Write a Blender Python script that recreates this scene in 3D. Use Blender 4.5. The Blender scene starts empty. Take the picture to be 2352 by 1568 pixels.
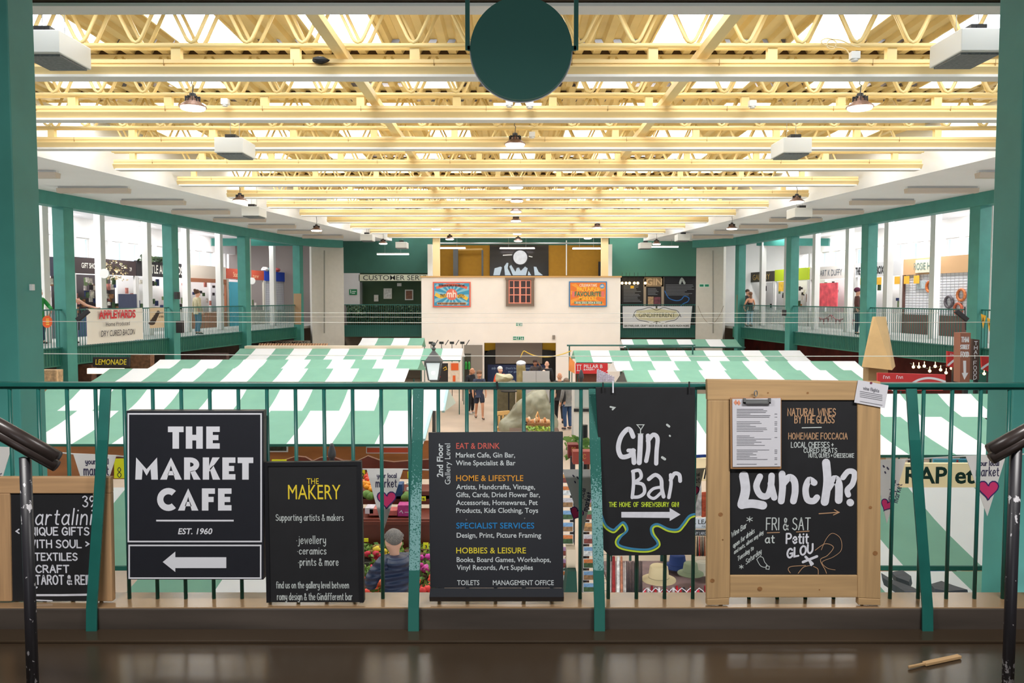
import bpy, bmesh, math, random
from mathutils import Vector, Matrix
from math import sin, cos, pi, atan, radians, sqrt
random.seed(7)
SC = bpy.context.scene
COL = SC.collection
LANDW = 98.0; GALW = 170.0
F = 1830.0; EYE = 1.38; TH = atan(99 / F); GZ = -3.02
def P(px, py, Y):
    a = (px - 1176) / F; b = (784 - py) / F
    t = Y / (cos(TH) + b * sin(TH))
    return Vector((a * t, Y, EYE + t * (-sin(TH) + b * cos(TH))))
def HX(px, Y, h=0.0):            # x of a pixel column at depth Y and height h above the eye
    return (px - 1176) / F * (Y * cos(TH) - h * sin(TH))
def AX(Y): return 0.0071 * Y
def S(Y): return F / Y
# ---------------------------------------------------------------- materials
def lin(c):
    r = []
    for v in c:
        v = v / 255.0
        r.append(v / 12.92 if v <= 0.04045 else ((v + 0.055) / 1.055) ** 2.4)
    return (r[0], r[1], r[2], 1.0)
MATS = {}
def mat(name, rgb, rough=0.6, metal=0.0, var=0.0, scale=6.0, bump=0.0, emit=0.0, spec=0.5, trans=0.0, stretch=None):
    if name in MATS: return MATS[name]
    m = bpy.data.materials.new(name); m.use_nodes = True
    nt = m.node_tree; b = nt.nodes['Principled BSDF']
    c = lin(rgb)
    b.inputs['Base Color'].default_value = c
    b.inputs['Roughness'].default_value = rough
    b.inputs['Metallic'].default_value = metal
    b.inputs['Specular IOR Level'].default_value = spec
    if emit:
        b.inputs['Emission Color'].default_value = c
        b.inputs['Emission Strength'].default_value = emit
    if var or bump:
        tc = nt.nodes.new('ShaderNodeTexCoord'); n = nt.nodes.new('ShaderNodeTexNoise')
        n.inputs['Scale'].default_value = scale; n.inputs['Detail'].default_value = 6
        src = tc.outputs['Object']
        if stretch:
            mp = nt.nodes.new('ShaderNodeMapping'); mp.inputs['Scale'].default_value = stretch
            nt.links.new(src, mp.inputs['Vector']); src = mp.outputs['Vector']
        nt.links.new(src, n.inputs['Vector'])
        if var:
            r = nt.nodes.new('ShaderNodeValToRGB')
            r.color_ramp.elements[0].position = 0.3; r.color_ramp.elements[1].position = 0.7
            r.color_ramp.elements[0].color = tuple(max(0, x * (1 - var)) for x in c[:3]) + (1,)
            r.color_ramp.elements[1].color = tuple(min(1, x * (1 + var)) for x in c[:3]) + (1,)
            nt.links.new(n.outputs['Fac'], r.inputs['Fac']); nt.links.new(r.outputs['Color'], b.inputs['Base Color'])
        if bump:
            bp = nt.nodes.new('ShaderNodeBump'); bp.inputs['Strength'].default_value = bump; bp.inputs['Distance'].default_value = 0.01
            nt.links.new(n.outputs['Fac'], bp.inputs['Height']); nt.links.new(bp.outputs['Normal'], b.inputs['Normal'])
    if trans:
        tr = nt.nodes.new('ShaderNodeBsdfTranslucent'); tr.inputs['Color'].default_value = c
        mx = nt.nodes.new('ShaderNodeMixShader'); mx.inputs['Fac'].default_value = trans
        nt.links.new(b.outputs['BSDF'], mx.inputs[1]); nt.links.new(tr.outputs['BSDF'], mx.inputs[2])
        nt.links.new(mx.outputs['Shader'], nt.nodes['Material Output'].inputs['Surface'])
    MATS[name] = m
    return m
def glass_mat(name, rgb=(235, 245, 250), refl=0.1):
    if name in MATS: return MATS[name]
    m = bpy.data.materials.new(name); m.use_nodes = True; nt = m.node_tree
    nt.nodes.remove(nt.nodes['Principled BSDF'])
    t = nt.nodes.new('ShaderNodeBsdfTransparent'); t.inputs['Color'].default_value = lin(rgb)
    g = nt.nodes.new('ShaderNodeBsdfGlossy'); g.inputs['Roughness'].default_value = 0.05
    mx = nt.nodes.new('ShaderNodeMixShader'); mx.inputs['Fac'].default_value = refl
    nt.links.new(t.outputs[0], mx.inputs[1]); nt.links.new(g.outputs[0], mx.inputs[2])
    nt.links.new(mx.outputs[0], nt.nodes['Material Output'].inputs['Surface'])
    MATS[name] = m
    return m
GREEN = mat('green gloss paint', (68, 142, 132), 0.55, var=0.08, scale=3)
GREEN_D = mat('dark green wall paint', (46, 92, 80), 0.8, var=0.06, scale=2)
RAILG = mat('bottle green rail paint', (30, 100, 92), 0.35, var=0.12, scale=9)
def post_material():
    m = mat('worn green post paint', (34, 104, 96), 0.4)
    nt = m.node_tree; b = nt.nodes['Principled BSDF']
    tc = nt.nodes.new('ShaderNodeTexCoord'); n = nt.nodes.new('ShaderNodeTexNoise')
    n.inputs['Scale'].default_value = 170; n.inputs['Detail'].default_value = 4
    sep = nt.nodes.new('ShaderNodeSeparateXYZ'); nt.links.new(tc.outputs['Object'], n.inputs['Vector']); nt.links.new(tc.outputs['Object'], sep.inputs[0])
    # chips gather over the lower half of the post (a wear pattern along its length)
    mr = nt.nodes.new('ShaderNodeMapRange'); mr.inputs['From Min'].default_value = 0.60; mr.inputs['From Max'].default_value = 0.45
    mr.inputs['To Min'].default_value = -0.22; mr.inputs['To Max'].default_value = 0.03
    nt.links.new(sep.outputs['Z'], mr.inputs['Value'])
    lo = nt.nodes.new('ShaderNodeMath'); lo.operation = 'GREATER_THAN'; lo.inputs[1].default_value = 0.16; nt.links.new(sep.outputs['Z'], lo.inputs[0])
    ad = nt.nodes.new('ShaderNodeMath'); ad.operation = 'ADD'; nt.links.new(n.outputs['Fac'], ad.inputs[0]); nt.links.new(mr.outputs['Result'], ad.inputs[1])
    gt = nt.nodes.new('ShaderNodeMath'); gt.operation = 'GREATER_THAN'; gt.inputs[1].default_value = 0.46; nt.links.new(ad.outputs[0], gt.inputs[0])
    mu = nt.nodes.new('ShaderNodeMath'); mu.operation = 'MULTIPLY'; nt.links.new(gt.outputs[0], mu.inputs[0]); nt.links.new(lo.outputs[0], mu.inputs[1])
    mx = nt.nodes.new('ShaderNodeMix'); mx.data_type = 'RGBA'
    mx.inputs['A'].default_value = lin((38, 108, 98)); mx.inputs['B'].default_value = lin((128, 176, 176))
    nt.links.new(mu.outputs[0], mx.inputs['Factor']); nt.links.new(mx.outputs['Result'], b.inputs['Base Color'])
    return m
POSTW = post_material()
YEL = mat('cream yellow roof paint', (238, 213, 153), 0.5, var=0.06, scale=1.2)
YEL2 = mat('cream yellow trunking paint', (236, 209, 153), 0.5, var=0.07, scale=0.8, stretch=(0.4, 1, 1))
DECK = mat('cream yellow roof deck', (228, 201, 139), 0.55, var=0.1, scale=1.5)
GREY_T = mat('pale grey tray', (228, 225, 222), 0.6)
WHITE = mat('white wall paint', (226, 224, 222), 0.85, var=0.02, scale=2)
CEILW = mat('white ceiling paint', (244, 244, 247), 0.9, var=0.02, scale=1)
CREAM = mat('warm white render', (250, 240, 232), 0.85, var=0.03, scale=1.2)
CREAMC = mat('cream column paint', (240, 218, 168), 0.6)
BROWN_SHADE = mat('dark brown fascia', (76, 58, 40), 0.7, var=0.1)  # shade on the nearest joist front, put into its colour
OLIVE = mat('olive shaded deck', (110, 112, 56), 0.7, var=0.1)  # deck near the camera: its shade is put into the colour
METAL = mat('galvanised steel', (150, 152, 152), 0.4, metal=0.7)
DARKM = mat('dark metal', (46, 46, 48), 0.45, metal=0.4)
BLACK = mat('black paint', (24, 24, 28), 0.5)
LAMPW = mat('lamp glow', (255, 236, 214), emit=9.0)
TUBEW = mat('fluorescent tube glow', (255, 240, 240), emit=5.0)
GLASS = glass_mat('window glass')
# ---------------------------------------------------------------- mesh builder
class MB:
    def __init__(self): self.v = []; self.f = []; self.m = []
    def add(self, vs, fs, m=0):
        b = len(self.v); self.v += [Vector(x) for x in vs]
        for f in fs: self.f.append([b + i for i in f]); self.m.append(m)
        return self
    def box(self, x0, x1, y0, y1, z0, z1, m=0):
        return self.add([(x0, y0, z0), (x1, y0, z0), (x1, y1, z0), (x0, y1, z0), (x0, y0, z1), (x1, y0, z1), (x1, y1, z1), (x0, y1, z1)],
            [(0, 3, 2, 1), (4, 5, 6, 7), (0, 1, 5, 4), (1, 2, 6, 5), (2, 3, 7, 6), (3, 0, 4, 7)], m)
    def quad(self, a, b, c, d, m=0): return self.add([a, b, c, d], [(0, 1, 2, 3)], m)
    def prism(self, pts, ext, m=0):
        n = len(pts); e = Vector(ext); p = [Vector(q) for q in pts]
        fs = [tuple(range(n)), tuple(range(2 * n - 1, n - 1, -1))] + [(i, n + i, n + (i + 1) % n, (i + 1) % n) for i in range(n)]
        return self.add(p + [q + e for q in p], fs, m)
    def bar(self, p, q, w, t, up=(0, 0, 1), m=0):
        p = Vector(p); q = Vector(q); d = (q - p).normalized(); u = Vector(up)
        s = d.cross(u)
        if s.length < 1e-4: s = d.cross(Vector((0, 1, 0)))
        s.normalize(); u = s.cross(d).normalized(); s = s * w / 2; u = u * t / 2
        vs = [p - s - u, p + s - u, p + s + u, p - s + u, q - s - u, q + s - u, q + s + u, q - s + u]
        return self.add(vs, [(0, 1, 2, 3), (7, 6, 5, 4), (0, 4, 5, 1), (1, 5, 6, 2), (2, 6, 7, 3), (3, 7, 4, 0)], m)
    def tube(self, pts, r, n=8, m=0, closed=False):
        pts = [Vector(p) for p in pts]; k = len(pts); rings = []
        rr = r if isinstance(r, (list, tuple)) else [r] * k
        prev = None
        for i, p in enumerate(pts):
            if closed: d = pts[(i + 1) % k] - pts[i - 1]
            else: d = pts[min(i + 1, k - 1)] - pts[max(i - 1, 0)]
            d.normalize()
            if prev is None:
                a = Vector((0, 0, 1)) if abs(d.z) < 0.9 else Vector((1, 0, 0))
            else: a = prev
            s = d.cross(a)
            if s.length < 1e-5: s = d.cross(Vector((0, 1, 0.3)))
            s.normalize(); u = s.cross(d).normalized(); prev = u
            rings.append([p + (s * cos(2 * pi * j / n) + u * sin(2 * pi * j / n)) * rr[i] for j in range(n)])
        vs = [v for g in rings for v in g]; fs = []
        for i in range(k if closed else k - 1):
            a = i * n; b = ((i + 1) % k) * n
            for j in range(n): fs.append((a + j, a + (j + 1) % n, b + (j + 1) % n, b + j))
        if not closed: fs += [tuple(range(n - 1, -1, -1)), tuple((k - 1) * n + j for j in range(n))]
        return self.add(vs, fs, m)
    def lathe(self, c, prof, n=20, m=0, axis='z'):
        c = Vector(c); vs = []; fs = []
        for (r, z) in prof:
            for j in range(n):
                a = 2 * pi * j / n
                o = {'z': (r * cos(a), r * sin(a), z), 'y': (r * cos(a), z, r * sin(a)), 'x': (z, r * cos(a), r * sin(a))}[axis]
                vs.append(c + Vector(o))
        k = len(prof)
        for i in range(k - 1):
            for j in range(n): fs.append((i * n + j, i * n + (j + 1) % n, (i + 1) * n + (j + 1) % n, (i + 1) * n + j))
        fs += [tuple(range(n - 1, -1, -1)), tuple((k - 1) * n + j for j in range(n))]
        return self.add(vs, fs, m)
    def ball(self, c, r, n=10, k=7, m=0, jit=0.0):
        r = r if isinstance(r, (list, tuple)) else (r, r, r); c = Vector(c)
        vs = [c + Vector((0, 0, r[2]))]; fs = []
        for i in range(1, k):
            t = pi * i / k
            for j in range(n):
                a = 2 * pi * j / n; q = 1 + jit * (random.random() - 0.5)
                vs.append(c + Vector((r[0] * sin(t) * cos(a) * q, r[1] * sin(t) * sin(a) * q, r[2] * cos(t) * q)))
        vs.append(c - Vector((0, 0, r[2])))
        for j in range(n): fs.append((0, 1 + j, 1 + (j + 1) % n))
        for i in range(k - 2):
            for j in range(n): fs.append((1 + i * n + j, 1 + (i + 1) * n + j, 1 + (i + 1) * n + (j + 1) % n, 1 + i * n + (j + 1) % n))
        l = len(vs) - 1; b = 1 + (k - 2) * n
        for j in range(n): fs.append((l, b + (j + 1) % n, b + j))
        return self.add(vs, fs, m)
    def build(self, name, mats, parent=None, smooth=False, bevel=0.0, flat_normals=True):
        L = ROOT.get(parent.name, Vector((0, 0, 0))) if parent else Vector((0, 0, 0))
        me = bpy.data.meshes.new(name); me.from_pydata([tuple(v - L) for v in self.v], [], self.f)
        for x in (mats if isinstance(mats, (list, tuple)) else [mats]): me.materials.append(x)
        if len(me.materials) > 1:
            for p, k in zip(me.polygons, self.m): p.material_index = k
        bm = bmesh.new(); bm.from_mesh(me); bmesh.ops.recalc_face_normals(bm, faces=bm.faces); bm.to_mesh(me); bm.free()
        if smooth:
            for p in me.polygons: p.use_smooth = True
        o = bpy.data.objects.new(name, me); COL.objects.link(o)
        if parent: o.parent = parent; ROOT[o.name] = L
        if bevel:
            bv = o.modifiers.new('bevel', 'BEVEL'); bv.width = bevel; bv.segments = 2; bv.limit_method = 'ANGLE'
        return o
ROOT = {}
def tag(o, label=None, cat=None, group=None, kind=None):
    if label: o['label'] = label
    if cat: o['category'] = cat
    if group: o['group'] = group
    if kind: o['kind'] = kind
    return o
def thing(name, label, cat, loc=(0, 0, 0), group=None):
    o = bpy.data.objects.new(name, None); COL.objects.link(o); o.location = loc; o.empty_display_size = 0.2
    ROOT[o.name] = Vector(loc)
    return tag(o, label, cat, group)
def struct(name, mb, m, **k):
    return tag(mb.build(name, m, **k), kind='structure')
def single(name, mb, m, label, cat, group=None, **k):
    return tag(mb.build(name, m, **k), label, cat, group)
def dup(root, loc, rot=0.0, label=None, group=None, scale=None):
    r = root.copy(); COL.objects.link(r); r.location = loc; r.rotation_euler = (0, 0, rot)
    if scale: r.scale = scale if isinstance(scale, (list, tuple)) else (scale,) * 3
    if label: r['label'] = label
    if group: r['group'] = group
    def rec(a, b):
        for ch in list(a.children):
            c = ch.copy(); COL.objects.link(c); c.parent = b; rec(ch, c)
    rec(root, r)
    return r
def ordinal(k): return ['first', 'second', 'third', 'fourth', 'fifth', 'sixth', 'seventh', 'eighth', 'ninth', 'tenth', 'eleventh', 'twelfth', 'thirteenth', 'fourteenth', 'fifteenth', 'sixteenth', 'seventeenth', 'eighteenth'][k]
# ---------------------------------------------------------------- camera, world
cd = bpy.data.cameras.new('camera'); cam = bpy.data.objects.new('camera', cd); COL.objects.link(cam)
cd.sensor_fit = 'HORIZONTAL'; cd.sensor_width = 36.0; cd.lens = 36.0 * F / 2352.0; cd.clip_end = 200
cam.location = (0, 0, EYE); cam.rotation_euler = (pi / 2 - TH, 0, 0); SC.camera = cam
SC.view_settings.view_transform = 'Standard'; SC.view_settings.look = 'None'; SC.view_settings.gamma = 1.0
SC.view_settings.exposure = 0.2
try: SC.view_settings.use_curve_mapping = False
except Exception: pass
SC.cycles.use_denoising = True
SC.cycles.max_bounces = 7; SC.cycles.diffuse_bounces = 4; SC.cycles.glossy_bounces = 3; SC.cycles.transparent_max_bounces = 10
SC.cycles.sample_clamp_indirect = 6.0
w = bpy.data.worlds.new('overcast sky'); SC.world = w; w.use_nodes = True
w.node_tree.nodes['Background'].inputs['Color'].default_value = (0.93, 0.96, 1.0, 1)
w.node_tree.nodes['Background'].inputs['Strength'].default_value = 2.2
SKYL = mat('skylight glazing', (238, 246, 255), emit=9.8)
# ---------------------------------------------------------------- plan curves
D = 2.6
def JY(n): return D * (3.25 + n)
def JE(Y): return 9.79 - 0.1436 * (Y - 16.25)           # half length of a joist / inner edge of side ceilings
def GL(Y, c=0.0): return 15.98 + c - 0.134 * Y           # gallery edge line, c metres further out
def at_line(px, c):                                      # where a picture column meets a gallery line
    side = -1 if px < 1189 else 1
    Y = F * (15.98 + c) / (abs(px - 1189) + 245.0)
    return side, Y
def GX(side, Y, c=0.0): return AX(Y) + side * GL(Y, c)
ZH = lambda h: EYE + h
# ---------------------------------------------------------------- setting
mb = MB(); mb.box(-24, 24, 3.6, 60, GZ - 0.2, GZ)
HALLF = mat('hall floor concrete', (184, 162, 142), 0.55, var=0.12, scale=0.8)
struct('floor', mb, HALLF)
# own gallery floor, kerb
FLR = mat('brown sealed floor', (64, 52, 40), 0.25, var=0.18, scale=1.3, bump=0.03)
KERBT = mat('brown painted kerb top', (146, 118, 88), 0.22, var=0.1, scale=3)
KERBF = mat('grey brown kerb face', (74, 66, 60), 0.45, var=0.35, scale=2.2, stretch=(0.5, 1, 4))
mb = MB(); mb.box(-7, 7, -6, 3.42, -0.30, 0.0); struct('floor_gallery', mb, FLR)
mb = MB(); mb.box(-7, 7, 3.235, 3.42, 0.0, 0.1, 0); k = struct('trim_1', mb, [KERBT, KERBF], bevel=0.008)
for p in k.data.polygons:
    if p.normal.y < -0.5: p.material_index = 1
mb = MB(); mb.box(-7, 7, 3.12, 3.235, 0.0, 0.012); struct('trim_2', mb, FLR, bevel=0.004)
# ground floor below own gallery
mb = MB(); mb.box(-7, 7, 3.3, 3.41, -0.75, -0.31); struct('trim_3', mb, GREEN)
# wall behind the camera with two wide openings, side walls of the landing
mb = MB()
mb.box(-6.2, 6.2, -6.1, -6.0, 2.3, 3.0); mb.box(-6.2, -1.3, -6.1, -6, 0, 2.3); mb.box(1.3, 6.2, -6.1, -6, 0, 2.3)
struct('wall_back', mb, WHITE)
mb = MB(); mb.box(-6.3, -6.2, -6.1, 5.1, -.3, 5.4); mb.box(6.2, 6.3, -6.1, 5.1, -.3, 5.4); struct('wall_landing', mb, mat('landing wall', (150, 140, 128), .8))
mb = MB(); mb.box(-6.3, 6.3, -6.1, 1.7, 2.75, 2.95); struct('ceiling_light_baffle', mb, mat('landing soffit', (206, 200, 190), .8))  # unseen low soffit added to keep rear light off the columns
# front columns
for sx, name in ((-1, 'wall_left'), (1, 'wall_right')):
    xi = P(36, 600, 5.0).x if sx < 0 else P(2337, 600, 5.0).x
    mb = MB(); x2 = xi + sx * 0.5
    mb.box(min(xi, x2), max(xi, x2), 5.0, 5.27, GZ, 5.2)
    o = mb.build('green_column', GREEN, bevel=0.006)
    tag(o, 'big green column at the %s end of the near railing' % ('left' if sx < 0 else 'right'), 'column')
    mb = MB(); mb.box(xi + sx * 0.5, xi + sx * 9, 5.1, 5.3, GZ, 5.2); struct(name, mb, GREEN)
    q = P(198 / 3.41, 440 + 748 / 3.41, 5.1)
    if sx < 0:
        mb = MB(); mb.box(xi, xi + 0.02, 5.13, 5.16, q.z - 0.02, q.z + 0.02)
        single('switch_plate', mb, WHITE, 'small white plate on the side of the left green column', 'switch', bevel=0.002)
# roof deck: corrugated sheets with skylight openings, bay by bay
DZ = ZH(4.08)
nsk = 0
def deck_sheet(x0, x1, y0, y1, m, name='ceiling'):
    mb = MB(); pitch = 0.3; x = x0
    prof = []
    while x < x1 - 1e-6:
        for dx, dz in ((0, 0), (0.12, 0), (0.16, 0.07), (0.26, 0.07)):
            if x + dx < x1: prof.append((x + dx, dz))
        x += pitch
    prof.append((x1, 0))
    vs = []
    for (x, dz) in prof: vs += [(x, y0, DZ + dz), (x, y1, DZ + dz)]
    mb.add(vs, [(2 * i, 2 * i + 1, 2 * i + 3, 2 * i + 2) for i in range(len(prof) - 1)])
    return struct(name, mb, m)
for n in range(-1, 13):
    y0 = JY(n); y1 = JY(n + 1); hw = JE((y0 + y1) / 2) + 0.6
    m = DECK if n >= 0 else OLIVE
    if n < 0:
        deck_sheet(-hw, hw, y0, y1, m); continue
    ys0, ys1 = y0 + 0.55, y1 - 0.62
    mb = MB(); mb.box(-hw, hw, y1 - 0.1, y1 + 0.05, DZ + .075, DZ + .12); mb.box(-hw, hw, y1 - .048, y1 + .0, DZ + .0, DZ + .1); struct('trim_%d' % (300 + n), mb, mat('shadow brown closure', (84, 60, 36), .8))  # dark strip added across the sheet ends as the shade in their gaps
    deck_sheet(-hw, hw, y0, ys0, m); deck_sheet(-hw, hw, ys1, y1 - 0.05, m)
    # skylights every 2.15 m
    cx = AX(y0); xs = sorted([cx + s * (1.66 + 2.2 * i) for i in range(5) for s in (-1, 1) if 1.66 + 2.2 * i + 0.5 < hw])
    if n % 2: xs = sorted([cx + s * (0.45 + 2.2 * i) for i in range(5) for s in (-1, 1) if 0.45 + 2.2 * i + 0.5 < hw and i > 0] + [cx])
    if n == 0: xs = [-7.8, -5.6, -3.42, -1.9, 2.1, 3.62, 5.85, 8.05]
    e = -hw
    for x in xs:
        deck_sheet(e, x - 0.5, ys0, ys1, m)
        nsk += 1; mb = MB(); mb.quad((x - 0.5, ys0, DZ + 0.1), (x + 0.5, ys0, DZ + 0.1), (x + 0.5, ys1, DZ + 0.1), (x - 0.5, ys1, DZ + 0.1))
        struct('window_%d' % nsk, mb, SKYL)
        mb = MB()
        for (a0, a1, b0, b1) in ((x - 0.53, x - 0.5, ys0, ys1), (x + 0.5, x + 0.53, ys0, ys1), (x - 0.53, x + 0.53, ys0 - 0.03, ys0), (x - 0.53, x + 0.53, ys1, ys1 + 0.03)):
            mb.box(a0, a1, b0, b1, DZ - 0.03, DZ + 0.11)
        struct('trim_%d' % (100 + nsk), mb, YEL)
        e = x + 0.5
    deck_sheet(e, hw, ys0, ys1, m)
mb = MB(); mb.box(-16, 16, -6, 46, DZ + 0.35, DZ + 0.45); struct('ceiling_top', mb, BROWN_SHADE)  # top sheet coloured dark so the deck gaps read as shade
# ceiling over own landing (olive holds the shade on the sheets at the very top)
mb = MB(); mb.box(-13, 13, -6.1, 6.0, DZ + 0.2, DZ + 0.3); struct('ceiling_landing', mb, OLIVE)
# longitudinal beams
for sx in (-1, 1):
    mb = MB(); mb.box(AX(20) + sx * 2.47 - 0.075, AX(20) + sx * 2.47 + 0.075, JY(0) + 0.3, 40.8, ZH(3.285), ZH(3.40))
    single('roof_beam', mb, YEL, 'long cream yellow roof beam running down the hall %s of centre' % ('left' if sx < 0 else 'right'), 'beam', bevel=0.006)
# joists
def joist(n):
    Y = JY(n); hw = JE(Y) if n >= 3 else JE(Y) + 1.0; cx = AX(Y)
    fx = (BROWN_SHADE if n == 0 else YEL2)  # nearest joist takes its shade as colour
    lab = 'cream yellow lattice roof joist with lighting trough, %s row from the camera' % ordinal(n)
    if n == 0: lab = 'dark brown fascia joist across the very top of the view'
    t = thing('roof_joist', lab, 'joist', (cx, Y, ZH(3.0)), 'lattice joists of the hall roof' if n else None)
    zc = ZH(3.42); h2 = hw + 0.05
    if n > 0:
        mb = MB(); 
        for dy in (-0.06, 0.06): mb.tube([(cx - h2, Y + dy, zc), (cx + h2, Y + dy, zc)], 0.032, 8)
        mb.build('bottom_chord', YEL, t, smooth=True)
        if n < 9:
            mb = MB(); mb.box(cx - h2, cx + h2, Y - 0.09, Y + 0.09, DZ - 0.07, DZ - 0.01); mb.build('top_chord', YEL, t)
        # web of bent rods: rounded V shapes
        if n < 9:
            mb = MB(); zt = DZ - 0.05; zb = zc + 0.03; sp = 0.75
            for dy in (-0.075, 0.075):
                pts = []; x = cx - hw; 
                k = int(2 * hw / sp)
                for i in range(k):
                    x0 = cx - hw + i * sp + (0.07 if dy > 0 else 0)
                    pts += [(x0 - 0.055, Y + dy, zt), (x0 + 0.055, Y + dy, zt)]
                    xb = x0 + sp / 2
                    for a in (-1, -0.6, 0, 0.6, 1):
                        pts.append((xb + 0.085 * a, Y + dy, zb + 0.085 * (abs(a) ** 2)))
                mb.tube(pts, 0.025, 6)
            mb.build('lattice_web', YEL, t, smooth=True)
    # trough: narrow spine over a wider flared reflector
    z0 = ZH(2.985); z1 = ZH(3.235)
    pr = [(-0.06, z1), (-0.1, z1 - 0.012), (-0.1, z1 - 0.06), (-0.085, z1 - 0.066), (-0.085, z1 - 0.105), (-0.15, z1 - 0.112), (-0.15, z1 - 0.125), (-0.09, z0 + 0.035)]
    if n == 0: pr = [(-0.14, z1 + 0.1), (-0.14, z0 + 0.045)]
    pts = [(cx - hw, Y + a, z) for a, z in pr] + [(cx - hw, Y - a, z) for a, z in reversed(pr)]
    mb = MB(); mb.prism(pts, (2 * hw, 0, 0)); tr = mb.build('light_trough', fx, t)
    mb = MB(); mb.box(cx - hw + 0.05, cx + hw - 0.05, Y - 0.125, Y + 0.125, z0, z0 + 0.034); mb.build('tray', GREY_T, tr)
    if 0 < n < 8:
        mb = MB()
        rs = random.Random(n); x = cx - hw + 0.9
        while x < cx + hw - 0.5:
            jm = MB(); jm.box(x, x + 0.006, Y - 0.102, Y - 0.08, z1 - 0.1, z1 - 0.012); x += 1.9 + rs.uniform(-.3, .3)
            jm.build('joint_seam', mat('seam brown', (150, 118, 72), .7), tr)
        x = cx - hw + 0.35
        while x < cx + hw - 0.2:
            hb = MB(); hb.box(x, x + 0.13, Y - 0.05, Y + 0.05, z1, zc - 0.02); hb.build('hanger', YEL, t); x += 1.62
    return t
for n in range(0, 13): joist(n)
# side ceilings, upstands, inner gallery ceilings
for s, nm in ((-1, 'left'), (1, 'right')):
    def X(Y, k): return AX(Y) + s * k
    y0, y1 = 6.0, 41.0
    mb = MB(); mb.quad((X(y0, JE(y0) + .2), y0, ZH(2.93)), (X(y0, GL(y0) + .3), y0, ZH(2.93)), (X(y1, GL(y1) + .3), y1, ZH(2.93)), (X(y1, JE(y1) + .2), y1, ZH(2.93)))
    struct('ceiling_%s' % nm, mb, CEILW)
    mb = MB(); mb.quad((X(y0, JE(y0) + .2), y0, ZH(2.93)), (X(y1, JE(y1) + .2), y1, ZH(2.93)), (X(y1, JE(y1) + .2), y1, DZ + .2), (X(y0, JE(y0) + .2), y0, DZ + .2))
    struct('wall_upstand_%s' % nm, mb, WHITE)
    mb = MB(); mb.quad((X(y0, GL(y0)), y0, ZH(3.3)), (X(y0, GL(y0, 6.6)), y0, ZH(3.3)), (X(46, GL(46, 6.6)), 46, ZH(3.3)), (X(46, GL(46)), 46, ZH(3.3)))
    struct('ceiling_gallery_%s' % nm, mb, CEILW)
    # slab with green fascia
    mb = MB()
    a0, a1, b0, b1 = GL(y0), GL(40), GL(y0, 6.8), GL(46, 6.8)
    for z0, z1 in ((-0.12, 0.0),):
        mb.prism([(X(y0, a0 + .05), y0, z0), (X(y0, b0), y0, z0), (X(46, b1), 46, z0), (X(46, GL(46)), 46, z0), (X(40, a1 + .05), 40, z0)], (0, 0, z1 - z0))
    struct('floor_gallery_%s' % nm, mb, mat('gallery floor', (150, 150, 146), 0.7))
    ye = 39.6
    mb = MB(); mb.bar((X(y0, GL(y0) + .12), y0, -0.285), (X(ye, GL(ye) + .12), ye, -0.285), 0.2, 0.53); struct('trim_slab_%s' % nm, mb, mat('gallery edge green', (46, 112, 94), .6))
    # beam over the gallery columns, turning in at the far corner
    pts = [(X(y0, GL(y0)), y0), (X(36.5, GL(36.5)), 36.5), (X(38.6, GL(38.6) - .12), 38.6), (X(39.8, 10.05), 39.8), (X(40.7, 9.0), 40.7)]
    mb = MB()
    for (xa, ya), (xb, yb) in zip(pts, pts[1:]):
        dx, dy = xb - xa, yb - ya; l = sqrt(dx * dx + dy * dy); e = 0.03
        mb.bar((xa - dx / l * e, ya - dy / l * e, ZH(2.775)), (xb + dx / l * e, yb + dy / l * e, ZH(2.775)), 0.4, 0.42)
    single('gallery_beam', mb, GREEN, 'green beam carried by the %s row of gallery columns' % nm, 'beam', bevel=0.005)
    # outer wall with clerestory openings
    mb = MB(); c = 6.5
    for z0, z1 in ((GZ, 2.55), (ZH(2.5), ZH(3.3))):
        mb.bar((X(y0, GL(y0, c)), y0, (z0 + z1) / 2), (X(46, GL(46, c)), 46, (z0 + z1) / 2), 0.2, z1 - z0)
    ang = atan(0.134)
    Y = 10.0; wi = 0
    wins = []
    while Y < 45:
        x = X(Y, GL(Y, c)); x2 = X(Y + .2, GL(Y + .2, c))
        mb.bar((x, Y, (2.55 + ZH(2.5)) / 2), (x2, Y + .2, (2.55 + ZH(2.5)) / 2), 0.3, ZH(2.5) - 2.55)
        wins.append(Y + .2); Y += 1.12
    struct('wall_outer_%s' % nm, mb, WHITE)
    for Yw in wins:
        if 18 < Yw < 44:
            wi += 1; mb = MB(); xa, xb = X(Yw, GL(Yw, c)), X(Yw + .92, GL(Yw + .92, c))
            zc = (2.55 + ZH(2.5)) / 2; hh = ZH(2.5) - 2.55
            mb.bar((xa, Yw, zc), (xb, Yw + .92, zc), 0.012, hh); g = struct('window_%s_%d' % (nm, wi), mb, GLASS)
            fm = MB(); dz = hh / 2 - .03
            fm.bar((xa, Yw, zc + dz), (xb, Yw + .92, zc + dz), .07, .06); fm.bar((xa, Yw, zc - dz), (xb, Yw + .92, zc - dz), .07, .06)
            for q in (0.04, 0.88): fm.bar((X(Yw + q, GL(Yw + q, c)), Yw + q, zc - dz), (X(Yw + q, GL(Yw + q, c)), Yw + q, zc + dz), .07, .07, up=(0, 1, 0))
            fm.build('window_frame', WHITE, g)
    # end wall of the gallery
    mb = MB(); xe = X(46, 8.0); xo = X(46, GL(46, 6.8)); mb.box(min(xe, xo), max(xe, xo), 46, 46.2, -0.1, ZH(3.4)); struct('wall_end_%s' % nm, mb, mat('grey end wall', (132, 122, 118), .8) if s < 0 else WHITE)
    # hanging green bulkhead deep in the gallery
    mb = MB()
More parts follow.
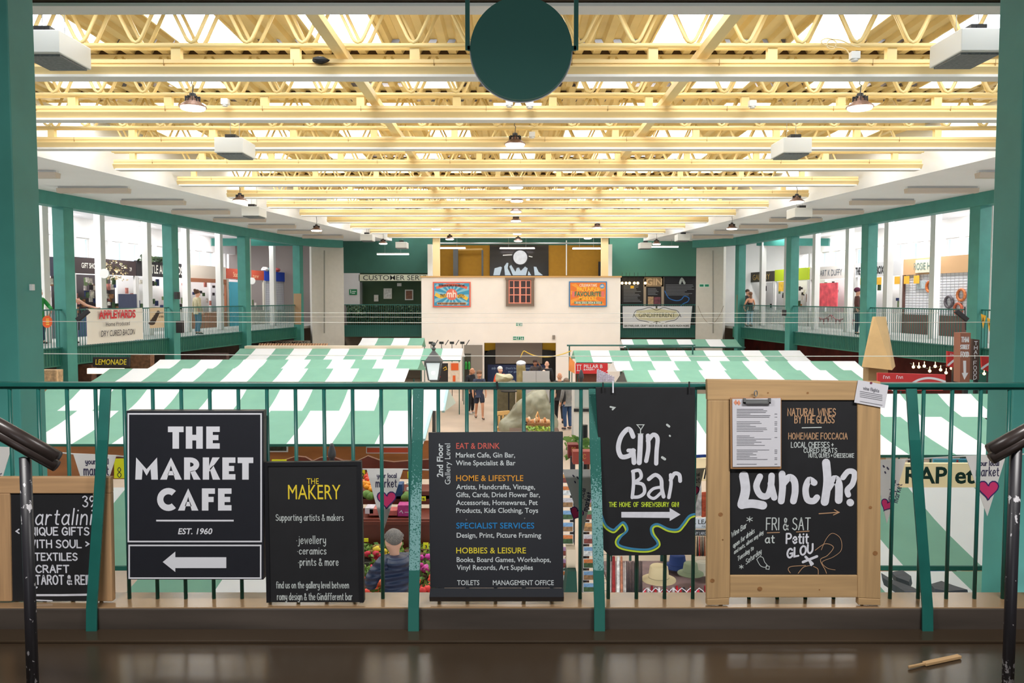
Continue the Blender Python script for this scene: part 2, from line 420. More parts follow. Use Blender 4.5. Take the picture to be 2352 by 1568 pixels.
    pA = P(485, 556, 39) if s < 0 else P(1905, 556, 39); pB = P(676, 556, 41) if s < 0 else P(1740, 556, 41)
    mb.bar(pA, pB, .3, .36); struct('trim_bulkhead_%s' % nm, mb, GREEN)
    # far corner pier, white
    a = P(711, 700, 39.9) if s < 0 else P(1667, 700, 39.9); b = P(787, 700, 40.9) if s < 0 else P(1602, 700, 40.9)
    mb = MB(); mb.bar((a.x, a.y + .3, (GZ + ZH(2.6)) / 2), (b.x, b.y + .1, (GZ + ZH(2.6)) / 2), .35, ZH(2.6) - GZ)
    struct('wall_pier_%s' % nm, mb, mat('pier paint', (206, 202, 194), .8, var=.03))
    mb = MB(); q0 = P(745 if s < 0 else 1638, 575, 40.1); q1 = P(745 if s < 0 else 1638, 765, 40.1); mb.tube([q0, q1], .035, 8)
    single('pipe', mb, mat('dull grey pipe', (150, 148, 140), .5), 'thin vertical pipe down the white corner pier on the %s' % nm, 'pipe')
    # side walls under the galleries (dark stall backs)
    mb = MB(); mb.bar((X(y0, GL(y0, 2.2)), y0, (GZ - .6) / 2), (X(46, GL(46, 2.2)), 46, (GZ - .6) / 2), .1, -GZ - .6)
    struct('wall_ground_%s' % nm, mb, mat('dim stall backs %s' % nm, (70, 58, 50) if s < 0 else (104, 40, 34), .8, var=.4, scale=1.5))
# columns (green) and posts (white) of the side galleries
for s, nm in ((-1, 'left'), (1, 'right')):
    pxs = (151, 395, 562, 686) if s < 0 else (2245, 1993, 1818, 1699)
    for i, px in enumerate((None,) + pxs):
        Y = 17.5 if px is None else at_line(px, 0)[1]
        x = GX(s, Y)
        mb = MB(); z0, z1 = GZ, ZH(2.57); d = Vector((s * -0.134, 1, 0)).normalized()
        mb.bar((x, Y, z0), (x, Y, z1), .36, .42, up=d)
        single('gallery_column', mb, GREEN, '%s green column from the camera in the %s gallery row' % (ordinal(i), nm), 'column', 'green gallery columns', bevel=.01)
    k = 0
    for i in range(8):
        Y = 22.05 + 2.68 * i
        x = GX(s, Y, 2.0); mb = MB(); mb.bar((x, Y, 0), (x, Y, ZH(3.3)), .24, .26, up=Vector((s * -.134, 1, 0)))
        single('white_post', mb, WHITE, '%s square white post from the camera on the %s gallery walkway' % (ordinal(i), nm), 'post', 'white walkway posts', bevel=.008)
# gallery railings, bay by bay
BAL = None
def railing_bay(p, q, label, step=.112, group='gallery railings', base=-.5, h=1.055, banner=None):
    global BAL
    p = Vector(p); q = Vector(q); l = (q - p).length; n = max(2, int(l / step)); d = (q - p) / l
    t = thing('gallery_railing', label, 'railing', (p.x, p.y, 0), group)
    mb = MB(); mb.bar((p.x, p.y, h), (q.x, q.y, h), .045, .04); mb.build('handrail', RAILG, t)
    mb = MB(); mb.bar((p.x, p.y, -.02), (q.x, q.y, -.02), .03, .03); mb.build('lower_rail', RAILG, t)
    for i in range(1, n):
        r = p + d * (l * i / n)
        if BAL is None:
            mb = MB(); mb.bar(Vector((r.x, r.y, base)), Vector((r.x, r.y, h)), .016, .016, up=(0, 1, 0)); BAL = mb.build('baluster', RAILG, t); B0 = r.copy()
            BAL['bx'] = 0; del BAL['bx']; railing_bay.b0 = (r - p)
        else:
            o = BAL.copy(); COL.objects.link(o); o.parent = t
            o.location = (r - p) - railing_bay.b0
    return t
for s, nm in ((-1, 'left'), (1, 'right')):
    ys = [17.7, 22.8, 28.1, 33.5, 39.0]
    for i in range(4):
        ya, yb = ys[i] + .2, ys[i + 1] - .2
        railing_bay((GX(s, ya, -.02), ya, 0), (GX(s, yb, -.02), yb, 0), 'green bar railing of the %s gallery between its %s and %s columns' % (nm, ordinal(i), ordinal(i + 1)))
# ---------------------------------------------------------------- far wall of the hall
YF = 41.0
a = P(787, 700, YF).x; b = P(1605, 700, YF).x
mb = MB(); mb.box(a - .2, P(993, 600, YF + 1).x, YF + 1, YF + 1.15, P(0, 627, YF + 1).z, DZ + .2); struct('wall_far_left', mb, GREEN_D)
mb = MB(); mb.box(P(1400, 600, YF + 1).x, b + .5, YF + 1, YF + 1.15, P(0, 634, YF + 1).z, DZ + .2); struct('wall_far_right', mb, mat('mid green wall paint', (74, 128, 110), .8))
mb = MB(); mb.box(a - .2, P(1000, 0, YF + 2).x, YF + 2.4, YF + 2.5, -.1, P(0, 600, YF + 2).z); struct('wall_service', mb, mat('olive green wall', (62, 84, 62), .85))
mb = MB(); mb.box(P(1390, 0, YF).x, b + 1, YF + 2.4, YF + 2.5, -.1, P(0, 600, YF + 2).z); struct('wall_bar', mb, mat('dark bar wall', (34, 30, 32), .8))
mb = MB(); mb.box(a - 1, b + 1, YF, YF + 5, -.12, 0); struct('floor_far', mb, FLR)
mb = MB(); mb.box(a - .1, P(968, 0, YF).x, YF - .06, YF + .14, P(0, 773, YF).z, 0); struct('trim_far_left', mb, mat('deep green edge', (34, 92, 82), .6))
mb = MB(); mb.box(P(1425, 0, YF).x, b + .3, YF - .06, YF + .14, P(0, 775, YF).z, 0); struct('trim_far_right', mb, mat('deep green edge', (34, 92, 82), .6))
z = 0
railing_bay((a + .1, YF - .1, 0), (P(968, 0, YF).x, YF - .1, 0), 'dark railing grown with ivy in front of the customer service wall', group='far railings', base=-.4)
railing_bay((P(1427, 0, YF).x, YF - .1, 0), (b + .1, YF - .1, 0), 'dark railing carrying the white gin bar banner at the far end', group='far railings', base=-.4)
# ground level behind far galleries
mb = MB(); mb.box(a - 3, b + 3, YF + 3, YF + 3.1, GZ, -.1); struct('wall_ground_far', mb, mat('dim far wall', (150, 136, 120), .85))
# central kiosk block: front wall with a door opening
YK = 39.3
kx0, kx1 = P(968, 700, YK).x, P(1425, 700, YK).x; kzt = P(0, 637, YK).z
dx0, dx1, dz1 = P(1112, 800, YK).x, P(1277, 800, YK).x, P(0, 787, YK).z
mb = MB(); mb.box(kx0, dx0, YK, YK + .25, GZ, kzt); mb.box(dx1, kx1, YK, YK + .25, GZ, kzt); mb.box(dx0, dx1, YK, YK + .25, dz1, kzt)
mb.box(kx0, kx0 + .2, YK + .25, YK + 4, GZ, kzt); mb.box(kx1 - .2, kx1, YK + .25, YK + 4, GZ, kzt)
struct('wall_kiosk', mb, CREAM)
mb = MB(); mb.box(kx0 - .05, kx1 + .05, YK - .05, YK + .3, kzt, kzt + .07); struct('trim_kiosk', mb, mat('tan capping', (214, 168, 110), .6))
mb = MB(); mb.box(kx0, kx1, YK + .25, YK + 5, kzt - .3, kzt - .1); struct('floor_kiosk', mb, WHITE)
# cream columns and white reveals beside the ochre room
for px, nm in ((1002.5, 'left'), (1388.5, 'right')):
    q = P(px, 600, YK + .6); mb = MB(); mb.box(q.x - .17, q.x + .17, q.y - .17, q.y + .17, kzt - .2, ZH(3.1))
    single('cream_column', mb, CREAMC, 'slim cream column above the white front wall, %s of the clock' % nm, 'column', bevel=.01)
    q = P(988 if nm == 'left' else 1400, 600, YK + 1.6); mb = MB(); mb.box(q.x - .12, q.x + .12, q.y - .1, q.y + 2, kzt - .2, ZH(2.75)); struct('wall_reveal_%s' % nm, mb, WHITE)
OCHRE = mat('ochre wall paint', (152, 108, 12), .8, var=.05)
mb = MB(); yo = YK + 4.4; mb.box(P(985, 0, yo).x, P(1405, 0, yo).x, yo, yo + .1, kzt - .2, P(0, 563, yo).z); struct('wall_ochre', mb, OCHRE)
mb = MB(); mb.box(P(985, 0, yo).x, P(1405, 0, yo).x, yo - .02, yo + .1, P(0, 563, yo).z, DZ + .2); struct('wall_ochre_top', mb, GREEN_D)

# unseen lamps added over the landing to brighten the signs
def area(name, loc, rot, sx, sy, power, col=(1, .95, .88)):
    l = bpy.data.lights.new(name, 'AREA'); l.shape = 'RECTANGLE'; l.size = sx; l.size_y = sy; l.energy = power; l.color = col
    o = bpy.data.objects.new(name, l); COL.objects.link(o); o.location = loc; o.rotation_euler = rot; return o
for x in (-1.7, 1.7):
    mb = MB(); mb.box(x - .62, x + .62, 1.34, 1.5, 2.69, 2.75)
    single('added_batten', mb, WHITE, 'batten light under the landing soffit above the signs, %s of the camera' % ('left' if x < 0 else 'right'), 'light')
    area('added_sign_light', (x, 1.42, 2.685), (radians(14), 0, 0), 1.2, .12, LANDW, (1, .97, .94))
# unseen area lights added to brighten the side galleries and shops
for s in (-1, 1):
    for Y in (20.5, 25.5, 30.5, 35.5, 41):
        area('added_gallery_light', (GX(s, Y, 2.75), Y, ZH(3.27)), (0, 0, 0), .6, 2.5, GALW, (1, .98, .96))
        area('added_shop_light', (GX(s, Y, 5.2), Y, ZH(3.25)), (0, s * -.3, 0), .6, 2.5, GALW, (1, .98, .96))
# ---------------------------------------------------------------- lettering
HF = {
'A': (4, "0,0 1.9,6 2.1,6 4,0|.8,2.2 3.3,2.2"), 'B': (3.8, "0,0 0,6|~0,6 2.4,5.9 3.1,4.7 2.3,3.4 0,3.2|~0,3.2 2.8,3 3.7,1.6 2.8,.2 0,0"),
'C': (3.9, "~3.8,4.9 2.5,6 .9,5.4 0,3 .8,.7 2.4,0 3.9,1"), 'D': (3.9, "0,0 0,6|~0,6 2,5.7 3.7,4.2 3.8,2 2.2,.3 0,0"),
'E': (3.3, "3.3,6 0,6 0,0 3.3,0|0,3.1 2.7,3.1"), 'F': (3.2, "3.3,6 0,6 0,0|0,3.1 2.6,3.1"), 'G': (4.1, "~3.8,4.9 2.5,6 .9,5.4 0,3 .8,.7 2.4,0 3.9,1|3.95,.6 3.95,2.7 2.3,2.7"),
'H': (3.8, "0,0 0,6|3.8,0 3.8,6|0,3.1 3.8,3.1"), 'I': (.3, "0.1,0 0.1,6"), 'J': (3, "~2.8,6 2.8,1.6 1.6,0 0,1.2"), 'K': (3.7, "0,0 0,6|3.5,6 0,2.6|1.2,3.6 3.7,0"),
'L': (3.2, "0,6 0,0 3.2,0"), 'M': (4.8, "0,0 .4,6 2.4,1.8 4.4,6 4.8,0"), 'N': (3.9, "0,0 0,6 3.9,0 3.9,6"), 'O': (4.3, "~2.1,6 .5,5 0,3 .6,.9 2.1,0 3.7,.9 4.3,3 3.7,5.1 2.1,6"),
'P': (3.6, "0,0 0,6|~0,6 2.5,5.9 3.5,4.5 2.6,3 0,2.8"), 'Q': (4.3, "~2.1,6 .5,5 0,3 .6,.9 2.1,0 3.7,.9 4.3,3 3.7,5.1 2.1,6|2.6,1.5 4.4,-.5"),
'R': (3.7, "0,0 0,6|~0,6 2.5,5.9 3.3,4.6 2.5,3.2 0,3|1.6,3.1 3.7,0"), 'S': (3.5, "~3.4,5.2 2,6 .4,5.2 .7,3.6 2.8,2.6 3.5,1.3 2,0 0,.8"),
'T': (3.9, "0,6 3.9,6|1.95,6 1.95,0"), 'U': (3.8, "~0,6 0,1.8 1.6,0 3.2,.8 3.8,2.4 3.8,6"), 'V': (3.9, "0,6 1.95,0 3.9,6"), 'W': (5.4, "0,6 1.3,0 2.7,4.5 4.1,0 5.4,6"),
'X': (3.7, "0,6 3.7,0|3.7,6 0,0"), 'Y': (3.7, "0,6 1.85,3 3.7,6|1.85,3 1.85,0"), 'Z': (3.6, "0,6 3.5,6 0,0 3.6,0"),
'a': (2.9, "~2.7,3.2 1.4,4 .2,2.8 0,1.2 1,0 2.4,1 2.7,3.4|~2.7,4 2.7,1 3.1,0"), 'b': (2.9, "0,6.4 0,0|~0,2.4 1.2,4 2.6,3 2.8,1.2 1.5,0 0,.8"),
'c': (2.6, "~2.6,3.3 1.4,4 .2,3 0,1.4 1.2,0 2.6,.8"), 'd': (2.9, "~2.7,3 1.4,4 .2,2.9 0,1.3 1.2,0 2.7,1.2|2.7,6.4 2.7,0"),
'e': (2.7, "~.1,2 2.5,2.3 2.2,3.6 1.2,4 .2,3 0,1.4 1.1,0 2.6,.8"), 'f': (2.1, "~2.3,6 1.3,6.3 .8,5 .8,0|0,3.8 1.9,3.8"), 'g': (2.8, "~2.6,3.2 1.4,4 .2,3 .1,1.5 1.2,.3 2.6,1.6|~2.6,4 2.6,-.8 1.5,-2 .2,-1.4"),
'h': (2.7, "0,6.4 0,0|~0,2.4 1.2,3.9 2.5,3.2 2.7,0"), 'i': (.3, "0.1,4 0.1,0|.1,5.6 .15,5.7"), 'j': (1.2, "~1,4 1,-.8 .4,-1.9 -.5,-1.6|1,5.6 1.05,5.7"), 'k': (2.5, "0,6.4 0,0|2.3,4 0,1.6|.9,2.4 2.5,0"),
'l': (.3, "0.1,6.4 0.1,0"), 'm': (4.2, "0,4 0,0|~0,2.6 .9,4 1.9,3.4 2,0|~2,2.6 3,4 4,3.3 4.2,0"), 'n': (2.7, "0,4 0,0|~0,2.4 1.2,4 2.4,3.3 2.7,0"),
'o': (2.8, "~1.4,4 .3,3.2 0,2 .4,.7 1.4,0 2.5,.7 2.8,2 2.4,3.3 1.4,4"), 'p': (2.8, "0,4 0,-2|~0,2.6 1.2,4 2.5,3.2 2.7,1.4 1.4,0 0,1"), 'q': (2.8, "~2.7,3 1.4,4 .2,2.9 0,1.3 1.2,0 2.7,1.2|2.7,4 2.7,-2"),
'r': (2, "0,4 0,0|~0,2.3 .9,3.8 2,3.8"), 's': (2.3, "~2.2,3.4 1.3,4 .2,3.3 .5,2.3 1.9,1.6 2.2,.7 1.2,0 0,.5"), 't': (1.9, "~.8,5.6 .8,.8 1.9,.1|0,4 1.9,4"), 'u': (2.7, "~0,4 0,1.2 1,0 2.3,.9 2.6,2.4|2.6,4 2.6,0"),
'v': (2.5, "0,4 1.25,0 2.5,4"), 'w': (3.8, "0,4 .9,0 1.9,3.4 2.9,0 3.8,4"), 'x': (2.5, "0,4 2.5,0|2.5,4 0,0"), 'y': (2.6, "~0,4 .1,1.6 1.2,.6 2.5,2|~2.5,4 2.5,-.6 1.4,-2 .2,-1.5"), 'z': (2.4, "0,4 2.3,4 0,0 2.4,0"),
'0': (3.6, "~1.8,6 .3,4.8 0,3 .4,1 1.8,0 3.2,1 3.6,3 3.2,5 1.8,6"), '1': (1.4, "0,4.8 1.2,6 1.2,0"), '2': (3.2, "~.1,4.8 1.4,6 3,5 2.6,3.2 0,0|0,0 3.3,0"), '3': (3.2, "~.1,5.3 1.6,6 3,4.9 1.4,3.2|~1.4,3.2 3.2,2.2 2.8,.5 1.2,0 0,.8"),
'5': (3.2, "3,6 .4,6 .2,3.4|~.2,3.4 2,3.7 3.2,2 2.2,.2 0,.5"), '6': (3.3, "~2.9,5.8 1,4.4 0,2 .8,.2 2.4,.1 3.3,1.6 2.3,3.2 .2,2.2"), '8': (3.2, "~1.6,3.2 .3,4.5 1.6,6 2.9,4.6 1.6,3.2 0,1.6 1.6,0 3.2,1.6 1.6,3.2"), '9': (3.2, "~3,4.2 1.4,3 .2,4.3 1,5.8 2.6,5.6 3,4.2 2.4,1.6 1,0"),
'&': (3.8, "~3.8,0 1,4.2 1.2,5.8 2.4,5.4 2,3.8 .2,2 .4,.4 2,0 3.7,2.2"), '?': (3.2, "~0,4.4 .6,5.8 2.2,6 3.2,4.8 2.6,3.4 1.6,2.6 1.5,1.6|1.45,.1 1.5,0"), '!': (.4, "0.1,6 0.1,1.8|.1,.1 .1,0"), '.': (.4, ".1,.1 .1,0"), ',': (.6, ".3,.3 0,-.9"), '+': (3, "0,3 3,3|1.5,4.5 1.5,1.5"),
'<': (2.2, "2.2,4.6 0,3 2.2,1.4"), '>': (2.2, "0,4.6 2.2,3 0,1.4"), '*': (2.4, "1.2,4.5 1.2,1.5|0,3.8 2.4,2.2|2.4,3.8 0,2.2"), '-': (2, "0,3 2,3"), "'": (.4, ".2,6 .2,4.8"), '@': (.8, ".4,2.4 .45,2.4"),
}
def smooth(pts, k=5):
    out = []; n = len(pts)
    for i in range(n - 1):
        p0 = pts[max(i - 1, 0)]; p1 = pts[i]; p2 = pts[i + 1]; p3 = pts[min(i + 2, n - 1)]
        for j in range(k):
            t = j / k
            out.append(tuple(0.5 * (2 * b + (c - a) * t + (2 * a - 5 * b + 4 * c - d) * t * t + (-a + 3 * b - 3 * c + d) * t ** 3) for a, b, c, d in zip(p0, p1, p2, p3)))
    out.append(pts[-1]); return out
def glyph_strokes(s, gap=1.55):
    x = 0; res = []
    for ch in s:
        if ch == ' ': x += 2.2; continue
        w_, d = HF.get(ch, HF['-'])
        for st in d.split('|'):
            sm = st.startswith('~'); pts = [tuple(float(v) for v in q.split(',')) for q in st.lstrip('~').split()]
            if sm: pts = smooth(pts)
            res.append([(x + a, b) for a, b in pts])
        x += w_ + gap
    return res, x - gap
class Plane:
    """a flat board: origin (bottom left), unit right, unit up, and the picture rectangle it fills"""
    def __init__(s, O, U, V, N): s.O = Vector(O); s.U = Vector(U); s.V = Vector(V); s.N = Vector(N)
    def at(s, u, v, off=0.0): return s.O + s.U * u + s.V * v + s.N * off
def face_plane(Y):                   # a vertical plane at depth Y facing the camera; u = world x, v = world z
    return Plane((0, Y, 0), (1, 0, 0), (0, 0, 1), (0, -1, 0))
RK = [0]
def ribbon(mb, pts, wd, pl, off, m=0, cap=6):
    """one stroke: a mitred strip with round (or, cap=0, square) ends; strokes step a hair apart so that none are coplanar"""
    hw = wd / 2; q = [Vector((pts[0][0], pts[0][1]))]
    for p in pts[1:]:
        v = Vector((p[0], p[1]))
        if (v - q[-1]).length > 1e-6: q.append(v)
    RK[0] += 1; off = off + 9e-6 * (RK[0] % 70)
    if len(q) == 1: q.append(q[0] + Vector((1e-5, 0)))
    n = len(q); closed = n > 3 and (q[0] - q[-1]).length < 1e-5
    if closed: q.pop(); n -= 1
    Lp = []; Rp = []
    for i in range(n):
        d0 = q[i] - q[i - 1] if (i > 0 or closed) else q[1] - q[0]
        d1 = q[(i + 1) % n] - q[i] if (i < n - 1 or closed) else q[-1] - q[-2]
        d0 = d0.normalized(); d1 = d1.normalized()
        n0 = Vector((-d0.y, d0.x)); n1 = Vector((-d1.y, d1.x)); t = n0 + n1
        if t.length < .25: t = n0
        t.normalize(); k = hw / max(t.dot(n0), .42)
        Lp.append(q[i] + t * k); Rp.append(q[i] - t * k)
    vs = []
    for i in range(n): vs += [pl.at(Lp[i].x, Lp[i].y, off), pl.at(Rp[i].x, Rp[i].y, off)]
    fs = [(2 * i, 2 * i + 1, 2 * i + 3, 2 * i + 2) for i in range(n - 1)]
    if closed: fs.append((2 * n - 2, 2 * n - 1, 1, 0))
    elif cap:
        for e, o in ((0, 1), (n - 1, n - 2)):
            d = (q[e] - q[o]).normalized(); s = Vector((-d.y, d.x)); idx = []
            for j in range(7):
                an = pi * j / 6; w_ = q[e] + (s * cos(an) + d * sin(an)) * hw
                idx.append(len(vs)); vs.append(pl.at(w_.x, w_.y, off))
            fs.append(tuple(idx))
    mb.add(vs, fs, m)
def hand(mb, pl, s, u0, u1, v0, v1, wd, off=.0012, m=0, slope=0.0, shear=0.0, gap=1.55, cap=6):
    st, W = glyph_strokes(s, gap); kx = (u1 - u0) / W; ky = (v1 - v0) / 6.0
    for pts in st:
        ribbon(mb, [(u0 + x * kx + shear * y * ky, v0 + y * ky + slope * x * kx) for x, y in pts], wd, pl, off, m, cap)
FONTM = {}
def font_mesh(s, bold=0.0, shear=0.0):
    k = (s, bold, shear)
    if k in FONTM: return FONTM[k]
    cu = bpy.data.curves.new('lettering', 'FONT'); cu.body = s; cu.size = 1; cu.offset = bold; cu.shear = shear; cu.resolution_u = 3
    o = bpy.data.objects.new('lettering', cu); COL.objects.link(o)
    dg = bpy.context.evaluated_depsgraph_get(); me = bpy.data.meshes.new_from_object(o.evaluated_get(dg))
    vs = [(v.co.x, v.co.y) for v in me.vertices]; fs = [tuple(p.vertices) for p in me.polygons]
    bpy.data.objects.remove(o); bpy.data.curves.remove(cu); bpy.data.meshes.remove(me)
    FONTM[k] = (vs, fs); return FONTM[k]
CAPH = None
def printed(mb, pl, s, u0, u1, v0, v1, bold=0.0, off=.0012, m=0, shear=0.0, rot=False):
    """fit to width u0..u1 with cap height v0..v1; rot: reads upwards, width along v and caps along -u"""
    global CAPH
    if CAPH is None:
        vs, _ = font_mesh('H'); CAPH = max(v[1] for v in vs) - min(v[1] for v in vs)
    u0, u1 = min(u0, u1), max(u0, u1)
    vs, fs = font_mesh(s, bold, shear)
    xa = min(v[0] for v in vs); xb = max(v[0] for v in vs)
    if rot:
        kx = (v1 - v0) / (xb - xa); ky = (u1 - u0) / CAPH
        q = [pl.at(u1 - y * ky, v0 + (x - xa) * kx, off) for x, y in vs]
    else:
        kx = (u1 - u0) / (xb - xa); ky = (v1 - v0) / CAPH
        q = [pl.at(u0 + (x - xa) * kx, v0 + y * ky, off) for x, y in vs]
    mb.add(q, fs, m)
class PX:
    """lays marks on a camera-facing board from measured picture rectangles, at the board's own depth"""
    def __init__(s, Y): s.Y = Y; s.pl = face_plane(Y)
    def uv(s, px, py): p = P(px, py, s.Y); return p.x, p.z
    def hand(s, mb, t, x0, x1, ytop, ybase, wd, **k):
        a = s.uv(x0, ybase); b = s.uv(x1, ytop); hand(mb, s.pl, t, a[0], b[0], a[1], b[1], wd / F * s.Y, **k)
    def print(s, mb, t, x0, x1, ytop, ybase, **k):
        a = s.uv(x0, ybase); b = s.uv(x1, ytop); printed(mb, s.pl, t, a[0], b[0], a[1], b[1], **k)
    def line(s, mb, pts, wd, sm=False, off=.0012, m=0, cap=6):
        q = [s.uv(*p) for p in pts]
        if sm: q = smooth(q)
        ribbon(mb, q, wd / F * s.Y, s.pl, off, m, cap)
    def poly(s, mb, pts, off=.0012, m=0):
        mb.add([s.pl.at(*s.uv(*p), off) for p in pts], [tuple(range(len(pts)))], m)
    def slab(s, mb, pts, th, m=0):            # a board with real thickness behind the face
        q = [s.pl.at(*s.uv(*p)) for p in pts]; mb.prism(q, (0, th, 0), m)
SIGNB = mat('matt black sign face', (32, 34, 42), 0.45, var=.05, scale=30)
CHALKB = mat('chalkboard black', (28, 29, 33), 0.6, var=.12, scale=14)
LETW = mat('white sign lettering', (222, 224, 232), 0.6)
CHALKW = mat('white chalk paint', (220, 222, 232), 0.8, var=.06, scale=40)
CHALKG = mat('pale chalk', (196, 204, 204), 0.9)
CHALKY = mat('yellow chalk paint', (232, 206, 52), 0.8)
CHALKO = mat('tan chalk', (190, 150, 116), 0.9)
def pine(name, rgb, s=(1, 1, .06)):
    m = mat(name, rgb, .6, var=.17, scale=48, stretch=s)
    return m
PINE_V = pine('pine boards upright grain', (186, 152, 108), (1, 1, .045))
PINE_H = pine('pine boards level grain', (188, 154, 110), (.045, 1, 1))
KNOT = mat('pine knot', (150, 106, 64), .6, var=.3, scale=90)
# ---------------------------------------------------------------- near railing
YR = 3.34
rail = thing('balcony_railing', 'dark green bar railing across the near edge of the balcony', 'railing', (0, YR, .1))
za = P(0, 881.5, YR).z; zb = P(2352, 884, YR).z
mb = MB(); mb.bar((-2.9, YR, za), (2.9, YR, zb), .045, .018); mb.bar((-2.9, YR, za - .014), (2.9, YR, zb - .014), .02, .014); mb.build('handrail', RAILG, rail, bevel=.003)
b0 = None
for i in range(-4, 40):
    x = P(26 + 65.4 * i, 1000, YR).x
    if b0 is None:
        mb = MB(); mb.tube([(x, YR, .1), (x, YR, za - .01)], .0082, 8); b0 = mb.build('baluster', RAILG, rail, smooth=True); bx = x
    else:
        o = b0.copy(); COL.objects.link(o); o.location = (x - bx, 0, 0)
for (xt, xb_) in ((243, 211), (961, 950), (1364, 1377), (2093, 2130)):
    a = P(xt, 892, YR - .014); b = P((xt * .8 + xb_ * .2), 1010, 3.272); c = P(xb_, 1395, 3.225); d = P(xb_, 1468, 3.215)
    mb = MB(); w2 = .0225
    pts = [a, b, c, d]; d.z = 0.005
    vs = []
    for p in pts:
        for dx, dy in ((-w2, -.005), (w2, -.005), (w2, .005), (-w2, .005)): vs.append((p.x + dx, p.y + dy, p.z))
    fs = [(0, 1, 2, 3), (12, 15, 14, 13)]
    for i in range(3):
        for j in range(4): fs.append((i * 4 + j, i * 4 + (j + 1) % 4, i * 4 + 4 + (j + 1) % 4, i * 4 + 4 + j))
    mb.add(vs, fs); po = mb.build('rail_post', POSTW if 500 < xt < 2000 else RAILG, rail, bevel=.002)
    if 500 < xt < 2000:
        q = P(xt - 1, 927, YR - .018); mb = MB(); mb.lathe((q.x, q.y, q.z), [(.0032, -.002), (.0032, .002)], 10, axis='y'); mb.build('screw_head', LETW, po)
def chip_material():
    m = mat('chipped black post', (38, 36, 40), .4); nt = m.node_tree; b = nt.nodes['Principled BSDF']; tc = nt.nodes.new('ShaderNodeTexCoord')
    mp = nt.nodes.new('ShaderNodeMapping'); mp.inputs['Scale'].default_value = (1, 1, .6); n = nt.nodes.new('ShaderNodeTexNoise'); n.inputs['Scale'].default_value = 70; n.inputs['Detail'].default_value = 8
    big = nt.nodes.new('ShaderNodeTexNoise'); big.inputs['Scale'].default_value = 5
    nt.links.new(tc.outputs['Object'], mp.inputs['Vector']); nt.links.new(mp.outputs['Vector'], n.inputs['Vector']); nt.links.new(tc.outputs['Object'], big.inputs['Vector'])
    mu = nt.nodes.new('ShaderNodeMath'); mu.operation = 'MULTIPLY'; nt.links.new(n.outputs['Fac'], mu.inputs[0]); nt.links.new(big.outputs['Fac'], mu.inputs[1])
    gt = nt.nodes.new('ShaderNodeMath'); gt.operation = 'GREATER_THAN'; gt.inputs[1].default_value = .335; nt.links.new(mu.outputs[0], gt.inputs[0])
    mx = nt.nodes.new('ShaderNodeMix'); mx.data_type = 'RGBA'; mx.inputs['A'].default_value = lin((36, 35, 40)); mx.inputs['B'].default_value = lin((176, 174, 178))
    nt.links.new(gt.outputs[0], mx.inputs['Factor']); nt.links.new(mx.outputs['Result'], b.inputs['Base Color']); return m
CHIP = chip_material()
# stair handrails at both ends
for nm, pts, pp in (('left', [(-130, 905), (0, 978), (132, 1052)], (58, 1045)), ('right', [(2470, 930), (2352, 992), (2274, 1035)], (2334, 1010))):
    yh = 2.3
    t = thing('stair_handrail', 'black sloping stair handrail on its post at the %s edge of the view' % nm, 'handrail', P(pp[0], 1500, yh))
    mb = MB(); q = [P(x, y, yh) for x, y in pts]; sgn = 1 if nm == 'left' else -1
    mb.tube(q, .021, 12); mb.tube([v + Vector((0, -.006, -.022)) for v in q], .017, 10)
    mb.build('grip', mat('worn black rail', (52, 44, 42), .3, var=.2, scale=20), t, smooth=True)
    mb = MB(); a = P(pp[0], pp[1] + 5, yh); mb.tube([(a.x, yh, -.1 if False else 0.0), (a.x, yh, a.z)], .0165, 10)
    mb.build('post', CHIP, t, smooth=True)
# ---------------------------------------------------------------- sign 1: market cafe box sign
def board(name, label, cat, Y, pts, th, m, bevel=.002, part='board', group=None):
    px = PX(Y); c = P(sum(p[0] for p in pts) / len(pts), max(p[1] for p in pts), Y)
    t = thing(name, label, cat, c, group); mb = MB(); px.slab(mb, pts, th); mb.build(part, m, t, bevel=bevel)
    return t, px
def letter(t, px, m, items, name='lettering', label=None):
    """writing on a board: every line of text a part of its own; strokes drawn beside text likewise"""
    text = [it for it in items if it[0] in 'hp']
    groups = [[it] for it in items] if text else [items]
    for g in groups:
        mb = MB()
        for it in g:
            f = it[0]
            if f == 'h': px.hand(mb, *it[1:7], **(it[7] if len(it) > 7 else {}))
            elif f == 'p': px.print(mb, *it[1:6], **(it[6] if len(it) > 6 else {}))
            elif f == 'l': px.line(mb, it[1], it[2], **(it[3] if len(it) > 3 else {}))
            elif f == 'f': px.poly(mb, it[1])
        o = mb.build(name if g[0][0] in 'hp' or not text else 'drawn_line', m, t)
        if label: o['label'] = label
    return o
t, px = board('cafe_sign', 'square black box sign for the market cafe with white arrow', 'sign', 3.255, [(290, 943), (605, 943), (605, 1331), (292, 1331)], .045, SIGNB)
def rect(x0, y0, x1, y1, w_): return ('l', [(x0, y0), (x1, y0), (x1, y1), (x0, y1), (x0, y0)], w_)
letter(t, px, LETW, [rect(295, 950, 600, 1243, 3.6), rect(297, 1252, 599, 1327, 3.6), ('l', [(359, 1195), (537, 1195)], 4, {'cap': 0})], 'border')
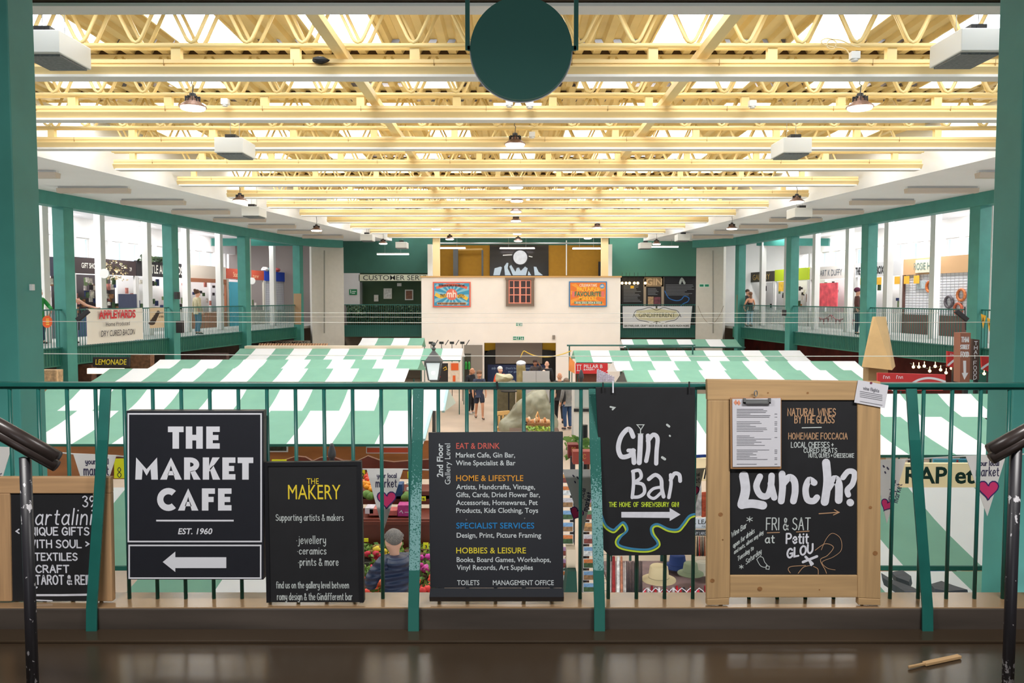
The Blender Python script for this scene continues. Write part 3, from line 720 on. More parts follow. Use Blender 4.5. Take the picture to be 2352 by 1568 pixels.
def block(letters, yt, yb):
    """heavy geometric capitals, drawn as solid pieces inside their measured rectangles"""
    H = yb - yt; k = 15.0; out = []
    def R(x0, x1, a, b): out.append(('f', [(x0, yt + a), (x1, yt + a), (x1, yt + b), (x0, yt + b)]))
    def Q(*p): out.append(('f', [(x, yt + y) for x, y in p]))
    for ch, a, b in letters:
        m = (a + b) / 2
        if ch == 'T': R(a, b, 0, 13); R(m - 7.5, m + 7.5, 13, H)
        elif ch == 'H': R(a, a + k, 0, H); R(b - k, b, 0, H); R(a + k, b - k, 19, 32)
        elif ch in 'EF':
            R(a, a + k, 0, H); R(a + k, b, 0, 12.5); R(a + k, b - 3, 19.5, 31.5)
            if ch == 'E': R(a + k, b, H - 12.5, H)
        elif ch == 'M':
            Q((a, H), (a + 2, 0), (a + 17, 26), (a + 15, H)); Q((a + 2, 0), (m, 27), (m, H - 9), (a + 15, 23)); Q((b - 2, 0), (b - 15, 23), (m, H - 9), (m, 27)); Q((b, H), (b - 15, H), (b - 17, 26), (b - 2, 0))
        elif ch == 'A': Q((a, H), (m, 0), (m, 19), (a + 15.5, H)); Q((b, H), (b - 15.5, H), (m, 19), (m, 0)); Q((m - 4.2, 31), (m + 4.2, 31), (m + 7.9, 41), (m - 7.9, 41))
        elif ch == 'R':
            R(a, a + 14, 0, H); pts = [(a + 14 + 21 * sin(pi * j / 12) * (1 if j else 0), 16.5 - 16.5 * cos(pi * j / 12)) for j in range(13)]; inn = [(a + 14 + 8 * sin(pi * j / 12), 16.5 - 5 * cos(pi * j / 12)) for j in range(13)]
            for j in range(12): Q(pts[j], pts[j + 1], inn[j + 1], inn[j])
            Q((a + 14, 32), (a + 25, 30), (b + 2, H), (b - 14, H))
        elif ch == 'K': R(a, a + 14.5, 0, H); Q((a + 14.5, 20), (b - 17, 0), (b, 0), (a + 14.5, 33)); Q((a + 16, 26), (a + 24, 18), (b + 1, H), (b - 16, H))
        elif ch == 'C':
            c = (a + 26, H / 2); o = [(c[0] + 26 * cos(t_), c[1] + 26.5 * sin(t_)) for t_ in [radians(48 + 264 * j / 20) for j in range(21)]]; i_ = [(c[0] + 11.5 * cos(t_), c[1] + 12 * sin(t_)) for t_ in [radians(48 + 264 * j / 20) for j in range(21)]]
            for j in range(20): Q(o[j], o[j + 1], i_[j + 1], i_[j])
    return out
letter(t, px, LETW, [*block([('T', 386, 422), ('H', 427, 466), ('E', 474, 505)], 979, 1030), *block([('M', 311, 363), ('A', 368, 418), ('R', 423, 459), ('K', 466, 505), ('E', 511, 541), ('T', 546, 582)], 1050, 1101), *block([('C', 361, 407), ('A', 409, 456), ('F', 464, 494), ('E', 501, 532)], 1121, 1172),
    ('p', 'EST. 1960', 409, 488, 1213, 1226, {'bold': .02, 'shear': .2})])
letter(t, px, LETW, [('f', [(374, 1290), (403, 1266), (403, 1279), (520, 1279), (520, 1304), (403, 1304), (403, 1313)])], 'arrow')
# ---------------------------------------------------------------- sign 2: the makery
t, px = board('makery_chalkboard', 'tall black chalkboard for the makery with yellow title, leaning on the balusters', 'chalkboard', 3.265, [(607, 1062), (829, 1060), (836, 1383), (612, 1383)], .03, CHALKB)
mb = MB()
for a, b in (((607, 1066), (829, 1064)), ((611, 1062), (617, 1383)), ((825, 1060), (831, 1383))): px.line(mb, [a, b], 9, off=.004, cap=0)
mb.build('rim', mat('black rim paint', (24, 25, 30), .4), t)
letter(t, px, CHALKY, [('p', 'THE', 705, 732, 1098, 1111, {}), ('p', 'MAKERY', 662, 782, 1113, 1146, {})], label='yellow title lettering')
letter(t, px, CHALKG, [('h', 'Supporting artists & makers', 634, 789, 1181, 1195, 1.5), ('h', '@jewellery', 681, 748, 1231, 1248, 1.8), ('h', '@ceramics', 683, 749, 1257, 1272, 1.8), ('h', '@prints & more', 685, 777, 1282, 1298, 1.8),
    ('h', 'find us on the gallery level between', 635, 801, 1336, 1350, 1.6), ('h', 'romy design & the Gindifferent bar', 637, 809, 1362, 1377, 1.6)], label='pale hand lettering')
# ---------------------------------------------------------------- sign 3: directory
t, px = board('directory_board', 'black printed directory board listing gallery level shops by colour heading', 'sign', 3.285, [(984, 993), (1293, 991), (1294, 1350), (988, 1350)], .012, mat('satin black sign', (44, 46, 52), .3))
mb = MB(); a = P(988, 1350, 3.285); b = P(1294, 1376, 3.285)
mb.prism([(a.x, 3.285, a.z), (a.x, 3.25, a.z - .025), (a.x, 3.262, b.z), (a.x, 3.297, b.z)], (b.x - a.x, 0, 0)); mb.build('bent_lip', mat('satin black sign', (44, 46, 52), .3), t)
W2 = mat('cool white print', (214, 222, 226), .5)
P_ = lambda s, x0, x1, yt, yb, bd=.012: ('p', s, x0, x1, yt, yb, {'bold': bd})
letter(t, px, W2, [P_('Market Cafe, Gin Bar,', 1047, 1183, 1039, 1050), P_('Wine Specialist & Bar', 1047, 1184, 1057, 1068), P_('Artists, Handcrafts, Vintage,', 1048, 1229, 1112, 1123), P_('Gifts, Cards, Dried Flower Bar,', 1048, 1240, 1130, 1141),
    P_('Accessories, Homewares, Pet', 1048, 1235, 1148, 1159), P_('Products, Kids Clothing, Toys', 1048, 1236, 1166, 1177), P_('Design, Print, Picture Framing', 1049, 1243, 1223, 1234), P_('Books, Board Games, Workshops,', 1049, 1265, 1279, 1290),
    P_('Vinyl Records, Art Supplies', 1049, 1224, 1297, 1308), P_('TOILETS', 1050, 1101, 1332, 1343, .008), P_('MANAGEMENT OFFICE', 1132, 1272, 1332, 1343, .008)])
mb = MB()
a = px.uv(1004, 1095); b = px.uv(1017, 1018); printed(mb, px.pl, '2nd Floor', a[0], b[0], a[1], b[1], bold=.02, rot=True)
a = px.uv(1022, 1112); b = px.uv(1034, 1018); printed(mb, px.pl, 'Gallery Level', a[0], b[0], a[1], b[1], rot=True)
mb.build('side_lettering', W2, t)
for s, x1, y0, y1, c, nm in (('EAT & DRINK', 1148, 1017, 1030, (214, 100, 90), 'coral'), ('HOME & LIFESTYLE', 1202, 1091, 1104, (226, 158, 56), 'orange'), ('SPECIALIST SERVICES', 1227, 1200, 1213, (36, 136, 206), 'blue'), ('HOBBIES & LEISURE', 1208, 1257, 1270, (232, 214, 62), 'yellow')):
    letter(t, px, mat(nm + ' print', c, .5), [P_(s, 1048, x1, y0, y1, .009)], 'heading', nm + ' heading')
for q in ((1071, 1193), (1205, 1190)):
    p = P(q[0], q[1], 3.283); mb = MB(); mb.lathe((p.x, p.y, p.z), [(.003, -.002), (.003, .002)], 8, axis='y'); mb.build('screw_head', METAL, t)
# ---------------------------------------------------------------- sign 4: gin bar
t, px = board('gin_bar_board', 'black painted gin bar board with white arrow hung from the rail', 'sign', 3.27, [(1368, 889), (1597, 889), (1596, 1274), (1400, 1276), (1386, 1262)], .008, CHALKB)
def fat(pts, w_, sm=True): return ('l', pts, w_, {'sm': sm})
letter(t, px, CHALKW, [fat([(1454, 1002), (1448, 988), (1440, 986), (1426, 1003), (1420, 1028), (1427, 1048), (1445, 1046), (1454, 1036)], 11), fat([(1454, 1034), (1456, 1062)], 11, False), fat([(1443, 1034), (1456, 1034)], 9, False),
    fat([(1471, 1000), (1470, 1030), (1468, 1062)], 12), fat([(1488, 1000), (1489, 1030), (1484, 1058)], 10), fat([(1488, 1012), (1500, 998), (1510, 1006), (1508, 1035), (1507, 1064)], 10),
    fat([(1454, 1082), (1455, 1110), (1452, 1142)], 8), fat([(1453, 1082), (1468, 1080), (1472, 1096), (1455, 1108)], 8), fat([(1455, 1108), (1476, 1112), (1480, 1130), (1468, 1140), (1452, 1141)], 8),
    fat([(1490, 1100), (1505, 1090), (1518, 1100), (1520, 1122), (1524, 1140)], 9), fat([(1519, 1118), (1500, 1122), (1489, 1136), (1502, 1144), (1519, 1130)], 7),
    fat([(1540, 1090), (1541, 1112), (1536, 1142)], 8), fat([(1540, 1102), (1549, 1087), (1560, 1090), (1562, 1104)], 9)], 'big_lettering')
letter(t, px, CHALKW, [('f', [(1427, 1175), (1538, 1175), (1538, 1166), (1563, 1181), (1538, 1196), (1538, 1189), (1427, 1188)])], 'arrow')
letter(t, px, CHALKG, [('l', [(1463, 975), (1479, 975), (1472, 986), (1463, 975)], 2), ('l', [(1471, 986), (1471, 994)], 2.4), ('l', [(1465, 996), (1477, 996)], 2), ('l', [(1402, 934), (1411, 936), (1407, 940)], 4), ('l', [(1532, 975), (1537, 979)], 5), ('l', [(1521, 1050), (1527, 1054)], 6), ('l', [(1538, 1000), (1539, 1001)], 4)], 'doodle')
letter(t, px, mat('lime chalk', (190, 214, 60), .8), [('h', 'THE  HOME  OF  SHREWSBURY  GIN!', 1399, 1559, 1153, 1163, 1.7), ('l', [(1381, 1186), (1389, 1210), (1408, 1222), (1420, 1214), (1430, 1204), (1437, 1220), (1420, 1232), (1414, 1246), (1424, 1258), (1455, 1265), (1490, 1266), (1512, 1256), (1514, 1244), (1502, 1226), (1500, 1212), (1512, 1208), (1535, 1219), (1558, 1220), (1572, 1206), (1584, 1190), (1595, 1185)], 4, {'sm': True})], 'lime_lettering')
letter(t, px, mat('blue chalk', (58, 132, 172), .8), [('l', [(1381, 1180), (1391, 1205), (1408, 1216), (1418, 1209), (1432, 1199), (1441, 1216), (1426, 1232), (1419, 1246), (1428, 1254), (1456, 1260), (1489, 1261), (1508, 1252), (1509, 1243), (1497, 1226), (1496, 1210), (1510, 1203), (1535, 1214), (1556, 1215), (1568, 1203), (1582, 1185), (1595, 1180)], 5, {'sm': True})], 'river_line')
for i, (x, y0, y1, m_) in enumerate(((1385, 878, 899, BLACK), (1408, 874, 902, LETW), (1583, 876, 902, BLACK))):
    mb = MB(); a = P(x, y0, 3.265); b = P(x, y1, 3.262); mb.bar(a, b, .006, .004, up=(0, 1, 0)); mb.build('cable_tie', m_, t)
p = P(1072 + 70, 880, 3.3); mb = MB(); mb.bar(P(1141, 876, 3.31), P(1143, 894, 3.31), .008, .006, up=(0, 1, 0)); single('cable_tie', mb, BLACK, 'loose black cable tie round the near handrail above the directory board', 'tie')
# ---------------------------------------------------------------- sign 5: lunch A-board
Yl = 3.25
t = thing('lunch_chalkboard', 'pine framed lunch chalkboard standing on the kerb', 'chalkboard', P(1825, 1388, Yl)); px = PX(Yl)
def plank(nm, pts, m, th=.03): mb = MB(); px.slab(mb, pts, th); return mb.build(nm, m, t, bevel=.003)
sl = plank('stile', [(1626, 919), (1677, 919), (1677, 1373), (1624, 1375)], PINE_V); sr = plank('stile', [(1970, 919), (2023, 919), (2023, 1375), (1970, 1373)], PINE_V)
top = plank('top_rail', [(1624, 871), (2023, 876), (2023, 919), (1625, 919)], PINE_H); bot = plank('bottom_rail', [(1677, 1321), (1970, 1321), (1970, 1372), (1677, 1372)], PINE_H)
plank('foot', [(1624, 1375), (1675, 1373), (1675, 1389), (1624, 1390)], PINE_H); plank('foot', [(1972, 1373), (2023, 1375), (2023, 1390), (1972, 1389)], PINE_H)
px2 = PX(Yl + .008); mb = MB(); px2.slab(mb, [(1676, 918), (1971, 918), (1971, 1322), (1676, 1322)], .012); pan = mb.build('chalk_panel', CHALKB, t)
for x, y, r in ((1764, 902, 3), (1855, 902, 4), (1655, 1181, 8), (1999, 1165, 6), (1636, 1333, 8), (1660, 1239, 3), (1745, 1352, 9), (1882, 1354, 3), (2010, 1270, 9)):
    c = px.uv(x, y); k = r * .62 / F * Yl; mb = MB()
    mb.add([px.pl.at(c[0] + k * cos(a_ * pi / 5) * 1.1, c[1] + k * sin(a_ * pi / 5), .0009) for a_ in range(10)], [tuple(range(10))])
    mb.build('knot', KNOT, top if y < 919 else bot if 1321 < y and 1677 < x < 1970 else sl if x < 1700 else sr)
letter(t, px2, CHALKW, [fat([(1708, 1092), (1712, 1125), (1704, 1158)], 22), fat([(1704, 1158), (1728, 1156), (1752, 1160)], 20), fat([(1745, 1094), (1737, 1116), (1746, 1136), (1762, 1138), (1770, 1118), (1772, 1092)], 15), fat([(1770, 1110), (1778, 1142)], 15),
    fat([(1796, 1088), (1797, 1120), (1794, 1150)], 16), fat([(1797, 1112), (1812, 1096), (1824, 1104), (1826, 1128), (1822, 1150)], 16), fat([(1870, 1108), (1858, 1102), (1850, 1122), (1854, 1146), (1868, 1150), (1876, 1142)], 15),
    fat([(1897, 1062), (1900, 1105), (1894, 1152)], 19), fat([(1900, 1122), (1916, 1100), (1926, 1112), (1926, 1148)], 18), fat([(1936, 1096), (1948, 1082), (1962, 1086), (1958, 1110), (1946, 1124), (1948, 1136)], 13), fat([(1952, 1153), (1953, 1154)], 17, False)], 'big_lettering')
letter(t, px2, CHALKO, [('h', 'NATURAL WINES', 1809, 1919, 938, 954, 2.2), ('h', 'BY THE GLASS', 1825, 1916, 955, 971, 2.2), ('h', 'HOMEMADE FOCCACIA', 1811, 1946, 994, 1008, 1.8), ('l', [(1881, 1179), (1926, 1176)], 2.2), ('l', [(1916, 1170), (1927, 1176), (1914, 1182)], 2), ('l', [(1762, 1223), (1790, 1222)], 2), ('l', [(1829, 1221), (1858, 1219)], 2),
    ('l', [(1872, 1263), (1895, 1248), (1914, 1256), (1900, 1275), (1884, 1285), (1895, 1308), (1898, 1316)], 1.5, {'sm': True}), ('l', [(1886, 1262), (1898, 1236), (1912, 1224), (1930, 1236), (1932, 1262), (1914, 1278), (1888, 1290), (1900, 1304), (1918, 1308)], 1.2, {'sm': True}), ('l', [(1815, 1315), (1810, 1306), (1818, 1300), (1850, 1298)], 1.5, {'sm': True}), ('l', [(1833, 1316), (1845, 1302), (1860, 1298)], 1.5, {'sm': True}), ('l', [(1868, 1300), (1878, 1306), (1879, 1318)], 1.5, {'sm': True})], 'tan_lettering', 'tan chalk lettering and squiggles')
letter(t, px2, CHALKG, [('l', [(1842, 982), (1886, 981)], 2.2), ('h', 'LOCAL CHEESES +', 1817, 1914, 1015, 1027, 1.7), ('h', 'CURED MEATS', 1846, 1922, 1029, 1039, 1.6), ('h', 'NUTS, OLIVES + CHEESECAKE', 1857, 1961, 1041, 1050, 1.4), ('h', 'FRI & SAT', 1760, 1861, 1189, 1216, 2.6), ('h', 'at', 1758, 1778, 1229, 1246, 3),
    ('h', 'Wine Bar', 1680, 1714, 1222, 1234, 1.5, {'slope': .7}), ('h', 'open for drinks', 1684, 1732, 1247, 1258, 1.4, {'slope': .75}), ('h', 'and nuts, olives any day', 1686, 1752, 1263, 1272, 1.2, {'slope': .72}), ('h', 'Tuesday to', 1694, 1730, 1278, 1288, 1.4, {'slope': .75}), ('h', 'Saturday', 1713, 1748, 1284, 1296, 1.4, {'slope': .75}),
    ('h', '*', 1715, 1728, 1180, 1204, 1.8), ('h', '*', 1698, 1707, 1292, 1310, 1.6), ('l', [(1738, 1284), (1744, 1278), (1752, 1280), (1756, 1290), (1762, 1298), (1756, 1302), (1746, 1298), (1738, 1284)], 1.6, {'sm': True}), ('l', [(1760, 1298), (1767, 1300), (1766, 1307), (1759, 1306), (1760, 1298)], 1.6)], 'white_lettering')
letter(t, px2, CHALKW, [('h', 'Petit', 1806, 1856, 1225, 1247, 4.0), ('h', 'GLOU', 1808, 1866, 1261, 1281, 4.4, {'slope': .22}), ('l', [(1850, 1278), (1866, 1294)], 6), ('l', [(1876, 1277), (1844, 1290)], 6), ('l', [(1858, 1284), (1863, 1297)], 5)], 'name_lettering')
# clipboard with menu, and the loose note
t, px = board('clipboard', 'clipboard with a printed white menu hung on the lunch chalkboard', 'clipboard', Yl - .012, [(1677, 912), (1795, 912), (1795, 1077), (1678, 1077)], .004, mat('hardboard', (176, 132, 92), .5))
mb = MB(); px3 = PX(Yl - .0165); px3.slab(mb, [(1682, 916), (1793, 914), (1793, 1071), (1683, 1072)], .0012); pp_ = mb.build('menu_sheet', mat('white paper', (214, 214, 222), .8), t)
mb = MB(); rs = random.Random(5); y = 932
while y < 1066:
    if (y // 8) % 4 != 0:
        x = 1692; px3.line(mb, [(x, y), (x + rs.uniform(30, 80), y)], 1.1, cap=0)
        if rs.random() < .6: px3.line(mb, [(1779, y), (1785, y)], 1.2, cap=0)
    y += 3.6
mb.build('menu_print', mat('grey print', (130, 130, 138), .8), pp_)
mb = MB()
for c_ in ((1690, 925), (1697, 926)): px3.poly(mb, [(c_[0] - 5, c_[1] - 1), (c_[0], c_[1] - 8), (c_[0] + 4, c_[1]), (c_[0], c_[1] + 5)])
mb.build('menu_logo', mat('salmon print', (226, 150, 120), .8), pp_)
mb = MB(); a = P(1707, 926, Yl - .02); b = P(1769, 917, Yl - .02); mb.box(a.x, b.x, Yl - .03, Yl - .018, a.z, a.z + .006); mb.box(a.x, a.x + .008, Yl - .03, Yl - .018, a.z, b.z + .006); mb.box(b.x - .008, b.x, Yl - .03, Yl - .018, a.z, b.z + .006); mb.box(a.x, b.x, Yl - .024, Yl - .018, a.z, b.z)
c = P(1736, 903, Yl - .02); mb.tube([(c.x + .006 * cos(q * pi / 6), Yl - .02, c.z + .012 * sin(q * pi / 6)) for q in range(12)], .0022, 6, closed=True)
mb.build('clip', METAL, t)
t, px = board('wine_note', 'small tilted white paper note about wine flights on the frame corner', 'note', Yl - .006, [(1971, 872), (2041, 885), (2032, 937), (1962, 924)], .0012, mat('white paper', (214, 214, 222), .8), 0, 'sheet')
letter(t, px, mat('grey print', (130, 130, 138), .8), [('h', 'wine flights', 1983, 2019, 887, 894, 1.1, {'slope': -.18})] + [('l', [(1975, y), (2026, y + 9)], .9) for y in (898, 902, 906, 910, 921)])
letter(t, px, mat('plum dot', (120, 50, 80), .8), [('l', [(2000, 879), (2001, 879)], 5)], 'dot')
# ---------------------------------------------------------------- sign 6: bartalini A-board
Yb = 3.287
t = thing('craft_chalkboard', 'wood framed chalkboard of hand lettered gift crafts at the left end of the kerb', 'chalkboard', P(120, 1380, Yb)); px = PX(Yb)
PW = pine('pale wood frame', (186, 148, 108), (1, 1, .045)); PWH = pine('pale wood frame level', (186, 148, 108), (.045, 1, 1))
plank('top_rail', [(-10, 1096), (252, 1096), (253, 1133), (-10, 1133)], PWH); plank('stile', [(213, 1133), (253, 1133), (258, 1381), (214, 1381)], PW); plank('stile', [(-12, 1133), (22, 1133), (26, 1381), (-12, 1381)], PW)
px2 = PX(Yb + .008); mb = MB(); px2.slab(mb, [(20, 1131), (216, 1131), (216, 1380), (24, 1380)], .012); mb.build('chalk_panel', CHALKB, t)
letter(t, px2, CHALKW, [('h', '39', 191, 217, 1139, 1163, 3), ('h', 'Bartalini', 54, 208, 1170, 1204, 3.4, {'shear': .15}), ('h', '< UNIQUE GIFTS', 38, 204, 1211, 1228, 3.2), ('h', 'WITH SOUL >', 66, 204, 1240, 1257, 3.2), ('h', '@ TEXTILES', 69, 177, 1270, 1286, 3.2), ('h', '@ CRAFT', 70, 158, 1298, 1314, 3.4), ('h', '@ TAROT & REIKI', 72, 216, 1321, 1341, 3.4), ('l', [(72, 1357), (85, 1348)], 4), ('l', [(77, 1366), (140, 1366), (202, 1365)], 5), ('l', [(70, 1377), (120, 1379)], 3)])
# ---------------------------------------------------------------- round hanging sign
Yd = 6.2
c = P(1197, 113, Yd); r = 114 / F * Yd
t = thing('round_sign', 'blank dark green round sign hung from the ceiling on two brackets', 'sign', (c.x, Yd, c.z))
SG = mat('round sign green', (32, 92, 84), .6, var=.03, scale=1)
mb = MB(); mb.lathe((c.x, Yd, c.z), [(r, -.03), (r, .03)], 72, axis='y'); mb.build('disc', SG, t, bevel=.003)
mb = MB(); q = [Vector((c.x + (r + .004) * cos(2 * pi * i / 72), Yd + .034, c.z + (r + .004) * sin(2 * pi * i / 72))) for i in range(72)]; mb.tube(q, .006, 6, closed=True); mb.build('rim', mat('pale metal rim', (190, 188, 196), .4), t, smooth=True)
for xa, xb_ in ((1074, 1086), (1323, 1310)):
    mb = MB(); a = P(xa, 115, Yd); a2 = P(xa, -40, Yd); a2.z = DZ + .2; b = P(xb_, 114, Yd)
    mb.bar(a, (a.x, Yd, a2.z), .034, .02, up=(0, 1, 0)); mb.bar((a.x, Yd, a.z + .012), (b.x + (.03 if xa < 1197 else -.03), Yd, a.z + .012), .02, .034); mb.build('bracket', SG, t)
# ---------------------------------------------------------------- hall fixtures
# pendant high-bay lamps
LENS = mat('high bay lens glow', (255, 240, 222), emit=14.0)
def pendant(label, loc, cord):
    t = thing('pendant_lamp', label, 'lamp', loc, 'pendant lamps of the hall'); x, y, z = loc
    mb = MB(); mb.lathe((x, y, z), [(.21, .0), (.205, .02), (.12, .085), (.1, .1), (.1, .13), (.06, .135), (.055, .17), (.02, .175)], 24); mb.build('shade', mat('bronze lamp body', (120, 92, 78), .4, metal=.5), t, smooth=False)
    mb = MB(); mb.lathe((x, y, z), [(.175, -.03), (.19, -.012), (.19, .002)], 24); mb.build('lens', LENS, t)
    mb = MB()
    for k in range(10):
        a = 2 * pi * k / 10; mb.bar((x + .05 * cos(a), y + .05 * sin(a), z + .125), (x + .12 * cos(a), y + .12 * sin(a), z + .125), .01, .09)
    mb.lathe((x, y, z), [(.055, .13), (.05, .22), (.015, .23)], 14); mb.build('driver', DARKM, t)
    mb = MB(); mb.tube([(x, y, z + .22), (x + .012, y, z + .35), (x - .015, y, z + .22 + cord * .6), (x, y, z + .22 + cord)], .008, 6); mb.build('cord', BLACK, t)
    return t
lamps = [(443, 243), (1183, 328), (1975, 243), (1185, 426), (1187, 457), (551, 457), (1830, 459), (1185, 482), (1185, 503), (1188, 533), (727, 525), (1681, 521), (1002, 522), (1372, 519), (880, 555), (1033, 545), (1350, 543), (1190, 549), (1508, 556)]
names = ['nearest pendant lamp at upper left, its lens lit', 'pendant lamp on the centre line just below the round green sign', 'nearest pendant lamp at upper right, its lens lit', 'second pendant lamp down the centre line', 'third pendant lamp down the centre line', 'pendant lamp beside the white unit heater on the left ceiling edge', 'pendant lamp beside the white unit heater on the right ceiling edge',
 'fourth pendant lamp down the centre line', 'fifth pendant lamp down the centre line', 'sixth pendant lamp down the centre line, above the clock', 'small pendant lamp below the left ceiling edge', 'small pendant lamp below the right ceiling edge', 'small pendant lamp left of centre over the far stalls', 'small pendant lamp right of centre over the far stalls', 'pendant lamp before the far dark green wall', 'pendant lamp just above the left poster', 'pendant lamp just above the right poster', 'seventh and last pendant lamp of the centre line', 'pendant lamp before the far lit green wall right of the clock']
for (px_, py_), nm in zip(lamps, names):
    h = 3.1; Y = h * F / (685 - py_)
    if Y > 40: Y = 38.5 if px_ == 1190 else 37.4
    if (px_, py_) in ((551, 457), (1830, 459)): Y = 23.3
    if (px_, py_) in ((727, 525), (1681, 521)): Y = 29.9
    p = P(px_, py_ + 4, Y); pendant(nm, p, max(.25, min(.75, ZH(3.42) - p.z - .3)) if Y < 39 else .35)
# white unit heaters on wires
def heater(label, loc, flip):
    t = thing('unit_heater', label, 'heater', loc, 'white heater boxes hung from the roof'); x, y, z = loc
    W_ = mat('white enamel', (216, 216, 214), .45)
    mb = MB(); mb.box(x - .27, x + .27, y, y + .75, z, z + .28); mb.build('casing', W_, t, bevel=.012)
    mb = MB(); mb.box(x - .24, x + .24, y + .06, y + .69, z - .025, z + .002); mb.build('grille', mat('heater grille', (104, 108, 112), .5, var=.3, scale=30), t)
    mb = MB(); mb.box(x - .1, x + .1, y + .1, y + .3, z + .28, z + .36); mb.lathe((x, y + .1, z + .32), [(.035, -.01), (.035, .0)], 12, axis='y'); mb.build('bracket', DARKM, t)
    mb = MB()
    for yy in (.12, .62): mb.tube([(x, y + yy, z + .3), (x, y + yy, max(ZH(3.7), z + .7))], .005, 5)
    mb.build('hanging_wire', METAL, t)
    return t
for px_, py_, Y, nm in ((86, 121, 9.95, 'big white heater box beside the left green column'), (2258, 117, 9.95, 'big white heater box beside the right green column'), (525, 350, 15.2, 'white heater box hanging at left below the fourth joist'), (1832, 350, 15.2, 'white heater box hanging at right below the fourth joist'),
        (575, 495, 24.4, 'white heater box at the left ceiling edge beside a pendant lamp'), (1846, 498, 24.4, 'white heater box at the right ceiling edge beside a pendant lamp'), (841, 552, 35.3, 'small white heater box above the customer service sign'), (1571, 552, 35.3, 'small white heater box near the right end of the far green wall'), (921, 569, 38.3, 'small white heater box just left of the cream column'), (1484, 570, 38.3, 'small white heater box before the lit green wall right of the cream column')):
    heater(nm, P(px_, py_, Y), 0)
# batten fittings under the side ceilings
for s, nm in ((-1, 'left'), (1, 'right')):
    for k in range(8):
        Y = 18.5 + 2.63 * k
        x = AX(Y) + s * (11.5 - .137 * (Y - 18.5)) ; z = ZH(2.93)
        t = thing('ceiling_batten', '%s long batten light from the camera under the %s white ceiling' % (ordinal(k), nm), 'light', (x, Y, z), 'unlit batten lights under the side ceilings')
        mb = MB(); mb.box(x - .92, x + .92, Y - .05, Y + .05, z - .05, z + .0); mb.build('spine', WHITE, t)
        mb = MB(); mb.prism([(x - .93, Y - .09, z - .17), (x - .93, Y - .12, z - .05), (x - .93, Y + .12, z - .05), (x - .93, Y + .09, z - .17)], (1.86, 0, 0)); mb.build('diffuser', mat('aged diffuser', (206, 190, 174), .4), t)
# lit tubes at the far end
for x0, x1, y, Y, nm in ((866, 939, 585, 40.0, 'lit tube light hanging before the far dark green wall'), (992, 1069, 571, 42, 'lit tube light left of the clock in the ochre room'), (1148, 1228, 571.5, 42, 'lit tube light right above the clock'), (1315, 1379, 572, 42, 'lit tube light right of the clock in the ochre room'), (1496, 1558, 568, 40.0, 'lit tube light hanging before the lit green wall')):
    a = P(x0, y, Y); b = P(x1, y, Y); t = thing('tube_light', nm, 'light', a.lerp(b, .5), 'lit tube lights at the far end')
    mb = MB(); mb.box(a.x, b.x, Y - .04, Y + .04, a.z, a.z + .05); mb.build('tube', TUBEW, t)
    mb = MB(); mb.box(a.x, b.x, Y - .05, Y + .05, a.z + .05, a.z + .09); mb.build('housing', WHITE, t)
    mb = MB()
    for k in (.25, .75): q = a.lerp(b, k); mb.tube([(q.x, Y, q.z + .09), (q.x, Y, q.z + .75)], .008, 5)
    mb.build('hanging_wire', METAL, t)
# wires across the hall
for i, (py_, Y, nm) in enumerate(((717, 24.0, 'thin white wire across the hall just under the gallery handrails'), (738.5, 20.5, 'thin white wire across the hall over the middle of the gallery railings'), (812, 15.6, 'thin wire across the hall passing over the striped canopies'), (727, 30.0, 'faint thin wire across the hall behind the two nearer wires'))):
    a = P(-40, py_ - 1, Y); b = P(2390, py_ + 5 if i == 2 else py_ + 1, Y)
    lim = 15.98 - .134 * Y - .1; a.x = max(a.x, AX(Y) - lim); b.x = min(b.x, AX(Y) + lim)
    mb = MB(); pts = [a.lerp(b, k / 16) + Vector((0, 0, -.03 * sin(pi * k / 16))) for k in range(17)]; mb.tube(pts, .0075 if i != 3 else .006, 5)
    single('hall_wire', mb, mat('pale wire', (210, 206, 200), .5), nm, 'wire')
# small white boxes on the joists
for px_, py_, Y, nm in ((1170, 236, 13.4, 'small white detector box below the round green sign, its left one'), (1217, 239, 13.4, 'small white box below the round green sign, its right one'), (1222, 309, 16.0, 'small grey box beside the cord of the centre pendant lamp'), (517, 234, 13.4, 'small white detector right of the nearest left pendant lamp'), (1728, 238, 13.4, 'small white detector left of the nearest right pendant lamp'), (1963, 128, 10.8, 'white cable box above the nearest right pendant lamp')):
    c = P(px_, py_, Y); mb = MB(); mb.box(c.x - .06, c.x + .06, c.y - .05, c.y + .05, c.z - .05, c.z + .05); mb.lathe((c.x, c.y, c.z), [(.045, -.075), (.05, -.045)], 12)
    single('ceiling_junction_box', mb, WHITE, nm, 'box', bevel=.008)
mb = MB(); pts = [P(x, y, 10.9) for x, y in ((1952, 128), (1940, 112), (1900, 105), (1886, 95), (1900, 88), (1920, 96), (1915, 112), (1900, 108), (1905, 92), (1930, 92), (1960, 105), (1975, 108))]
pts = [Vector(v) for v in smooth([tuple(p) for p in pts])]; mb.tube(pts, .008, 5); single('ceiling_cable', mb, mat('cream cable', (226, 206, 166), .5), 'loose coil of cream cable on the near joist at upper right', 'cable')
c = P(735, 138, 10.9); mb = MB(); mb.ball(c, (.12, .06, .05), 10, 6, jit=.3); 
single('ceiling_cable', mb, DARKM, 'dark cable bundle on the near joist beside the left roof beam', 'cable')
# ---------------------------------------------------------------- far wall details
def flat(name, label, cat, Y, pts, m, th=.03, items=(), part='panel', group=None, bevel=0):
    return board(name, label, cat, Y, pts, th, m, bevel, part, group)
R4 = lambda x0, y0, x1, y1: [(x0, y1), (x1, y1), (x1, y0), (x0, y0)]
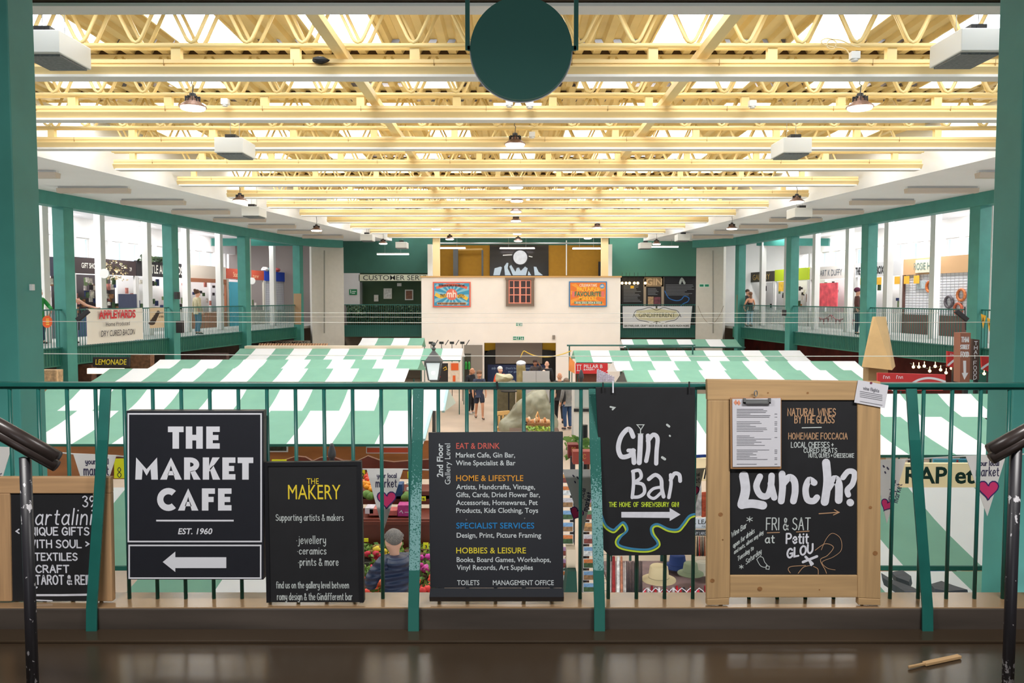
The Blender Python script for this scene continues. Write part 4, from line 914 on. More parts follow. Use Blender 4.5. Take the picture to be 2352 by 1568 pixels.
# customer service sign
ys = YF + .9
t, px = board('service_sign', 'cream sign band with black capitals reading customer service', 'sign', ys, R4(824, 630, 992, 645), .1, mat('cream sign band', (196, 198, 178), .7))
letter(t, px, mat('black print', (34, 36, 38), .6), [('p', 'CUSTOMER SERVICES', 834, 1010, 632, 643, {'bold': .004})])
mb = MB(); px.slab(mb, R4(788, 627, 826, 700), .1); struct('wall_service_white', mb, mat('office white', (200, 200, 204), .8))
t, px = board('green_notice', 'small green notice on the white panel by the customer service sign', 'notice', ys - .02, R4(802, 664, 820, 677), .02, mat('notice green', (0, 118, 72), .6)); letter(t, px, LETW, [('l', [(809, 669), (817, 669)], 1.6), ('l', [(809, 673), (815, 673)], 1.6), ('l', [(805, 666), (806, 673)], 1.5)])
yw = YF + 2.38
for x0, y0, x1, y1, col, nm in ((859, 677, 869, 692, (214, 208, 200), 'smallest pale picture on the olive wall'), (881, 662, 900, 686, (214, 214, 214), 'middle white framed drawing on the olive wall'), (930, 665, 949, 689, (206, 200, 196), 'pale framed brown picture on the olive wall beside the white wall')):
    t, px = board('framed_picture', nm, 'picture', yw - .05, R4(x0, y0, x1, y1), .04, mat('pale frame', (214, 214, 210), .6), 0, 'frame'); mb = MB(); px.poly(mb, R4(x0 + 2.2, y0 + 2.5, x1 - 2.2, y1 - 2.5), .003); mb.build('picture', mat(nm, (128, 84, 62) if 'brown' in nm else col, .6, var=.35, scale=9), t)
t, px = board('thermostat_box', 'small white box high on the olive wall', 'box', yw - .05, R4(912, 650, 922, 657), .05, WHITE)
mb = MB(); px = PX(YF + 2.2); px.slab(mb, R4(822, 648, 832, 702), .1); single('office_door', mb, mat('grey glass door', (120, 124, 122), .3), 'narrow grey glazed door at the left of the olive wall', 'door')
# ivy along the left far railing
def leafcloud(mb, n, cx, cy, cz, s, m=(0,)):
    for i in range(n):
        c = Vector((random.uniform(*cx), random.uniform(*cy), random.uniform(*cz))); a = random.uniform(0, 2 * pi); b_ = random.uniform(-.9, .9); k = s * random.uniform(.6, 1.3)
        u = Vector((cos(a), sin(a) * .5, b_)).normalized() * k; v = u.cross(Vector((random.uniform(-1, 1), 1, random.uniform(-1, 1)))).normalized() * k * .6
        mb.quad(c - u, c + v, c + u, c - v, random.choice(m))
IV = [mat('ivy leaf', (38, 58, 34), .6), mat('ivy leaf light', (70, 92, 56), .6), mat('ivy leaf pale', (120, 140, 112), .5)]
mb = MB(); xa, xb = P(788, 0, YF).x, P(966, 0, YF).x
leafcloud(mb, 1500, (xa, xb), (YF - .02, YF + .25), (.1, 1.02), .07, (0, 0, 0, 1)); leafcloud(mb, 150, (xa, xa + 1.0), (YF - .05, YF + .1), (.55, 1.05), .07, (1, 2)); mb.box(xa, xb, YF + .2, YF + .25, 0, .98, 0)
tag(mb.build('ivy', IV), 'dark ivy screen filling the far left railing', 'ivy', kind='stuff')
# posters on the white kiosk wall
yk = YK - .07
t, px = board('anniversary_poster', 'blue sunburst poster with coral disc and yellow ribbon on the white wall', 'poster', yk, R4(994, 647, 1081, 705), .02, mat('poster coral', (232, 106, 82), .6))
mb = MB(); px.poly(mb, R4(997, 650, 1078, 702), .002); 
mb.build('blue_field', mat('poster blue', (62, 150, 188), .6), t)
mb = MB()
for k in range(14):
    a0 = 2 * pi * k / 14; a1 = a0 + .2
    def edge(a):
        c_, s_ = cos(a), sin(a); kx = min(39 / abs(c_) if abs(c_) > 1e-3 else 1e9, 25 / abs(s_) if abs(s_) > 1e-3 else 1e9); return (1037.5 + c_ * kx, 676 + s_ * kx)
    px.poly(mb, [(1037.5, 676), edge(a0), edge(a1)], .003)
mb.build('sun_rays', mat('poster pale blue', (140, 196, 214), .6), t)
mb = MB(); px.line(mb, [(1002, 661), (1020, 656), (1037, 654), (1056, 656), (1073, 661)], 6, sm=True, off=.004, cap=0); mb.build('top_band', mat('poster coral', (232, 106, 82), .6), t)
mb = MB(); px.line(mb, [(1004, 697), (1071, 697)], 5, off=.004, cap=0); mb.build('base_band', mat('poster peach', (240, 170, 110), .6), t)
mb = MB(); px.line(mb, [(1000, 675), (1012, 681), (1026, 678)], 8, sm=True, off=.004, cap=0); px.line(mb, [(1050, 682), (1060, 679), (1074, 687)], 8, sm=True, off=.004, cap=0); mb.build('ribbon', mat('poster yellow', (242, 196, 72), .6), t)
mb = MB(); c = px.uv(1037.5, 676); k = 13 / F * yk; mb.add([px.pl.at(c[0] + k * cos(pi * j / 12), c[1] + k * sin(pi * j / 12), .006) for j in range(24)], [tuple(range(24))]); mb.build('disc', mat('poster coral disc', (230, 116, 98), .6), t)
letter(t, px, mat('poster cream', (250, 232, 216), .6), [('h', 'mh', 1028, 1047, 668, 682, 2.2, {'off': .009})])
mb = MB(); px.hand(mb, '1965', 1011, 1023, 675, 682, 1, off=.008); px.hand(mb, '2025', 1052, 1066, 676, 683, 1, off=.008); px.hand(mb, 'CELEBRATING 60 YEARS OF OUR MARKET HALL', 1008, 1068, 653.5, 657.5, .8, off=.008); px.hand(mb, 'HOME TO OVER 70 INDEPENDENT TRADERS', 1006, 1069, 695.5, 698.5, .8, off=.008)
mb.build('small_lettering', mat('poster ink', (70, 44, 40), .6), t)
t, px = board('award_poster', "orange sunburst award poster praising Britain's favourite market on the white wall", 'poster', yk, R4(1307, 646, 1394, 704), .02, mat('poster rim blue', (46, 124, 178), .6))
mb = MB(); px.poly(mb, R4(1309.5, 648.5, 1391.5, 701.5), .002); mb.build('orange_field', mat('poster orange', (238, 124, 46), .6), t)
mb = MB()
for k in range(12):
    a0 = 2 * pi * k / 12; a1 = a0 + .22
    def edge2(a):
        c_, s_ = cos(a), sin(a); kx = min(39 / abs(c_) if abs(c_) > 1e-3 else 1e9, 25 / abs(s_) if abs(s_) > 1e-3 else 1e9); return (1350 + c_ * kx, 676 + s_ * kx)
    px.poly(mb, [(1350, 676), edge2(a0), edge2(a1)], .003)
mb.build('sun_rays', mat('poster amber', (246, 160, 62), .6), t)
mb = MB(); px.poly(mb, R4(1314, 669, 1321, 682), .004); px.poly(mb, R4(1381, 669, 1388, 682), .004); mb.build('ribbon_ends', mat('poster pink', (232, 120, 110), .6), t)
mb = MB(); px.poly(mb, R4(1319, 692, 1383, 698), .004); mb.build('date_band', mat('poster teal', (104, 140, 116), .6), t)
mb = MB(); c = px.uv(1383, 657); k = 5.5 / F * yk; mb.add([px.pl.at(c[0] + k * cos(pi * j / 8), c[1] + k * sin(pi * j / 8), .005) for j in range(16)], [tuple(range(16))]); mb.build('badge', mat('poster badge blue', (70, 150, 200), .6), t)
mb = MB(); px.print(mb, "BRITAIN'S", 1325, 1376, 660, 668, bold=.02, off=.006); px.print(mb, 'MARKET', 1330, 1371, 681, 689, bold=.02, off=.006); mb.build('yellow_lettering', mat('poster bright yellow', (250, 196, 60), .6), t)
mb = MB(); px.print(mb, 'CELEBRATING', 1331, 1371, 652, 658, bold=.01, off=.006); px.print(mb, '2018, 2023, 2024 & 2025', 1322, 1380, 692.5, 697, bold=.01, off=.008); px.hand(mb, 'mh', 1380, 1386, 654, 659, .9, off=.008); mb.build('cream_lettering', mat('poster cream', (250, 232, 216), .6), t)
mb = MB(); px.print(mb, 'FAVOURITE', 1320, 1381, 670, 680, bold=.03, off=.006); mb.build('green_lettering', mat('poster green', (44, 116, 92), .6), t)
# small-paned window
t = thing('paned_window', 'small dark window with pink glazing bars high on the white wall', 'window', P(1194, 702, YK)); px = PX(YK - .03)
mb = MB(); px.slab(mb, R4(1165, 642, 1223, 700), .02); mb.build('glass', mat('dark window glass', (62, 36, 34), .2, var=.4, scale=3), t)
mb = MB()
def fr(x0, y0, x1, y1, dep=.08):
    a = P(x0, y1, YK - .05); b = P(x1, y0, YK - .05); mb.box(a.x, b.x, YK - .05 - dep, YK, a.z, b.z)
fr(1162, 640, 1168, 703); fr(1220, 640, 1227, 703); fr(1162, 697, 1227, 703, .085); fr(1160, 637, 1228, 642, .09); mb.build('outer_frame', mat('taupe frame', (128, 106, 92), .6), t)
mb = MB()
for x in (1169.5, 1180.2, 1194.5, 1208.3, 1219): fr(x - (2.2 if 1190 < x < 1200 else 1.2), 643, x + (2.2 if 1190 < x < 1200 else 1.2), 697, .03)
for y in (644, 660.5, 677, 695.5): fr(1168, y - 1.2, 1221, y + 1.2, .036)
mb.build('glazing_bars', mat('pink bars', (240, 150, 128), .6), t)
# exit signs
for x0, y0, x1, y1, nm in ((1185, 740, 1200, 748.5, 'small lit green exit sign on the white wall under the paned window'), (1178, 772, 1204, 781, 'green and white exit sign just above the wide doorway')):
    t, px = board('exit_sign', nm, 'sign', YK - .02, R4(x0, y0, x1, y1), .05, mat('exit sign white', (216, 240, 228), .5)); mb = MB(); w3 = (x1 - x0) / 3
    for k in range(3): px.poly(mb, R4(x0 + w3 * k + .6, y0 + 1, x0 + w3 * (k + 1) - .6, y1 - 1), .003)
    mb.build('green_field', mat('exit green', (0, 128, 92), .5), t)
    letter(t, px, LETW, [('l', [(x1 - w3 / 2, y0 + 2), (x1 - w3 / 2, y1 - 2)], 1.3, {'off': .005}), ('l', [(x1 - w3 / 2 - 2, y1 - 4), (x1 - w3 / 2, y1 - 2), (x1 - w3 / 2 + 2, y1 - 4)], 1.1, {'off': .005}), ('l', [(x0 + 2, (y0 + y1) / 2), (x0 + w3 - 1.5, (y0 + y1) / 2)], 2, {'off': .005}), ('l', [(x0 + w3 * 1.5, y0 + 2), (x0 + w3 * 1.5 - 1, y1 - 2)], 1.6, {'off': .005})])
px = PX(40.85)
t, px = board('exit_sign', 'green exit sign on the right white corner pier', 'sign', 39.75, R4(1606, 652, 1629, 659), .04, mat('exit sign white', (216, 240, 228), .5)); mb = MB(); px.poly(mb, R4(1607, 653, 1616, 658), .004); px.poly(mb, R4(1619, 653, 1628, 658), .004); mb.build('green_field', mat('exit green', (0, 128, 92), .5), t)
c = P(1272, 774, YK - .05); mb = MB(); mb.box(c.x - .07, c.x + .07, YK - .1, YK, c.z - .1, c.z + .1); single('alarm_box', mb, mat('grey box', (150, 138, 126), .6), 'small grey alarm box above the right side of the wide doorway', 'box', bevel=.02)
# ochre room: black glossy sheet with painted reflections, round clock, ducts, pipes
yo2 = yo - .06
t, px = board('gloss_black_sheet', 'black panel with pale splashes on the ochre wall behind the clock', 'panel', yo2, R4(1125, 562, 1260, 640), .05, mat('gloss black', (26, 26, 28), .15))
mb = MB()
for pts in ([(1133, 632), (1136, 616), (1150, 612), (1153, 614), (1148, 632)], [(1160, 632), (1158, 612), (1164, 603), (1168, 604), (1166, 616), (1174, 632)], [(1178, 632), (1170, 612), (1174, 608), (1184, 624), (1187, 615), (1192, 614), (1196, 622), (1206, 612), (1212, 616), (1208, 632)], [(1212, 632), (1214, 622), (1220, 632)], [(1226, 612), (1232, 613), (1237, 624), (1247, 632), (1228, 632)]): px.poly(mb, pts, .004)
mb.build('painted_reflection', mat('pale reflection tint', (186, 204, 220), .4), t)  # pale shapes paint the sheet's reflections as fixed colour
t = thing('wall_clock', 'large round white clock face at the far end above the white wall', 'clock', P(1195, 608, yo2 - .3)); c = P(1195, 591, yo2 - .3)
mb = MB(); k = 16 / F * c.y; mb.lathe(c, [(k, -.02), (k, .02)], 40, axis='y'); mb.build('face', mat('clock white', (206, 212, 222), .3, var=.12, scale=5), t)
mb = MB(); k2 = 19.5 / F * c.y; mb.lathe(c, [(k2, .015), (k2, .12)], 40, axis='y'); mb.build('rim', BLACK, t)
mb = MB(); mb.bar(P(1155, 586, c.y + .1), P(1177, 585, c.y + .1), .05, .05); mb.bar(P(1213, 588, c.y + .1), P(1223, 590, c.y + .1), .05, .05); mb.build('support_arm', WHITE, t)
for x0, x1, y0, nm in ((1041, 1052, 572, 'grey square duct, left one in the ochre room'), (1106, 1110, 574, 'slim dark grey duct beside the black panel')):
    a = P(x0, 632, yo - .5); b = P(x1, y0, yo - .5); mb = MB(); mb.box(a.x, b.x, yo - .5, yo - .3, a.z - .2, b.z); single('duct', mb, mat('duct grey', (72, 74, 74), .5), nm, 'duct')
mb = MB(); mb.bar(P(1044, 573, yo - .4), P(1108, 572, yo - .4), .08, .08); single('pipe', mb, mat('tan pipe', (176, 142, 84), .6), 'level tan pipe joining the two grey ducts', 'pipe')
a = P(1301, 552, yo - .4); b = P(1301, 632, yo - .4); mb = MB(); mb.tube([a, b], .03, 8); single('pipe', mb, WHITE, 'thin white upright pipe on the ochre wall right of the clock', 'pipe')
a = P(1000, 558.5, 41.5); b = P(1382, 558.5, 41.5); mb = MB(); mb.tube([a, b], .04, 8); single('pipe', mb, METAL, 'long level pipe above the lit tubes of the ochre room', 'pipe')
# doorway contents
yd = YK + 1.2
mb = MB(); a = P(1137, 0, yd).x; b = P(1247, 0, yd).x; z0, z1 = P(0, 835, yd).z, P(0, 787, yd).z; mb.box(a, b, yd, yd + .1, z0, z1 + .3); single('roller_shutter', mb, mat('warm grey shutter', (142, 130, 122), .5, var=.06, scale=2, stretch=(.1, 1, 12)), 'grey half lowered roller shutter inside the wide doorway', 'shutter')
mb = MB(); mb.box(dx0, dx1, YK + 2.5, YK + 2.6, GZ, dz1 + .3); struct('wall_passage', mb, mat('passage dark', (34, 32, 34), .7))
for x0, x1, nm in ((1113, 1138, 'left'), (1246, 1279, 'right')):
    px = PX(yd + .2); mb = MB(); px.slab(mb, R4(x0, 780, x1, 805), .05); single('yellow_cladding', mb, mat('yellow panel', (214, 168, 20), .5), 'yellow panel at the %s of the grey shutter in the doorway' % nm, 'panel')
    px = PX(yd + .1); mb = MB(); px.slab(mb, [(x0, 880), (x1, 880), (x1, 803), (x0 + 12, 804), (x0, 812)] if nm == 'left' else [(x0, 880), (x1, 880), (x1, 812), (x1 - 14, 804), (x0, 803)], .06); single('black_canopy_side', mb, BLACK, 'black stall side at the %s of the doorway' % nm, 'panel')
t, px = board('gallery_reminder_banner', "dark blue banner inside the doorway asking visitors to see the gallery", 'banner', yd + .05, R4(1120, 837, 1252, 880), .03, mat('banner navy', (40, 56, 100), .6))
letter(t, px, mat('banner pale', (150, 178, 214), .6), [('h', 'mh', 1130, 1139, 843, 848, 1), ('p', "Don't forget to visit", 1162, 1218, 843, 847.5, {'bold': .01}), ('p', 'our gallery', 1167, 1200, 851, 855, {'bold': .01})])
mb = MB(); px = PX(YK - .07); px.slab(mb, R4(1066, 792, 1108, 890), .02); single('side_door', mb, mat('grey door', (140, 132, 124), .6), 'grey double door in the white wall left of the wide doorway', 'door')
# gin bar end: boards, banner
yb = YF + 1.2
for x0, y0, x1, y1, nm, col in ((1428, 636, 1478, 702, 'black menu board with rows of pale writing behind the gin banner, leftmost', (30, 26, 28)), (1484, 658, 1519, 702, 'narrow black menu board with a photo between the two wide boards', (30, 26, 28)), (1525, 634, 1602, 702, 'wide black chalk board with a blue river line at the gin bar', (28, 28, 36))):
    t, px = board('menu_board', nm, 'board', yb, R4(x0, y0, x1, y1), .05, mat('board %d' % x0, col, .6)); it = []
    rs = random.Random(x0); y = y0 + (20 if x0 != 1484 else 5)
    while y < y1 - (8 if x0 == 1428 else 24): it.append(('l', [(x0 + 4, y), (x0 + rs.uniform(.6, .92) * (x1 - x0), y)], 1.3, {'cap': 0})); y += 3.3
    letter(t, px, mat('dim chalk', (130, 132, 140), .8), it, 'chalk_rows')
    if x0 == 1525: letter(t, px, mat('blue river chalk', (46, 116, 196), .7), [('l', [(1527, 668), (1536, 684), (1552, 690), (1564, 688), (1572, 680), (1582, 684), (1580, 692), (1570, 697), (1564, 702)], 2, {'sm': True})], 'river_line'); letter(t, px, CHALKG, [('l', [(1562, 650), (1566, 640), (1572, 650)], 5, {'sm': True})], 'dome')
    if x0 == 1484: mb = MB(); px.poly(mb, R4(1488, 681, 1501, 701), .004); mb.build('photo', mat('photo tan', (190, 156, 120), .6, var=.4, scale=8), t); mb = MB(); px.poly(mb, R4(1502, 682, 1517, 701), .004); mb.build('flyer', mat('flyer red', (120, 66, 78), .6, var=.5, scale=6), t)
    if x0 == 1428: mb = MB(); px.poly(mb, R4(1448, 656, 1456, 662), .004); mb.build('logo', mat('logo yellow', (226, 178, 40), .6), t)
t, px = board('gin_letter_sign', 'tan sign with large pale letters between the menu boards', 'sign', yb, R4(1480, 636, 1524, 658), .05, mat('tan board', (160, 132, 100), .6)); letter(t, px, mat('pale bulb letters', (222, 190, 150), .6), [('p', 'GIN', 1484, 1521, 640, 654, {'bold': .03})])
mb = MB(); px = PX(yb); px.slab(mb, R4(1478, 640, 1484, 702), .06); px.slab(mb, R4(1519, 636, 1525, 702), .06); struct('trim_bar', mb, mat('beige post', (178, 160, 140), .7))
for i, x in enumerate((1429, 1438, 1446, 1457, 1465, 1482)):
    c = P(x, 650, yb - .5); mb = MB(); mb.ball(c, .07, 10, 6); t = single('bulb', mb, mat('warm bulb glow', (255, 220, 150), emit=6), 'warm glowing bulb above the gin bar boards', 'lamp', 'gin bar bulbs'); mb = MB(); mb.tube([c + Vector((0, 0, .06)), c + Vector((0, 0, .55))], .01, 5); mb.build('cord', BLACK, t)
t, px = board('gin_banner', 'white gin bar banner with scrolled cream badge hung on the far right railing', 'banner', YF - .2, [(1431, 753), (1585, 753), (1590, 703), (1430, 703)], .02, mat('banner white', (222, 222, 226), .8))
mb = MB(); px.poly(mb, [(1458, 724), (1463, 713), (1480, 712), (1508, 708), (1536, 712), (1552, 713), (1560, 724), (1549, 733), (1530, 736), (1508, 739), (1486, 736), (1468, 733)], .003); mb.build('badge', mat('badge cream', (206, 200, 166), .7), t)
letter(t, px, mat('badge ink', (70, 72, 62), .7), [('p', 'GINDIFFERENT', 1467, 1551, 718, 728, {'off': .006}), ('h', 'GIN PARLOUR, CRAFT BEER BOUSE AND MUCH MUCH MORE', 1434, 1583, 746, 750, .9), ('l', [(1454, 728), (1460, 714), (1476, 710), (1492, 706), (1508, 712), (1524, 706), (1540, 710), (1556, 714), (1564, 728)], 1.3, {'sm': True, 'off': .005}), ('l', [(1456, 722), (1466, 734), (1484, 738), (1496, 742), (1508, 738), (1522, 742), (1534, 738), (1552, 734), (1562, 722)], 1.3, {'sm': True, 'off': .005}), ('l', [(1508, 704), (1508, 709)], 4), ('l', [(1508, 738), (1508, 742)], 4)])
mb = MB(); q = [P(1603 + (1662 - 1603) * k / 12, 702 + 41 * 4 * (k / 12) * (1 - k / 12), 39.4) for k in range(13)]; mb.tube(q, .012, 5); single('slack_cable', mb, mat('tan cable', (130, 112, 96), .6), 'slack brown cable looping across the right corner pier', 'cable')
# ---------------------------------------------------------------- market stalls
CANW = mat('white stall canvas', (246, 246, 248), .8, var=.01, scale=3, trans=.25)
CANG = mat('sea green stall canvas', (130, 182, 159), .8, var=.05, scale=3, trans=.25)
HEM = mat('dark green hem', (28, 96, 82), .7)
POLE = mat('stall pole green', (36, 92, 84), .5)
POLEP = mat('pale stall pole', (170, 204, 204), .5)
def canvas(mb, Xs, a, b, first, sag=.03, n=5):
    """striped canvas between (Y, z) a and b; first: 0 white, 1 green"""
    for i in range(len(Xs) - 1):
        m = (first + i) % 2; x0, x1 = Xs[i], Xs[i + 1]; vs = []; k = 3
        for j in range(n + 1):
            t = j / n; Y = a[0] + (b[0] - a[0]) * t; z = a[1] + (b[1] - a[1]) * t - sag * sin(pi * t)
            for q in range(k + 1):
                x = x0 + (x1 - x0) * q / k; vs.append((x, Y, z - .006 * sin(x * 9.0 + t * 3) * sin(pi * t)))
        fs = [(j * (k + 1) + q, j * (k + 1) + q + 1, (j + 1) * (k + 1) + q + 1, (j + 1) * (k + 1) + q) for j in range(n) for q in range(k)]
        mb.add(vs, fs, m)
def xs_at(pxs, Y, y): return [P(p, y, Y).x for p in pxs]
def seq(a, b, n): return [a + (b - a) * i / n for i in range(n + 1)]
def stall(label, group, decks, legs=True, hem=True, back=1.6):
    """decks: list of (picture columns, (Y, y) measured at, lower (Y, y), upper (Y, y), first colour, part name)"""
    L = []
    for (cols, at_, lo, hi, first, nm) in decks:
        Xs = xs_at(cols, *at_); a = (lo[0], P(1176, lo[1], lo[0]).z); b = (hi[0], P(1176, hi[1], hi[0]).z); L.append((Xs, a, b, first, nm))
    x0 = min(l[0][0] for l in L); x1 = max(l[0][-1] for l in L)
    t = thing('market_stall', label, 'stall', ((x0 + x1) / 2, L[0][1][0], GZ), group)
    for (Xs, a, b, first, nm) in L:
        mb = MB(); canvas(mb, Xs, a, b, first); mb.build(nm, [CANW, CANG], t, smooth=True)
    Xs, a, b, first, nm = L[-1]
    if back:
        mb = MB(); canvas(mb, Xs, (b[0] + back, b[1] - .45), b, first, n=2); mb.build('back_canvas', [CANW, CANG], t, smooth=True)
        mb = MB(); mb.tube([(Xs[0], b[0], b[1] - .03), (Xs[-1], b[0], b[1] - .03)], .022, 6); mb.build('ridge_pole', POLE, t)
    Xs, a, b, first, nm = L[0]
    if hem:
        mb = MB(); mb.box(Xs[0], Xs[-1], a[0] - .012, a[0] + .012, a[1] - .035, a[1] + .004); mb.build('hem', HEM, t)
    if legs:
        n = max(1, int((Xs[-1] - Xs[0]) / 2.6))
        for i in range(n + 1):
            x = Xs[0] + .06 + (Xs[-1] - Xs[0] - .12) * i / n
            for Y, z in ((a[0] + .08, a[1]), (b[0] + (back or .1) - .1, b[1] - .42 if back else b[1])):
                mb = MB(); mb.tube([(x, Y, GZ), (x, Y, z - .02)], .02, 6); mb.build('leg', POLE, t)
    return t, L
SG_ = 'striped market stalls'
# left side, near to far
stall('near green and white striped stall roof below the cafe sign, its eave edge level', SG_, [([-400, -230, -53, 126, 305, 484, 604], (6.91, 1300), (6.91, 1300), (8.24, 1119), 0, 'awning')], back=0)
tE, LE = stall('broad striped stall roof just beyond the cafe sign, over the fruit stand', SG_, [([-40, 57, 164, 255, 357, 457, 555, 657, 761, 860, 972], (12.7, 1020), (12.7, 1020), (14.3, 941), 1, 'awning'), ([54, 134, 214, 295, 375, 455, 535, 616, 695, 780, 860, 939, 1018], (14.3, 941), (14.26, 943), (15.15, 887), 1, 'roof_canvas')])
mb = MB(); mb.bar(P(973, 1010, 12.75), P(991, 943, 14.25), .05, .04); mb.bar(P(1018, 945, 14.35), P(1028, 893, 15.1), .05, .04); mb.build('end_pole', POLEP, tE)
mb = MB(); a, b, c = P(1028, 892, 15.12), P(1020, 945, 14.4), P(1046, 925, 15.9); mb.prism([a, b, c], (.01, 0, 0)); mb.build('end_panel', mat('grey end canvas', (190, 198, 184), .8), tE)
stall('striped stall roof rising just above the near handrail, left of the street lantern', SG_, [([205, 261, 321, 381, 441, 503, 565, 624, 684, 745, 807, 867, 928], (21.1, 875), (20.6, 890), (22.2, 846), 1, 'awning'), ([337, 387, 435, 487, 537, 593, 644, 697, 748, 803, 854, 908, 959], (22.2, 846), (22.16, 847.5), (23.05, 825.5), 0, 'roof_canvas')])
tB, LB = stall('wide striped stall roof behind the street lantern with a beige ridge cover', SG_, [([523, 561, 609, 653, 697, 741, 786, 830, 875, 918, 964, 1010, 1058], (30, 826), (30, 827), (31.4, 800), 1, 'awning')])
mb = MB(); a = P(562, 799, 31.4); b = P(968, 799, 31.4); mb.box(a.x, b.x, 31.38, 31.75, a.z - .05, P(0, 794.5, 31.4).z); mb.build('ridge_cover', mat('beige ridge cover', (230, 212, 190), .7), tB)
stall('far striped stall roof before the left dark railing, partly hidden', SG_, [([822, 860, 897, 935, 969], (36.5, 792), (36.5, 793), (37.6, 776), 0, 'awning')], back=.6)
# right side
stall('near green and white striped stall roof at lower right under the crepe sign', SG_, [([1897, 2076, 2255, 2434, 2613], (6.91, 1300), (6.91, 1300), (8.24, 1119), 0, 'awning')], back=0)
stall('broad striped stall roof on the right, seen between the lunch board and the right column', SG_, [([1442, 1550, 1658, 1766, 1874, 1982, 2090, 2198, 2306, 2414], (11.66, 1045), (11.66, 1045), (13.4, 957), 1, 'awning'), ([1504, 1592, 1680, 1768, 1856, 1944, 2032, 2119, 2210, 2291, 2379], (13.4, 957), (13.36, 959.5), (14.2, 904), 0, 'roof_canvas')])
tD, LD = stall('green and white striped stall roof above the near handrail behind the gin bar board', SG_, [(seq(1442, 2057, 10), (21.1, 875), (20.6, 890), (22.2, 850), 1, 'awning'), ([1408, 1445, 1496, 1548, 1600, 1652, 1704, 1756, 1808, 1860, 1912, 1964], (23.05, 829), (22.16, 851.5), (23.05, 829), 0, 'roof_canvas')])
mb = MB(); mb.prism([P(1431, 851, 22.15), P(1440, 880, 20.9), P(1412, 880, 22.6)], (.01, 0, 0)); mb.build('end_panel', mat('dark stall opening', (70, 66, 60), .8), tD)
tP, LP_ = stall('striped stall roof over the red bakery sign right of the aisle', SG_, [([1317, 1355, 1398, 1442, 1485, 1529, 1572, 1615, 1658, 1701, 1744, 1787, 1837], (31.4, 804.5), (30, 832), (31.4, 804.5), 1, 'awning')])
stall('far striped stall roof under the white gin bar banner', SG_, [([1426, 1451.5, 1485, 1519, 1553, 1586, 1620, 1655, 1690], (37.6, 779), (36.5, 797), (37.6, 779), 0, 'awning')], back=.6)
# nearly flat sheets right below the balcony
for nm, xs, first in (('left', [-3.05, -2.36, -1.68], 1), ('right', [2.35, 2.95, 3.65, 4.35, 5.05], 0)):
    t = thing('canvas_sheet', 'nearly flat striped canvas sheet just below the balcony on the %s' % nm, 'canopy', (sum(xs) / len(xs), 5.5, GZ))
    mb = MB(); canvas(mb, xs, (5.36, ZH(-2.34)), (6.5, ZH(-2.26)), first if nm == 'left' else 1, sag=.05, n=8); mb.build('canvas', [CANW, CANG], t, smooth=True)
    for x in (xs[0] + .05, xs[-1] - .05):
        for Y, h in ((5.42, -2.37), (6.45, -2.29)): mb = MB(); mb.tube([(x, Y, GZ), (x, Y, ZH(h))], .02, 6); mb.build('leg', POLE, t)
# bags lying on the right sheet
for pts, nm in ((((2050, 1338), (2075, 1333), (2095, 1348), (2090, 1362), (2060, 1350)), 'dark folded bag lying on the right canvas sheet beside a baluster'), (((2140, 1368), (2165, 1360), (2195, 1372), (2225, 1382), (2180, 1386), (2150, 1380)), 'grey crumpled cover lying on the right canvas sheet'), (((2026, 1340), (2050, 1356), (2100, 1376), (2120, 1388), (2080, 1386), (2030, 1352)), 'long dark strip of netting along the left edge of the right canvas sheet')):
    mb = MB(); q = [P(x, y, 6.3 - (y - 1333) / 55 * 1.0) for x, y in pts]
    for v in q: v.z += .03
    mb.prism(q, (0, .02, .05)); single('folded_cover', mb, mat('dark cover', (54, 58, 66), .8, var=.3, scale=9), nm, 'cover')
# crepe sign
t, px = board('crepe_sign', 'long cream sign board with tall green serif letters ending in et', 'sign', 8.6, [(2058, 1119), (2242, 1119), (2236, 1064), (2070, 1064)], .05, mat('warm cream sign', (250, 222, 176), .6, emit=.25))
letter(t, px, mat('sign green letters', (24, 62, 54), .6), [('p', 'RAP', 2079, 2176, 1073, 1109, {'bold': .025}), ('p', 'et', 2193, 2240, 1073, 1109, {'bold': .025})])
t, px = board('poster_board', 'blue poster with red lettering just above the cream crepe sign', 'poster', 8.9, R4(2145, 1054, 2224, 1066), .03, mat('poster sky', (70, 160, 200), .6)); letter(t, px, mat('poster red', (206, 50, 60), .6), [('h', '&', 2196, 2203, 1056, 1064, 1.6)])
for x0, x1, c, nm in ((2032, 2052, (196, 120, 60), 'orange'), (2136, 2152, (40, 90, 140), 'dark blue'), (2156, 2176, (60, 130, 180), 'light blue'), (2186, 2198, (110, 60, 40), 'brown')):
    mb = MB(); px = PX(7.6); px.slab(mb, R4(x0, 1304, x1, 1326), .12); single('folded_cloth', mb, mat('cloth ' + nm, c, .9, var=.3, scale=18), '%s folded cloth on the shelf under the near right stall eave' % nm, 'cloth', bevel=.01)
px = PX(7.3); t = thing('sun_hat', 'tan straw hat under the eave of the near right stall', 'hat', P(2240, 1320, 7.4)); c = P(2240, 1318, 7.4)
def hat(t, c, r, m, band=None, tilt=0):
    mb = MB(); mb.lathe(c, [(r, -.005), (r * .99, .004), (r * .6, .02), (r * .52, r * .75), (r * .45, r * .82), (r * .1, r * .84)], 20); o = mb.build('crown_and_brim', m, t, smooth=True)
    if band: mb = MB(); mb.lathe(c, [(r * .605, .02), (r * .585, r * .2)], 20); mb.build('hat_band', band, t)
hat(t, c, .12, mat('straw', (202, 160, 106), .8))
